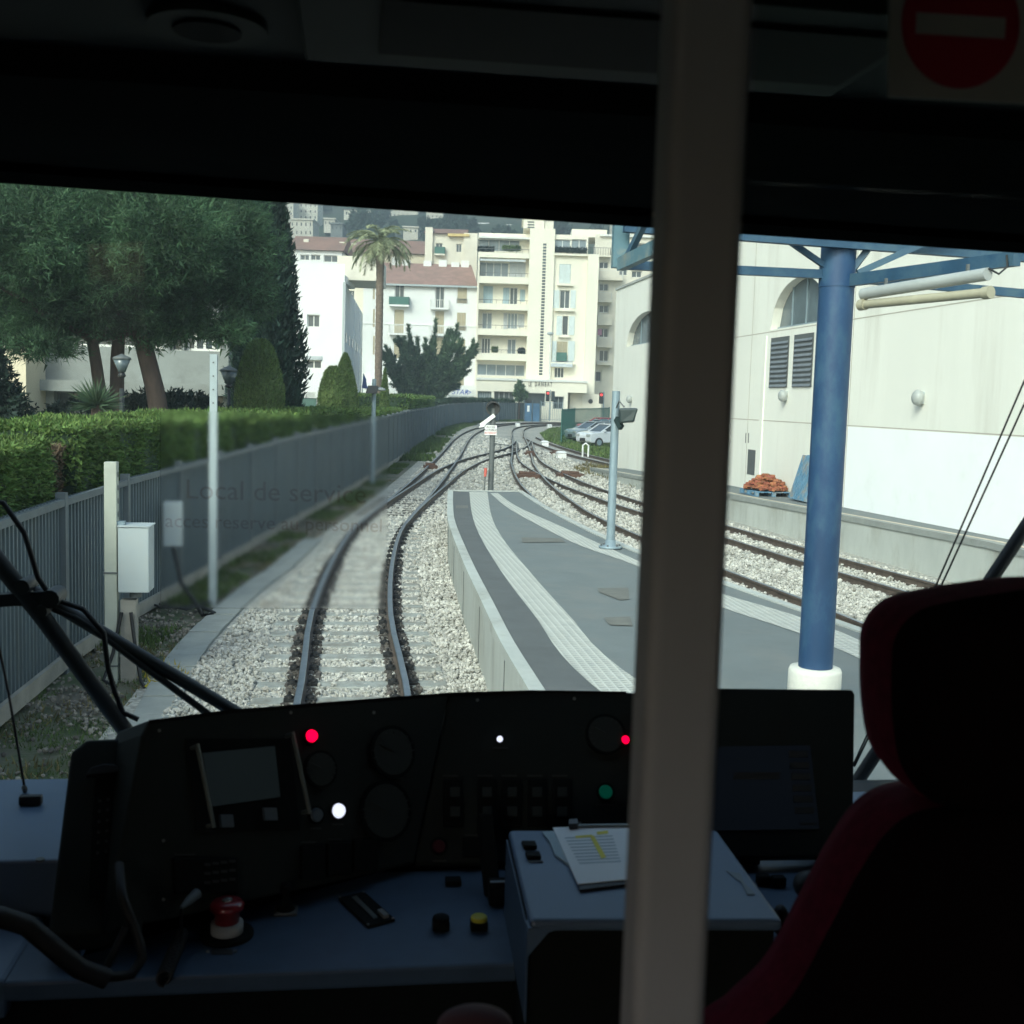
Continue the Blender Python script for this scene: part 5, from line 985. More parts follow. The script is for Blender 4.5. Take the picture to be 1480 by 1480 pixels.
# penthouse plants
for k, (x0, x1, y_, m_) in enumerate(((235, 340, 385, 'ivy_leaf'), (400, 520, 380, 'hedge_leaf'), (745, 960, 390, 'ivy_leaf'), (330, 365, 1055, 'hedge_leaf'), (505, 545, 1065, 'ivy_leaf'))):
    h = G(x0, y_-28, x1, y_); n = 900; P = np.stack([npr.uniform(h[0], h[1], n), np.full(n, D0-.15)+npr.uniform(-.15, .15, n), h[2]+npr.rand(n)**1.5*(h[3]-h[2])], -1); P = P[:, :1]*RT0+P[:, 1:2]*FH+P[:, 2:]*[0, 0, 1]
    V, F = tris(P, unit(n)+[0, 0, .4], .28, .06); npmesh('balcony_plants', V, F, m_, b)
# ground floor podium with lettering
DPd = D0-3; a_ = hole(DPd, *A2(222, 1240), *A2(962, 1420)); zl = q(*A2(600, 1322), DPd)[1]
hs = [hole(DPd, *A2(232, 1320), *A2(325, 1400)), hole(DPd, *A2(342, 1322), *A2(475, 1400)), hole(DPd, *A2(545, 1332), *A2(685, 1420)), hole(DPd, *A2(738, 1355), *A2(808, 1440))]
pod = thing('garage_podium', Wd(a_[0], DPd, .3), 'long cream ground floor podium with dark letters and garage openings', 'building'); facade(pod, DPd, a_[0], q(*A2(838, 1300), DPd)[0], .2, a_[3], hs, 'cream_render', .6, back=3)
for k, h in enumerate(hs): window(pod, DPd, h, mull=(5, 3, 0, 1)[k], depth=.6, frame='box_grey', pane='pane_light' if k == 0 else 'pane')
MB().wbox(q(*A2(838, 1300), DPd)[0]+.003, a_[1], DPd, DPd+2.9, zl, a_[3]).build('overhang', 'cream_render', pod)
dr = hole(DPd+2, *A2(850, 1325), *A2(925, 1420)); MB().wbox(dr[0], dr[1], DPd+2, DPd+2.1, .3, zl-.003).build('recess_wall', 'pale_render', pod); gd = hole(DPd+2, *A2(926, 1340), *A2(1060, 1430)); gdm = MB().wbox(gd[0]+.003, gd[1], DPd+1.9, DPd+2.1, .3, gd[3]).build('garage_door', 'pale_render', pod)
cc = dp(*A2(988, 1388), DPd+1.85); MB().cyl(cc, cc+np.array(FH)*.04, .28, n=18).build('round_sign', 'text_black', gdm)
MB().wbox(a_[0], a_[1]+.1, DPd-.15, DPd-.003, a_[3]-.25, a_[3]+.02).build('cornice', 'frame_white', pod)
for s, px in (('LE', 766), ('D A N B A T', 785.5)): text('lettering', s, .74, dp(px, 555.5+(.2 if px > 770 else 0), DPd-.05), RT0, (0, 0, 1), 'text_black', pod, .03, sx=.52)
# --- stepped block on the right with balconies
D0 = 146; b = thing('cream_apartment_block', dp(880, 590, D0), 'cream apartment block with narrow stacked balconies right of the stair tower block', 'building')
hs = []; U0, U1 = q(862, 470, D0)[0]+.05, q(960, 470, D0)[0]
rows = [(455, 500), (600, 650), (745, 795), (900, 960), (1045, 1125)]
for (ya, yb_) in rows: hs.append(hole(D0, *A2(1045, ya), *A2(1108, yb_)))
for (x0, y0, x1, y1) in ((1180, 470, 1235, 545), (1262, 515, 1330, 560), (985, 1187, 1060, 1255), (1230, 330, 1350, 400)): hs.append(hole(D0, *A2(x0, y0), *A2(x1, y1)))
facade(b, D0, U0, U1, .3, q(*A2(1030, 270), D0)[1], hs, 'pale_render', .4, back=12)
for h in hs: window(b, D0, h, mull=1, depth=.4, pane='pane')
for (y_, yt) in ((572, 520), (718, 665), (870, 812), (1018, 965), (1135, 1130)):
    h = hole(D0, *A2(1030, yt), *A2(1200 if y_ < 600 else 1125, y_)); railing(b, D0, h[0], h[1], h[2], max(.3, h[3]-h[2]), 1.2, 'frame_white', .25, solid='pale_render' if y_ in (870,) else None, slab='pale_render')
h = hole(D0, *A2(965, 380), *A2(1120, 415)); railing(b, D0, h[0], h[1], h[2], .9, 1.0, 'iron', .3, slab='pale_render'); h = hole(D0-1, *A2(1036, 905), *A2(1062, 945)); MB().wbox(h[0], h[1], D0-1.05, D0-1.0, h[2], h[3]).build('pink_laundry', mat('pink', (.5, .25, .35), .9), b)
h = hole(D0, *A2(870, 215), *A2(1110, 268)); MB().wbox(h[0], h[1], D0+3, D0+9, h[2], h[3]).build('roof_storey', 'cream_render', b); MB().wbox(U0, U1, D0-.4, D0-.003, q(*A2(1030, 285), D0)[1], q(*A2(1030, 272), D0)[1]).build('cornice', 'frame_white', b)
# pale tower block behind, glimpsed through the truss
D0 = 190; b = thing('pale_apartment_block', dp(920, 590, D0), 'pale tall apartment block rising behind the steel truss near the door post', 'building')
U0, U1 = q(888, 400, D0)[0], q(1300, 400, D0)[0]; hs = []
for j in range(5):
    for i in range(9): u0_ = U0+1.2+i*4.6; hs.append((u0_, u0_+2.2, 4+j*5.2+8, 4+j*5.2+10.4))
zt = q(930, 300, D0)[1]; facade(b, D0, U0, U1, .3, zt, [h for h in hs if h[1] < U1], 'pale_render', .4, back=14)
for h in hs:
    if h[1] < U1: window(b, D0, h, mull=1, depth=.4)
for j in range(5): z_ = 4+j*5.2+7.8; MB().wbox(U0+.5, U1-.5, D0-1.2, D0-.003, z_-.3, z_+.1).build('balcony', 'pale_render', b)
# --- roofs between
def house(px0, px1, pye, pyr, D0, lab, wall, roof, wins=(), base=.3, dep=10, name='house', inset=0, cat='building', pyb=None, kinds='glass'):
    U0, U1 = q(px0, pye, D0)[0], q(px1, pye, D0)[0]; ze = q((px0+px1)/2, pye, D0)[1]; zr_ = q((px0+px1)/2, pyr, D0+dep/2)[1]
    b = thing(name, Wd(U0, D0, base), lab, cat); hs = [hole(D0, *w_) for w_ in wins]; hs = [h for h in hs if h[0] > U0 and h[1] < U1]
    facade(b, D0, U0, U1, base, ze, hs, wall, .3, back=dep)
    for h in hs: window(b, D0, h, kinds, mull=1, depth=.3)
    if roof:
        rf = MB().add([Wd(U0-.3, D0-.5, ze), Wd(U1+.3, D0-.5, ze), Wd(U1+.3-inset, D0+dep/2, zr_), Wd(U0-.3+inset, D0+dep/2, zr_), Wd(U0-.3, D0+dep+.5, ze), Wd(U1+.3, D0+dep+.5, ze)], [(0, 1, 2, 3), (4, 5, 2, 3), (1, 5, 2), (0, 4, 3)]).build('roof', roof, b); return b, rf, (U0, U1, ze, zr_)
    return b, None, (U0, U1, ze, zr_)
def chimneys(rf, D0, lst):
    for (px, pyt, pyb) in lst: u_, zt_ = q(px, pyt, D0); zb_ = q(px, pyb, D0)[1]; w_ = .35; MB().wbox(u_-w_, u_+w_, D0-.4, D0+.4, zb_-.8, zt_).build('chimney', 'pale_render', rf)
K = lambda x, y: (390+.169*x, 280+.169*y)
b, rf, _ = house(420, 494, 362, 342, 160, 'long pale house with red tiled roof directly above the plain white building', 'white_render', 'tile_old', [(434, 368, 447, 376), (449, 368, 463, 376), (468, 369, 490, 379)]); chimneys(rf, 163, [(443, 346, 358), (495, 350, 360)])
b, rf, _ = house(494, 618, 366, 347, 172, 'long house with weathered brown tiled roof behind the palm crown', 'cream_dark', 'tile_old', [(498, 370, 512, 378), (520, 369, 530, 377)]); chimneys(rf, 175, [(572, 352, 366), (512, 352, 360), (540, 353, 362)])
b, rf, _ = house(478, 545, 408, 385, 150, 'small house with orange tiled roof between white building and palm', 'cream_render', 'tile', [(505, 420, 512, 432)])
h1 = lambda x0, y0, x1, y1: (*A1(x0, y0), *A1(x1, y1))
b, rf, dims = house(616, 672, 338, 331, 158, 'narrow cream house with brown roof and small balcony left of the cream block', 'pale_render', 'tile_old', [h1(1155, 330, 1200, 405), h1(1292, 335, 1328, 390)], dep=8)
h = hole(158, *A1(1150, 375), *A1(1218, 405)); railing(b, 158, h[0], h[1], h[2], .9, .8, None, solid='awning_green', slab='pale_render'); MB().wbox(q(*A1(1085, 300), 157.6)[0], q(*A1(1135, 300), 157.6)[0], 157.4, 166, .3, q(*A1(1110, 225), 157.6)[1]).build('gable_wall', 'pale_render', b); MB().wbox(q(*A1(1235, 270), 157)[0], q(*A1(1380, 270), 157)[0], 157.2, 157.99, q(*A1(1300, 282), 157)[1], q(*A1(1300, 265), 157)[1]).build('yellow_eaves', mat('eaves_yellow', (.62, .47, .2), .8), b); MB().wbox(q(670, 345, 157)[0], q(690, 345, 157)[0], 157.5, 166, .3, q(680, 336, 157)[1]).build('side_wing', 'pale_render', b)
# --- hillside
def hz(D): return float(np.interp(D, [0, 205, 230, 300, 450, 600, 1100, 1500], [-1, -1, 10, 42, 76, 108, 265, 300]))
ds = [206, 230, 260, 300, 340, 380, 420, 460, 520, 580, 640, 720, 820, 950, 1100, 1500]; us_ = np.linspace(-560, 700, 64); mb = MB(); V = []
for d_ in ds:
    for u_ in us_: V.append(Wd(u_, d_, hz(d_)+4*math.sin(u_*.03+d_*.02)*min(1, (d_-206)/60)))
nu = len(us_); mb.add(V, [(j*nu+i, j*nu+i+1, (j+1)*nu+i+1, (j+1)*nu+i) for j in range(len(ds)-1) for i in range(nu-1)], True); struct(mb.build('hill', 'hill_ground'))
def hill_D(px, py):    # where a sight line meets the hill
    for D in np.arange(235, 1200, 2.0):
        if q(px, py, D)[1] < hz(D): return D
    return 1200
def hillhouse(px0, py0, px1, py1, lab, wall='pale_render', roof=None, nx=4, ny=3, group=None):
    D = hill_D((px0+px1)/2, py1); U0, U1 = q(px0, (py0+py1)/2, D)[0], q(px1, (py0+py1)/2, D)[0]; z1 = q((px0+px1)/2, py0, D)[1]; z0 = q((px0+px1)/2, py1, D)[1]-2; H = z1-z0-2
    b = thing('hillside_house', Wd(U0, D, z0), lab, 'building', group); hs = []
    for i in range(nx):
        for j in range(ny): cu = U0+(U1-U0)*(i+.5)/nx; cz_ = z0+2+H*(j+.5)/ny; hs.append((cu-(U1-U0)/nx*.15, cu+(U1-U0)/nx*.15, cz_-H/ny*.2, cz_+H/ny*.2))
    facade(b, D, U0, U1, z0, z1, hs, wall, .4, back=10)
    for h in hs: window(b, D, h, mull=0, depth=.4, frame='shutter_grey')
    if roof: MB().add([Wd(U0-.5, D-.5, z1), Wd(U1+.5, D-.5, z1), Wd(U1-1.5, D+5, z1+H*.28), Wd(U0+1.5, D+5, z1+H*.28), Wd(U0-.5, D+10.5, z1), Wd(U1+.5, D+10.5, z1)], [(0, 1, 2, 3), (4, 5, 2, 3), (1, 5, 2), (0, 4, 3)]).build('roof', roof, b)
    else: MB().wbox(U0-.3, U1+.3, D-.4, D+10.4, z1+.003, z1+.4).build('roof_slab', wall, b)
    return b
hillhouse(397, 286, 424, 322, 'white hillside block beside the cypress tip', nx=4, ny=4)
hillhouse(425, 284, 459, 318, 'large pale cream hillside apartment block right of the cypress', 'cream_render', nx=5, ny=4)
hillhouse(419, 318, 452, 342, 'pale hillside villa with curved balcony just above the red roofs', nx=5, ny=2)
hillhouse(468, 317, 484, 327, 'small white hillside house among trees left of the palm', nx=3, ny=1); hillhouse(478, 324, 495, 334, 'low grey hillside annex below the small white house', 'grey_render', nx=3, ny=1)
hillhouse(497, 303, 542, 314, 'long cream hillside house with red roof above the palm crown', 'cream_render', 'tile_old', 6, 1); hillhouse(507, 292, 530, 300, 'yellowish hillside house at the windscreen edge', 'cream_dark', None, 4, 1)
hillhouse(561, 298, 604, 316, 'white hillside apartment row above the right side of the palm', nx=7, ny=2); hillhouse(616, 303, 640, 322, 'white stepped hillside house right of the palm', nx=4, ny=3)
hillhouse(583, 329, 604, 338, 'low pale wall like hillside house behind the palm fronds', nx=3, ny=1); hillhouse(712, 308, 738, 316, 'pale hillside house half hidden by trees above the cream block', nx=5, ny=1); hillhouse(733, 327, 758, 336, 'cluster of pale hillside roofs left of the stair tower', nx=5, ny=1, wall='white_render')
hillhouse(806, 321, 830, 330, 'small cream hillside house right of the stair tower', nx=4, ny=1); hillhouse(828, 317, 862, 330, 'wide pale hillside house above the right cream roofs', nx=5, ny=1, roof='tile_old'); hillhouse(560, 285, 600, 294, 'topmost pale hillside house near the windscreen edge', nx=5, ny=1)
hsp = [(397, 286, 459, 342), (419, 316, 452, 342), (466, 316, 496, 335), (497, 292, 542, 314), (561, 286, 604, 316), (616, 303, 640, 322), (583, 329, 604, 338), (712, 308, 738, 316), (733, 327, 758, 336), (806, 317, 862, 330)]
for k in range(34):
    px, py, w_ = npr.uniform(400, 935), npr.uniform(292, 338), npr.uniform(8, 18)
    if any(a-6 < px+w_ and px < c+6 and b_-6 < py < d_+8 for a, b_, c, d_ in hsp): continue
    hsp.append((px, py-6, px+w_, py)); hillhouse(px, py-npr.uniform(4, 8), px+w_, py, 'small pale house scattered among the trees on the hazy hillside', ['pale_render', 'white_render', 'cream_render'][k % 3], 'tile_old' if k % 2 else None, 3, 1, group='small houses scattered on the hillside')
# trees on the hill
def tree_proto(seed):
    n = 520; V, F = lobes_cloud([(0, 0, 4.6, 3.2, 3.2, 3.0), (1.6, .8, 3.6, 2.2, 2.2, 2), (-1.8, -.5, 3.9, 2.2, 2.2, 2.1), (.2, 0, 6.6, 1.7, 1.7, 1.4)], 110, 9, .8, .95, .34, .4, .6); return V, F
hp = []
M_hl = M['hill_leaf']
for k in range(2): V, F = tree_proto(k); me = npmesh('crown', V, F, 'hill_leaf'); hp.append(me.data); bpy.data.objects.remove(me)
tm = MB().cyl((0, 0, -1.5), (0, 0, 4), .35, .2, 6).build('trunk', 'bark'); tme = tm.data; bpy.data.objects.remove(tm); corem = MB().ell((0, 0, 4.4), (2.5, 2.5, 2.4), 10, 7).build('crown_core', 'hill_leaf'); cme = corem.data; bpy.data.objects.remove(corem)
cnt = 0
houses_px = hsp
for k in range(700):
    px, py = npr.uniform(380, 1000), npr.uniform(283, 356)
    if cnt >= 230: break
    s = npr.uniform(.45, .9)
    if any(a-10*s < px < c+10*s and b_-2 < py < d_+26*s for a, b_, c, d_ in houses_px): continue
    D = hill_D(px, py)
    if D > 900: continue
    u_ = q(px, py, D)[0]; o = bpy.data.objects.new('hillside_tree', None); COL.objects.link(o); p = Wd(u_, D, hz(D)-.5); o.location = p; o.scale = (s, s, s*npr.uniform(.85, 1.3)); o.rotation_euler = (0, 0, npr.uniform(0, 6))
    tag(o, 'dark hazy tree on the hillside between the pale houses', 'tree', 'trees scattered over the hazy hillside'); cnt += 1
    for nm, me in (('crown', hp[k % 2]), ('trunk', tme)): c_ = bpy.data.objects.new(nm, me); COL.objects.link(c_); c_.parent = o
# ------------------------------------------------------------------ far end of the line: panel, traffic lights, fences, cars
def ribs(name, P, h0, h1, m, lab, step=.25, post=None):
    t = thing(name, (*P[0][:2], 0), lab, 'fence'); mb = MB()
    for a, b_ in zip(P[:-1], P[1:]):
        a, b_ = np.array(a), np.array(b_); n = max(1, int(np.linalg.norm(b_-a)/step))
        for k in range(n): c = a+(b_-a)*k/n; mb.cyl((c[0], c[1], gz(c[1])+h0), (c[0], c[1], gz(c[1])+h1), .022, n=5, cap=False)
        for hh_ in (h0+.1, h1-.1): mb.beam((a[0], a[1], gz(a[1])+hh_), (b_[0], b_[1], gz(b_[1])+hh_), .04, .05)
    mb.build('bars', m, t)
    if post:
        for a in P: MB().cyl((a[0], a[1], gz(a[1])-.2), (a[0], a[1], gz(a[1])+h1+.05), .05, n=8).build('post', m, t)
    return t
pA, pB = gp(757, 608, -.1), gp(779, 608, -.1); yb_ = 133.0; pa, pb = yp(757, 608, yb_), yp(780, 607, yb_)
t = thing('site_hoarding', (pa[0], yb_, .4), 'blue painted metal hoarding panel at the far end of the fence', 'fence'); MB().box((pa[0], yb_, .3), (pb[0], yb_+.08, yp(768, 583, yb_)[2])).build('panel', 'blue_panel', t); c_ = yp(764, 590, yb_-.1); MB().box((c_[0]-.15, yb_-.03, c_[2]-.4), (c_[0]+.12, yb_-.003, c_[2]+.3)).build('white_mark', 'sign_white', t)
for k in range(3): x_ = pa[0]+(pb[0]-pa[0])*k/2; MB().cyl((x_, yb_-.1, .2), (x_, yb_-.1, 2.9), .06, n=8).build('post', 'fence_metal', t)
gf = [yp(812, 610, 90)[:2], yp(830, 610, 98)[:2], yp(880, 610, 108)[:2]]
ribs('green_fence', gf, -.1, 2.15, 'green_fence', 'green metal bar fence in front of the parked cars', .2, True)
pgr = [yp(782, 600, 134)[:2], yp(812, 600, 134)[:2]]; ribs('bar_fence', pgr, 0, 2.2, 'galv', 'grey railing beyond the traffic lights at the street', .22, True)
# mesh infill on the green fence
t = thing('mesh_fence', (gf[0][0]+.05, gf[0][1]-6, 0), 'near post and translucent green mesh fence panel at the left of the parked cars', 'fence'); a, b_ = gf[0], yp(811, 640, 78)[:2]
MB().add([(a[0], a[1], -.1+gz(a[1])), (b_[0], b_[1], -.1), (b_[0], b_[1], 2.1), (a[0], a[1], 2.1+gz(a[1]))], [(0, 1, 2, 3)]).build('mesh', 'mesh_green', t); MB().cyl((b_[0], b_[1], -.2), (b_[0], b_[1], 2.15), .06, n=8).build('post', 'green_fence', t)
def traffic(px, pyt, pyb, Y, lab, two=True):
    a = yp(px, pyt, Y); t = thing('traffic_light', (a[0], Y, gz(Y)), lab, 'traffic light'); MB().cyl((a[0], Y, gz(Y)), (a[0], Y, a[2]), .06, n=8).build('mast', 'galv', t)
    for sg, m_ in ((-.32, 'black_metal'), (.3, 'dark_green'))[:2 if two else 1]:
        hd = MB().box((a[0]+sg-.2, Y-.25, a[2]-1.3), (a[0]+sg+.2, Y+.05, a[2]-.1)).build('head', m_, t, bevel=.04)
        if sg < 0: MB().cyl((a[0]+sg, Y-.26, a[2]-.35), (a[0]+sg, Y-.3, a[2]-.35), .15, n=12).build('red_lens', 'lamp_red', hd); MB().cyl((a[0]+sg, Y-.26, a[2]-.8), (a[0]+sg, Y-.3, a[2]-.8), .13, n=12).build('dark_lens', 'text_black', hd)
traffic(795.5, 564, 600, 131, 'traffic light lit red in front of the podium lettering'); traffic(873, 566, 600, 120, 'traffic light lit red close to the cream building corner', False)
a = yp(796, 483, 136); t = thing('street_lamp', (a[0], 136, .4), 'thin tall pale street lamp in front of the stair tower', 'street lamp'); MB().cyl((a[0], 136, .4), (a[0], 136, a[2]), .09, .05, 8).build('mast', 'frame_white', t); MB().ell((a[0]-.1, 135.8, a[2]+.05), (.4, .25, .2)).build('lamp_head', 'box_grey', t)
# cars
def car(px, py, D, ang, paint, lab, s=1.0):
    c = dp(px, py, D); c[2] = gz(c[1])-.1; t = thing('parked_car', c, lab, 'car', 'cars parked behind the green fence', ang)
    T = Matrix.Translation(Vector(c)) @ Matrix.Rotation(ang, 4, 'Z')
    def put(mb, nm, m, par=t, **k): mb.v = [tuple(T @ (Vector(p)*s)) for p in mb.v]; return mb.build(nm, m, par, **k)
    prof = [(-2.0, .35), (-2.02, .75), (-1.9, .9), (-1.0, 1.0), (1.3, 1.02), (1.95, .98), (2.0, .5), (1.9, .3), (-1.9, .25)]
    put(MB().prism([(x, -.82, z) for x, z in prof], (0, 1.64, 0)), 'body', paint, bevel=.06)
    gh = [(-1.05, .98), (-.25, 1.44), (1.0, 1.46), (1.75, 1.0)]
    put(MB().prism([(x, -.70, z) for x, z in gh], (0, 1.40, 0)), 'cabin_glass', 'pane', bevel=.05)
    put(MB().prism([(-.3, -.66, 1.445), (1.02, -.66, 1.46), (1.02, .66, 1.46), (-.3, .66, 1.445)], (0, 0, .05)), 'roof', paint, bevel=.02)
    pl_ = MB()
    for sgn in (-1, 1):
        for (xa, za, xb, zb__) in ((-1.08, .98, -.27, 1.46), (.4, 1.0, .42, 1.46), (1.78, 1.0, 1.02, 1.47)): pl_.beam((xa, sgn*.71, za), (xb, sgn*.69, zb__), .06, .06)
    put(pl_, 'pillars', paint)
    for x in (-1.3, 1.3):
        for sgn in (-1, 1):
            w_ = put(MB().cyl((x, sgn*.68, .3), (x, sgn*.86, .3), .31, n=18), 'wheel', 'tyre'); put(MB().cyl((x, sgn*.861, .3), (x, sgn*.875, .3), .19, n=14), 'rim', 'galv', w_)
    for sgn in (-1, 1): put(MB().box((-2.05, sgn*.6-.2, .65), (-1.96, sgn*.6+.2, .82)), 'headlight', 'tube_white', bevel=.02); put(MB().box((-.95, sgn*.86-.08, .98), (-.8, sgn*.86+.08, 1.1)), 'mirror', paint, bevel=.02)
    put(MB().box((-2.06, -.28, .35), (-2.03, .28, .55)), 'grille', 'text_black')
car(858, 634, 84, R_(20), 'car_silver', 'silver parked car nearest the green fence, its front towards the track'); car(878, 637, 76, R_(24), 'car_white', 'pale parked car at the edge of the grass beside the cream building')
car(868, 622, 92, R_(15), 'car_blue', 'blue grey parked car behind the silver one'); car(868, 614, 100, R_(10), 'car_red', 'red roofed car at the back of the parking area')
# ------------------------------------------------------------------ haze
hz_m = bpy.data.materials.new('haze'); hz_m.use_nodes = True; n = hz_m.node_tree.nodes; n.clear(); pv = n.new('ShaderNodeVolumePrincipled'); pv.inputs['Density'].default_value = .0016; pv.inputs['Color'].default_value = (.80, .93, 1, 1); pv.inputs['Anisotropy'].default_value = .2
oo = n.new('ShaderNodeOutputMaterial'); hz_m.node_tree.links.new(pv.outputs[0], oo.inputs['Volume']); hb = MB().box((-900, -75, -2.5), (1300, 1620, 330)).build('haze', hz_m); hb['kind'] = 'stuff'
# ================================================================== TRAIN CAB
def zp(px, py, z): r = ray(px, py); return EYE+r*((z-2.75)/r[2])
CX0, CX1 = -1.32, 1.80
mb = MB().box((CX0, -3.2, .95), (CX1, 2.75, 1.0)); struct(mb.build('cab_floor', 'cab_black'))
hzl = lambda x: 3.160-.0165*(x+.73)
mb = MB().hexa([(CX0, 1.62, 3.155), (CX1, 1.62, 3.155), (CX1, 2.5, hzl(CX1)+.012), (CX0, 2.5, hzl(CX0)+.012)], [(CX0, 1.62, 3.34), (CX1, 1.62, 3.34), (CX1, 2.56, 3.34), (CX0, 2.56, 3.34)]); struct(mb.build('cab_header', 'header_black'))
mb = MB().hexa([(CX0, 2.36, hzl(CX0)), (CX1, 2.36, hzl(CX1)), (CX1, 2.5, hzl(CX1)), (CX0, 2.5, hzl(CX0))], [(CX0, 2.36, hzl(CX0)+.01), (CX1, 2.36, hzl(CX1)+.01), (CX1, 2.5, hzl(CX1)+.01), (CX0, 2.5, hzl(CX0)+.01)]); struct(mb.build('header_trim', 'trim_black'))
mb = MB().box((CX0, -3.2, 3.19), (CX1, 1.6, 3.34)); struct(mb.build('cab_ceiling', 'cab_grey'))
for nm, x, wl in (('cab_wall', CX0, -.06), ('cab_wall', CX1, .06)):
    mb = MB(); a, b = min(x, x+wl), max(x, x+wl)
    mb.box((a, -3.2, .95), (b, 2.75, 1.92)); mb.box((a, -3.2, 2.98), (b, 2.75, 3.34)); mb.box((a, -3.2, 1.923), (b, -2.6, 2.977)); mb.box((a, -.75 if x < 0 else -1.2, 1.923), (b, 2.6, 2.977)); struct(mb.build(nm, 'cab_black'))
mb = MB().box((CX0, -3.26, .95), (CX1, -3.2, 3.34)); struct(mb.build('rear_wall', 'cab_grey'))
mb = MB().box((CX0, 2.56, .95), (CX1, 2.62, 1.80)); struct(mb.build('front_wall', 'cab_black'))
# windscreen
t = thing('windscreen', (0, 2.66, 1.8), 'large tinted front windscreen of the train cab in its black rubber frame', 'windscreen')
MB().add([(CX0, 2.70, 1.78), (CX1, 2.70, 1.78), (CX1, 2.60, 3.20), (CX0, 2.60, 3.20)], [(0, 1, 2, 3)]).build('glass', 'windscreen_glass', t)
MB().box((CX0, 2.63, 1.76), (CX1, 2.72, 1.80)).build('bottom_seal', 'rubber', t)
# frosted film with faint lettering
f0, f1 = yp(232, 602, 2.6), yp(562, 880, 2.6); f2 = yp(562, 602, 2.6); f3 = yp(232, 880, 2.6)
t = thing('window_film', (f0+f1)/2, 'hazy rectangular film with faint red lettering stuck on the windscreen', 'sticker')
x0, x1, z0, z1 = f3[0], f2[0], f1[2], f2[2]
MB().box((x0, 2.598, z0), (x1, 2.602, z1)).build('film', 'frosted_film', t)
for s_, py, px in (('Local de service', 712, 400), ('acces reserve au personnel', 757, 398)):
    c_ = yp(px, py, 2.612); text('lettering', s_, .062 if py < 730 else .044, c_, (1, 0, -.01), (0, 0, 1), 'film_ink', t, 0)
# planes of the console
Nc = Vector((0, -.315, .2)).normalized(); Pc = Vector((0, 2.3, 1.775))
A_, B_, C_ = Vector(yp(190, 1340, 1.98)), Vector(yp(600, 1248, 2.3)), Vector(yp(650, 1001, 2.5)); Nw = (B_-A_).cross(C_-A_).normalized()
if Nw.y > 0: Nw = -Nw
ZD = 1.765
pc = lambda px, py: Vector(rp(px, py, Pc, Nc)); pw = lambda px, py: Vector(rp(px, py, A_, Nw)); pz = lambda px, py: Vector(zp(px, py, ZD))
PL = {'c': (pc, Nc), 'w': (pw, Nw), 'd': (pz, Vector((0, 0, 1)))}
def poly(pl, pts, t0, t1): f, N = PL[pl]; P = [f(*p)+N*t0 for p in pts]; return MB().prism(P, N*(t1-t0))
def rect(pl, x0, y0, x1, y1, t0, t1, sk=0): return poly(pl, [(x0, y1), (x1+0, y1), (x1+sk, y0), (x0+sk, y0)], t0, t1)
def disc(pl, px, py, r, t0, t1, n=22, r1=None):
    f, N = PL[pl]; c = f(px, py); d = (np.array(c)-EYE)@FW; rr = r*d/FPX; return MB().cyl(c+N*t0, c+N*t1, rr, (r1 or r)*d/FPX, n)
con = thing('driver_console', (.2, 2.3, 1.0), 'black driver instrument console with a blue desk below the windscreen', 'console')
# main black panel body
top_c = [(650, 1001), (770, 998), (905, 1000), (1100, 1003)]
poly('c', [(600, 1248), (1100, 1250)]+top_c[::-1], -.22, 0).build('instrument_panel', 'cab_panel', con, bevel=.006)
poly('w', [(150, 1350), (600, 1248), (650, 1001), (430, 1018), (330, 1026), (216, 1040), (205, 1062)], -.16, 0).build('side_panel', 'cab_panel', con, bevel=.006)
hp_ = [pw(214, 1041)+Nw*.003, pw(330, 1026)+Nw*.003, pw(430, 1018)+Nw*.003, Vector(pw(650, 1001))+Nw*.003, pc(770, 998)+Nc*.003, pc(905, 1000)+Nc*.003]
mb = MB()
for a, b in zip(hp_[:-1], hp_[1:]): mb.add([a, b, b+Vector((0, .22, -.09)), a+Vector((0, .22, -.09)), a-Vector((0, 0, .02)), b-Vector((0, 0, .02)), b+Vector((0, .22, -.11)), a+Vector((0, .22, -.11))], [(0, 1, 2, 3), (0, 1, 5, 4), (4, 5, 6, 7), (1, 2, 6, 5), (0, 4, 7, 3)])
mb.build('hood', 'header_black', con)
MB().hexa([(.08, 2.36, 1.7), (.45, 2.36, 1.7), (.45, 2.55, 1.7), (.08, 2.55, 1.7)], [(.08, 2.52, 1.985), (.45, 2.52, 1.985), (.45, 2.58, 1.985), (.08, 2.58, 1.985)]).build('seam_backing', 'cab_black', con)  # added block behind the panel seam, keeps light from leaking through
# desk
dk = [(-1.0, 1.90), (.33, 1.90), (.33, 2.32), (.06, 2.31), (-.46, 1.99), (-.62, 2.2), (-1.3, 2.2)]
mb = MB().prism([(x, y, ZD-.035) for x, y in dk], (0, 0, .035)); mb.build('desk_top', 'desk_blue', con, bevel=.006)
MB().box((-1.3, 1.93, 1.02), (1.5, 1.99, ZD-.04)).build('under_panel', 'cab_black', con)
MB().prism([(.33, 1.88, ZD-.035), (1.5, 1.95, ZD-.035), (1.5, 2.5, ZD-.035), (.33, 2.35, ZD-.035)], (0, 0, .033)).build('side_desk', 'desk_blue', con)
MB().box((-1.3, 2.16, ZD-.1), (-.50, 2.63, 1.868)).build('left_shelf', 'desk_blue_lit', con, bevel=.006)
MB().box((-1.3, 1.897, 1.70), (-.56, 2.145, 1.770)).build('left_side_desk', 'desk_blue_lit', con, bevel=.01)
MB().box((1.03, 2.1, 1.3), (1.6, 2.56, 1.83)).build('right_sill', 'desk_blue_lit', con, bevel=.01)
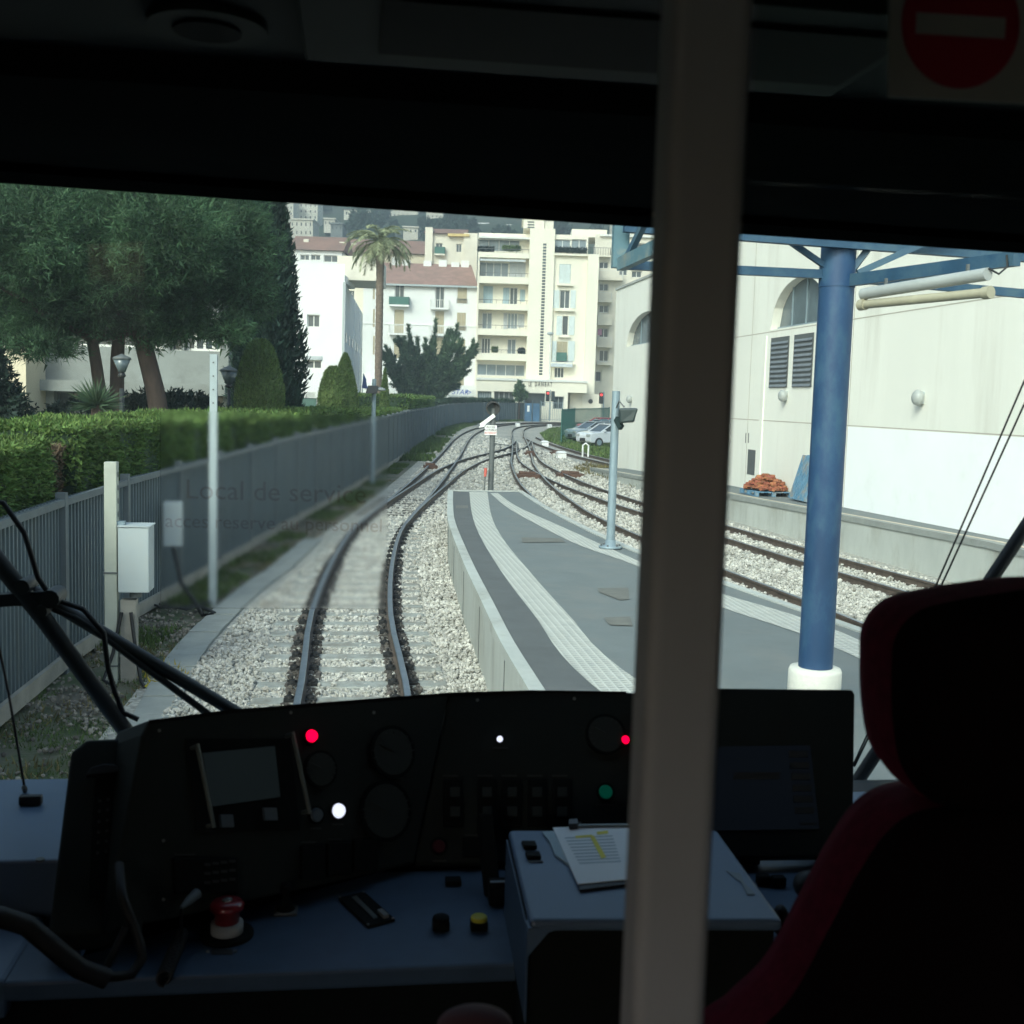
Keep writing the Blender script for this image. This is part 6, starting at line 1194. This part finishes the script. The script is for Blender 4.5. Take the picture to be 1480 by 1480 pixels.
c_ = zp(58, 1244, 1.868); MB().cyl((c_[0], c_[1], 1.868), (c_[0], c_[1], 1.872), .008).build('screw', 'iron', con)
# screen with two grab bars
rect('w', 283, 1068, 432, 1200, 0, .004, -14).build('screen_bezel', 'cab_black', con)
poly('w', [(305, 1166), (403, 1152), (395, 1079), (291, 1089)], .0045, .0065).build('display_screen', 'screen', con)
for (x0, y0, x1, y1) in ((275, 1078, 299, 1198), (412, 1061, 437, 1178)):
    a, b = pw(x0, y0)+Nw*.03, pw(x1, y1)+Nw*.03; mb = MB().cyl(a, b, .0042, n=12); mb.cyl(a+(b-a)*.03, a+(b-a)*.03-Nw*.03, .004, n=8).cyl(a+(b-a)*.97, a+(b-a)*.97-Nw*.03, .004, n=8); mb.build('grab_bar', 'bar_grey', con)
for (x0, y0) in ((326, 1187), (389, 1177)): rect('w', x0-10, y0-9, x0+9, y0+9, .0045, .012, -2).build('square_key', 'led_blue', con, bevel=.001)
for (pl, px, py, r, m, nm) in (('w', 449, 1064, 9, 'led_red', 'red_lamp'), ('w', 456, 1178, 10, 'led_blue', 'grey_lamp'), ('w', 488, 1172, 10.5, 'led_white', 'white_lamp'), ('c', 722, 1069, 4.5, 'led_white', 'small_white_lamp'), ('c', 903, 1070, 6, 'led_red', 'red_lamp'), ('c', 875, 1145, 10, 'led_green', 'green_lamp'), ('c', 634, 1224, 10, 'led_dark_red', 'dark_red_button')):
    ring_ = disc(pl, px, py, r*1.35, 0, .004).build(nm, 'cab_black', con); disc(pl, px, py, r, .004, .010, 20, r*.85).build('lens', m, ring_)
for (pl, px, py, r) in (('c', 566, 1087, 38), ('c', 556, 1172, 44), ('w', 462, 1112, 27), ('c', 875, 1062, 30)):
    pl = 'w' if px < 600 else 'c'; g_ = disc(pl, px, py, r, 0, .006, 30).build('gauge', 'cab_black', con); disc(pl, px, py, r*.86, .0062, .0072, 30).build('dial', 'cab_grey', g_)
for k, x in enumerate((640, 690, 725, 762, 798)): rect('c', x, 1128, x+28, 1196, 0, .010).build('switch_block', 'cab_black', con, bevel=.002)
rect('c', 668, 1212, 698, 1240, 0, .012).build('switch_block', 'cab_black', con, bevel=.002)
for k in range(3): rect('w', 432+k*38, 1222-k*4, 466+k*38, 1272-k*6, 0, .012).build('switch_block', 'cab_black', con, bevel=.002)
rad = rect('w', 250, 1240, 342, 1292, 0, .014, -3).build('radio', 'cab_black', con, bevel=.003)
for j in range(3):
    for k in range(4): rect('w', 290+k*12, 1248+j*13-k*1.6, 299+k*12, 1252+j*13-k*1.6, .0145, .0165).build('radio_key', 'key_grey', rad)
for (x0, y0, x1) in ((575, 1213, 600),): rect('c', x0, y0, x1, y0+3, .001, .003).build('label_strip', 'key_grey', con)
# legends, ticks and screws
for (pl, px, py, r) in (('w', 566, 1087, 38), ('w', 556, 1172, 44), ('w', 462, 1112, 27), ('c', 875, 1062, 30)):
    f, N = PL[pl]; tk = MB()
    for k in range(13):
        a = math.radians(-220+k*21.6); c0_, c1_ = f(px+math.cos(a)*r*.66, py+math.sin(a)*r*.66)+N*.0078, f(px+math.cos(a)*r*.8, py+math.sin(a)*r*.8)+N*.0078; tk.beam(c0_, c1_, .0012, .0012)
    a = math.radians(-150); tk.beam(f(px, py)+N*.0085, f(px+math.cos(a)*r*.6, py+math.sin(a)*r*.6)+N*.0085, .0018, .0014); tk.build('dial_marks', 'key_grey', con)
for k, (pl, x0, y0, w_) in enumerate((('c', 640, 1120, 22), ('c', 690, 1120, 22), ('c', 725, 1120, 22), ('c', 762, 1120, 22), ('c', 798, 1120, 22), ('c', 625, 1243, 20), ('c', 672, 1206, 20), ('w', 436, 1216, 20), ('w', 474, 1212, 20), ('w', 512, 1208, 20), ('w', 448, 1196, 16), ('w', 480, 1190, 16), ('c', 712, 1080, 22), ('c', 862, 1162, 24), ('w', 252, 1234, 30))): rect(pl, x0, y0, x0+w_, y0+2.5, .0005, .0015).build('legend_plate', 'key_grey', con)
for (pl, x, y) in (('w', 230, 1056), ('w', 420, 1030), ('w', 236, 1215), ('w', 540, 1030), ('c', 690, 1012), ('c', 830, 1010), ('c', 612, 1140), ('c', 838, 1190), ('w', 236, 1300)): disc(pl, x, y, 2.4, .0005, .002, 10).build('panel_screw', 'screw', con)
for j in range(2):
    for k in range(5): x = 644+k*38 if k < 1 else 690+(k-1)*36; rect('c', x+6, 1140+j*28, x+20, 1154+j*28, .0105, .017).build('rocker', 'cab_grey', con, bevel=.001)
# desk controls
c_ = pz(328, 1352); eb = thing('emergency_button', c_, 'red mushroom emergency stop button on a white and black collar on the desk', 'emergency button')
MB().lathe(c_, [(.048, 0), (.048, .006), (.03, .007)], 28).build('base_disc', 'cab_black', eb); MB().lathe(c_+Vector((0, 0, .007)), [(.029, 0), (.029, .018), (.022, .02)], 28).build('collar', 'sign_plate', eb)
MB().lathe(c_+Vector((0, 0, .024)), [(.022, 0), (.022, .024), (.03, .027), (.031, .034), (.026, .041), (.012, .043)], 28).build('mushroom', 'red_button', eb); MB().lathe(c_+Vector((0, 0, .067)), [(.010, 0), (.009, .002)], 16).build('cap_label', 'screw', eb)
for x in (300, 340): 
    c_ = pz(x, 1376); MB().cyl(c_, c_+Vector((0, 0, .003)), .003, n=10).build('screw', 'screw', con)
rect('d', 305, 1373, 336, 1380, .0005, .002).build('name_plate', 'key_grey', con)
sl_ = poly('d', [(532, 1343), (571, 1332), (526, 1292), (489, 1301)], 0, .006).build('slider_plate', 'cab_black', con, bevel=.001)
poly('d', [(540, 1333), (546, 1331), (515, 1300), (508, 1302)], .0065, .008).build('slot', 'chrome', sl_); poly('d', [(555, 1333), (562, 1331), (552, 1322), (545, 1324)], .0065, .013).build('knob', 'screw', sl_)
for (x, y) in ((532, 1341), (568, 1332), (491, 1301), (525, 1294)): c_ = pz(x, y)+Vector((0, 0, .006)); MB().cyl(c_, c_+Vector((0, 0, .002)), .0025, n=8).build('screw', 'screw', sl_)
for (x, y, m_, lab) in ((637, 1343, 'cab_black', 'black square push button on the blue desk'), (692, 1343, 'yellow_button', 'yellow topped push button on the blue desk')):
    c_ = pz(x, y); bb = thing('push_button', c_, lab, 'button'); MB().box((c_[0]-.016, c_[1]-.012, ZD), (c_[0]+.016, c_[1]+.014, ZD+.018)).build('housing', 'cab_black', bb, bevel=.003); MB().lathe((c_[0], c_[1], ZD+.018), [(.0155, 0), (.0155, .006), (.013, .008)], 22).build('cap', m_, bb)
c_ = pz(655, 1278); MB().box((c_[0]-.016, c_[1]-.012, ZD), (c_[0]+.016, c_[1]+.014, ZD+.012)).build('rocker_switch', 'cab_black', con, bevel=.002)
c_ = pz(413, 1318); jl = thing('joystick', c_, 'small black joystick in a square gaiter on the desk', 'joystick'); MB().box((c_[0]-.022, c_[1]-.02, ZD), (c_[0]+.022, c_[1]+.02, ZD+.006)).build('plate', 'iron', jl, bevel=.002); MB().lathe((c_[0], c_[1], ZD+.006), [(.018, 0), (.008, .015), (.006, .03), (.011, .038), (.009, .05)], 14).build('stick', 'cab_black', jl)
c_ = pz(722, 1305); tl = thing('throttle_lever', c_, 'black throttle lever with square grip beside the raised blue lectern', 'lever'); MB().box((c_[0]-.022, c_[1]-.015, ZD), (c_[0]+.022, c_[1]+.02, ZD+.045)).build('housing', 'cab_black', tl, bevel=.003); MB().box((c_[0]-.021, c_[1]-.012, ZD+.0455), (c_[0]+.021, c_[1]-.004, ZD+.048)).build('edge_strip', 'led_blue', tl)
MB().beam((c_[0]-.01, c_[1]+.03, ZD), (c_[0]-.02, c_[1]+.13, ZD+.13), .03, .03).build('arm', 'cab_black', tl, bevel=.004)
# microphone on coiled cord
a = yp(285, 1291, 2.02); b = yp(262, 1312, 1.98); mic = thing('microphone', b, 'small pale tipped gooseneck microphone with coiled black cord', 'microphone'); MB().tube([a, (a+b)/2, b], [.010, .008, .003], 10).build('tip', 'led_blue', mic)
cc = []; s0_, s1_ = zp(262, 1352, ZD+.02), zp(236, 1415, ZD+.01); s0_, s1_ = Vector(s0_), Vector(s1_)
for k in range(150): a_ = k*.75; p = s0_+(s1_-s0_)*(k/149); cc.append(p+Vector((math.cos(a_)*.011, math.sin(a_)*.004, math.sin(a_)*.011)))
MB().tube([b, s0_], .003, 6).build('cord', 'rubber', mic); MB().tube(cc, .0026, 5).build('coiled_cord', 'rubber', mic)
# telephone handset unit on the left
A1_, A2_, A3_ = Vector(yp(105, 1075, 2.2)), Vector(yp(208, 1060, 2.24)), Vector(yp(75, 1350, 1.95)); Np = (A2_-A1_).cross(A3_-A1_).normalized(); Np = -Np if Np.y > 0 else Np
PL['p'] = (lambda px, py: Vector(rp(px, py, A1_, Np)), Np)
ph = thing('cab_telephone', A3_, 'tall dark green cab telephone unit with keypad left of the console', 'telephone')
poly('p', [(70, 1352), (206, 1345), (213, 1064), (125, 1068), (103, 1086)], -.09, 0).build('housing', 'cab_panel', ph, bevel=.008, seg=3)
poly('p', [(128, 1300), (180, 1296), (190, 1110), (138, 1113)], .001, .006).build('keypad_plate', 'cab_black', ph, bevel=.002)
for j in range(6):
    for k in range(3): px, py = 144+k*12-j*.6, 1160+j*15-k*2; disc('p', px, py, 2.2, .0065, .009, 8).build('key', 'key_grey', ph)
poly('p', [(124, 1128), (172, 1122), (168, 1112), (150, 1110), (130, 1116)], .0062, .02).build('cradle', 'rubber', ph, bevel=.002)
# handset cable and black grab tube
D3 = lambda px, py, Y: yp(px, py, Y)
mb = MB().tube(crom([D3(-60, 1322, 1.75), D3(0, 1325, 1.78), D3(40, 1338, 1.8), D3(80, 1372, 1.8), D3(115, 1400, 1.82), D3(155, 1415, 1.83)], .03), .016, 12); tag(mb.build('grab_tube', 'rubber'), 'thick curved black tube handle across the lower left corner', 'handle')
mb = MB().tube(crom([D3(150, 1412, 1.85), D3(190, 1408, 1.88), D3(206, 1385, 1.9), D3(196, 1345, 1.92), D3(178, 1300, 1.93), D3(172, 1250, 2.0)], .02), .0085, 10); mb.tube(crom([D3(148, 1408, 1.86), D3(165, 1375, 1.88), D3(182, 1340, 1.9)], .03), .006, 8); tag(mb.build('handset_cord', 'rubber'), 'looped black handset cord hanging below the telephone', 'cord')
# lectern
ZL = 1.93; L4 = [zp(766, 1330, ZL), zp(1132, 1330, ZL), zp(1037, 1199, ZL), zp(735, 1199, ZL)]; lec = thing('lectern_box', (L4[0][0], L4[0][1], 1.7), 'raised blue topped box with a black front in the middle of the desk', 'desk box')
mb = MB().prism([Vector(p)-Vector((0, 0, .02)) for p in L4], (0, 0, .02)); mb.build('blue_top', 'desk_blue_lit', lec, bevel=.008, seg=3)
c = [Vector(p) for p in L4]; ins = .012; fr = [Vector((c[0].x, c[0].y+ins, 1.45)), Vector((c[1].x-.01, c[1].y+ins, 1.45)), Vector((c[2].x-.01, c[2].y, 1.45)), Vector((c[3].x, c[3].y, 1.45))]
MB().prism(fr, (0, 0, ZL-.021-1.45)).build('black_front', 'cab_black', lec); MB().prism([Vector((c[0].x-.003, c[0].y-.003, ZL-.06)), Vector((c[0].x+.03, c[0].y-.003, ZL-.02)), Vector((c[0].x+.06, c[0].y-.003, ZL-.012)), Vector((c[0].x-.003, c[0].y-.003, ZL-.012))], (0, .03, 0)).build('corner', 'desk_blue_lit', lec)
MB().prism([Vector((c[3].x-.004, c[3].y, 1.76)), Vector((c[3].x-.001, c[3].y, 1.76)), Vector((c[0].x-.001, c[0].y, 1.76)), Vector((c[0].x-.004, c[0].y, 1.76))], (0, 0, .15)).build('blue_side', 'desk_blue', lec)
PL['l'] = (lambda px, py: Vector(zp(px, py, ZL)), Vector((0, 0, 1)))
for (x0, y0, x1, y1) in ((757, 1221, 776, 1228), (762, 1236, 782, 1243)): rect('l', x0, y0, x1, y1, .0005, .008, -3).build('toggle', 'cab_black', lec)
for (x0, y0) in ((754, 1218), (760, 1232), (765, 1245)): rect('l', x0, y0, x0+20, y0+2.4, .0005, .002, -1).build('marking', 'key_grey', lec)
poly('l', [(1062, 1270), (1072, 1277), (1080, 1294), (1091, 1294), (1088, 1289), (1080, 1282), (1075, 1276), (1070, 1264), (1050, 1260)], .0005, .002).build('white_emblem', 'led_blue', lec)
# clipboard and papers
cb_ = thing('clipboard', zp(860, 1230, ZL), 'clipboard with black clip holding a printed sheet on the blue box', 'clipboard')
poly('l', [(838, 1290), (1000, 1270), (960, 1196), (806, 1200)], .001, .005).build('board', 'rubber', cb_)
poly('l', [(835, 1283), (995, 1268), (950, 1197), (799, 1201)], .0055, .007).build('sheet', 'paper', cb_); tag(poly('l', [(823, 1253), (802, 1238), (795, 1220), (783, 1205), (800, 1204), (822, 1250)], .0015, .0045).build('paper_scrap', 'paper_ink'), 'torn grey paper scraps sticking out left of the white sheet', 'paper')
for k in range(9): y = 1216+k*4.6; poly('l', [(816+k*2.6, y+1.2), (885+k*1.5, y-1.8), (885+k*1.5, y-3.0), (816+k*2.6, y+0)], .0073, .0075).build('printed_line', 'paper_ink', cb_)
poly('l', [(869, 1247), (876, 1245), (858, 1213), (852, 1214)], .0077, .0079).build('highlight', 'ink_yellow', cb_); poly('l', [(832, 1217), (856, 1215), (855, 1212), (831, 1214)], .0077, .0079).build('highlight', 'ink_yellow', cb_); poly('l', [(863, 1212), (879, 1210), (878, 1206), (862, 1208)], .0077, .0079).build('highlight', 'ink_yellow', cb_)
poly('l', [(822, 1204), (835, 1203), (834, 1196), (822, 1197)], .0075, .018).build('clip', 'clip', cb_)
c0_ = Vector(zp(825, 1194, ZL+.01)); MB().cyl(c0_, Vector(zp(950, 1192, ZL+.01)), .003, n=8).build('clip_bar', 'chrome', cb_)
# monitor on the right
mon = thing('monitor', pc(1130, 1240), 'large black flat monitor with six grey keys at the right of the console', 'monitor')
poly('c', [(910, 1247), (1218, 1243), (1221, 1238), (1225, 1012), (1221, 1005), (915, 1002)], .001, .045).build('housing', 'cab_panel', mon, bevel=.004)
f_, N_ = PL['c']
poly('c', [(990, 1207), (1173, 1204), (1160, 1085), (980, 1088)], .0455, .047).build('display_screen', 'screen_navy', mon)
for k in range(6): x = 1129+k*1.7; y = 1094+k*16; rect('c', x, y, x+27, y+9, .0475, .052).build('soft_key', 'key_grey', mon)
rect('c', 1050, 1124, 1115, 1134, .0473, .0485, 3).build('screen_text', mat('screen_text', (.025, .028, .03), .6), mon); rect('c', 1145, 1195, 1168, 1199, .0473, .0485).build('screen_text', 'key_grey', mon)
disc('c', 1198, 1236, 5, .0455, .049, 14).build('lock', 'screw', mon); disc('c', 1198, 1236, 2.6, .0492, .050, 10).build('keyhole', 'cab_black', mon)
# right hand controls
c_ = Vector(zp(1166, 1322, ZD)); jb = thing('control_ball', c_, 'round black control ball lever at the right by the seat', 'lever'); MB().cyl(c_, c_+Vector((0, 0, .05)), .008).build('stem', 'cab_black', jb); MB().ell(c_+Vector((0, 0, .06)), (.03, .03, .028), 20, 12).build('ball', 'rubber', jb)
for (x, y, lab) in ((1125, 1280, 'small black rocker switch on the right desk behind the ball lever'), (1103, 1278, 'tiny black switch nearest the blue box on the right desk')): c_ = Vector(zp(x, y, ZD)); tag(MB().box((c_[0]-.014, c_[1]-.01, ZD), (c_[0]+.014, c_[1]+.012, ZD+.02)).build('rocker_switch', 'cab_black', bevel=.003), lab, 'switch')
c_ = Vector(zp(1128, 1330, ZD+.03)); tag(MB().ell(c_, (.016, .02, .03), 14, 9).build('lever_knob', 'rubber'), 'oval black lever knob at the right corner of the blue box', 'knob')
# ceiling fittings
h = [zp(560, 92, 3.19), zp(945, 118, 3.19), zp(945, 30, 3.19), zp(565, 25, 3.19)]
v_ = thing('ceiling_vent', (.2, 1.5, 3.17), 'grey rectangular ceiling panel with a dark slot left of the door post', 'ceiling panel'); MB().box((-.07, 1.18, 3.165), (.62, 1.50, 3.189)).build('panel', 'cab_grey', v_, bevel=.004); MB().box((.02, 1.24, 3.160), (.6, 1.43, 3.1645)).build('slot', 'cab_black', v_)
c_ = zp(300, 30, 3.19); l_ = thing('ceiling_lamp', c_, 'unlit round recessed ceiling lamp at the upper left', 'ceiling lamp'); MB().cyl((c_[0], c_[1], 3.18), (c_[0], c_[1], 3.189), .07, n=28).build('ring', 'cab_grey', l_, bevel=.003); MB().cyl((c_[0], c_[1], 3.176), (c_[0], c_[1], 3.1795), .04, n=24).build('lens', 'cab_black', l_)
# door post
a0, a1 = yp(952, 0, .69)[0], yp(1093, 0, .65)[0]
t = thing('door_post', ((a0+a1)/2, .65, 1.0), 'thick grey vertical post of the cab door, out of focus right of centre', 'door post'); MB().box((a0, .65, 1.0), (a1, .69, 3.185)).build('post', 'door_grey', t, bevel=.008, seg=4)

# no entry sign on a glass pane
t = thing('no_entry_sign', yp(1388, 35, .9), 'round red no entry sign with white bar on a grey square plate', 'sign')
s = yp(1388, 35, .9); k_ = Vector((1, 0, -.012)).normalized(); MB().prism([yp(1284, 140, .9), yp(1520, 152, .9), yp(1520, -60, .9), yp(1286, -66, .9)], (0, .003, 0)).build('plate', 'sign_plate', t, bevel=.001)
MB().cyl((s[0], .8985, s[2]), (s[0], .8995, s[2]), .0505, n=48).build('red_disc', 'disc_red', t)
a, b = yp(1324, 33, .897), yp(1453, 41, .897); MB().beam(a, b, .0006, .0165).build('white_bar', 'sign_plate', t)
gt = thing('partition_pane', (.6, .905, 2.95), 'clear upper glass pane of the cab partition carrying the round sign', 'glass pane'); MB().box((a1+.09, .9035, 2.93), (1.6, .908, 3.185)).build('glass', 'side_glass', gt)
# driver's seat
st_ = thing('driver_chair', (.75, 1.2, 1.0), 'dark crimson velvet driver seat with large headrest at the right edge', 'seat')
YS = 1.15
def seatpoly(pts, y0, y1): return MB().prism([yp(px, py, y0) for px, py in pts], (0, y1-y0, 0))
def smooth_outline(pts, n=6):
    P = [np.array(p, float) for p in pts]; N = len(P); out = []
    for i in range(N):
        a, b, c, d = P[i-1], P[i], P[(i+1) % N], P[(i+2) % N]
        for k in range(n): t_ = k/n; out.append(.5*((2*b)+(c-a)*t_+(2*a-5*b+4*c-d)*t_*t_+(3*b-a-3*c+d)*t_**3))
    return out
hd = smooth_outline([(1251, 960), (1256, 905), (1288, 868), (1345, 852), (1400, 843), (1480, 834), (1560, 838), (1625, 870), (1640, 960), (1625, 1060), (1580, 1125), (1480, 1145), (1380, 1145), (1310, 1135), (1268, 1090), (1254, 1030)])
bk = smooth_outline([(990, 1530), (1050, 1460), (1110, 1400), (1165, 1300), (1205, 1225), (1248, 1165), (1300, 1138), (1400, 1128), (1520, 1125), (1620, 1150), (1650, 1220), (1570, 1255), (1500, 1285), (1455, 1355), (1435, 1400), (1500, 1530), (1300, 1600)])
def cushion(outl, y0, th, nm, bulge=.03):
    C = np.mean(outl, 0); rings = []
    for s_, dy in ((.4, -bulge), (.75, -bulge*.85), (.90, -bulge*.5), (.955, -.0*th), (.985, th*.12), (1.0, th*.4), (1.0, th*.7), (.97, th*.95), (.85, th)):
        rings.append([tuple(yp(*(C+(np.array(p)-C)*s_), y0+th*.7)+np.array([0, dy-th*.7, 0])) for p in outl])
    n = len(outl)
    def part(rr, name, m, cap0, cap1, par):
        V = [v for r_ in rr for v in r_]; F = [(i*n+k, i*n+(k+1) % n, (i+1)*n+(k+1) % n, (i+1)*n+k) for i in range(len(rr)-1) for k in range(n)]
        mb = MB().add(V, F, True)
        if cap0: mb.add(rr[0], [tuple(range(n))], True)
        if cap1: mb.add(rr[-1], [tuple(range(n))], True)
        return mb.build(name, m, par)
    o = part(rings[4:], nm, 'velvet', False, True, st_); part(rings[:5], 'shaded_front', 'velvet_shaded', True, False, o)  # front painted near black for its shade, crimson kept for the lit rim
cushion(bk, YS-.03, .11, 'backrest'); cushion(hd, YS-.04, .10, 'headrest')
c_ = yp(686, 1484, 1.0); MB().ell(c_, (.036, .03, .016), 20, 12).build('armrest', mat('armrest_red', (.10, .035, .045), .8), st_, label='dark red padded end of the armrest')
MB().cyl((.95, 1.3, 1.0), (.95, 1.3, 1.7), .06, n=16).build('pedestal', 'cab_black', st_)
# wipers and cables outside the windscreen
YW_ = 2.84
def wtube(nm, pts, r, lab, cat, m='rubber', n=10, step=.05): return tag(MB().tube(crom([yp(px, py, YW_+dy) for px, py, dy in pts], step), r, n).build(nm, m), lab, cat)
t = thing('wiper_arm', yp(100, 950, YW_), 'pair of crossing black wiper arms outside the left of the windscreen', 'wiper')
MB().tube([yp(-40, 765, YW_), yp(60, 890, YW_), yp(190, 1068, YW_)], [.022, .021, .02], 12).build('main_arm', 'rubber', t); MB().tube([yp(20, 838, YW_+.03), yp(345, 1032, YW_+.03)], .0165, 10).build('upper_link', 'black_metal', t)
MB().tube(crom([yp(-40, 868, YW_+.02), yp(40, 872, YW_+.02), yp(110, 893, YW_+.02), yp(210, 965, YW_+.02), yp(305, 1035, YW_+.02)], .05), .009, 8).build('lower_link', 'black_metal', t)
for (px, py, r) in ((78, 862, .022), (38, 845, .018), (65, 880, .015)): c_ = yp(px, py, YW_); MB().cyl(c_+[0, -.04, 0], c_+[0, .04, 0], r, n=12).build('pivot', 'black_metal', t)
MB().beam(yp(-40, 870, YW_), yp(75, 862, YW_), .03, .03).build('bracket', 'rubber', t)
wtube('washer_hose', [(-30, 720, 0), (5, 727, 0), (35, 770, 0), (55, 835, 0), (75, 865, 0), (120, 880, 0), (150, 915, 0), (156, 965, 0), (178, 1030, 0), (200, 1040, 0)], .0065, 'thin black washer hose curving around the left wiper arms', 'hose')
wtube('thin_cable', [(-5, 920, -.3), (12, 1000, -.3), (36, 1142, -.3)], .0028, 'thin black cord running down to a small bracket on the left shelf', 'cable')
a = yp(36, 1142, 2.54); b = zp(44, 1163, 1.868); t = thing('cable_bracket', b, 'small metal bracket holding the thin cord on the left shelf', 'bracket'); MB().cyl(a, (a[0]+.004, a[1]-.02, 1.885), .006, n=8).build('ferrule', 'screw', t); MB().box((b[0]-.022, b[1]-.01, 1.869), (b[0]+.024, b[1]+.008, 1.889)).build('clamp', 'rubber', t, bevel=.003)
t = thing('wiper_arm', yp(1350, 950, YW_), 'right black wiper arm running diagonally behind the driver seat', 'wiper'); MB().tube([yp(1500, 735, YW_), yp(1240, 1128, YW_)], .018, 10).build('main_arm', 'rubber', t); MB().tube([yp(1240, 1128, YW_), yp(1215, 1160, YW_)], .018, 10).build('foot', 'rubber', t)
for k, lab in ((0, 'left one of two thin rods slanting across the right of the windscreen'), (14, 'right one of two thin rods slanting across the right of the windscreen')):
    wtube('thin_rod', [(1490+k, 528+k*.3, 0), (1352+k*.55, 848, 0), (1232+k*.2, 1108, 0)], .0026, lab, 'rod', 'black_metal', 8, .3)
t = thing('nose_fairing', (0, 2.95, 1.7), 'pale curved outer nose of the train just below the windscreen', 'train nose')
mb = MB(); cs = np.linspace(-1.35, 1.68, 13)
for (xa, xb) in zip(cs[:-1], cs[1:]): 
    ya, yb_2 = 3.05-.12*(xa/1.4)**2, 3.05-.12*(xb/1.4)**2; mb.add([(xa, 2.73, 1.775), (xb, 2.73, 1.775), (xb, yb_2, 1.70), (xa, ya, 1.70), (xa, ya+.05, 1.2), (xb, yb_2+.05, 1.2)], [(0, 1, 2, 3), (3, 2, 5, 4)], True)
mb.build('shell', 'fairing', t)
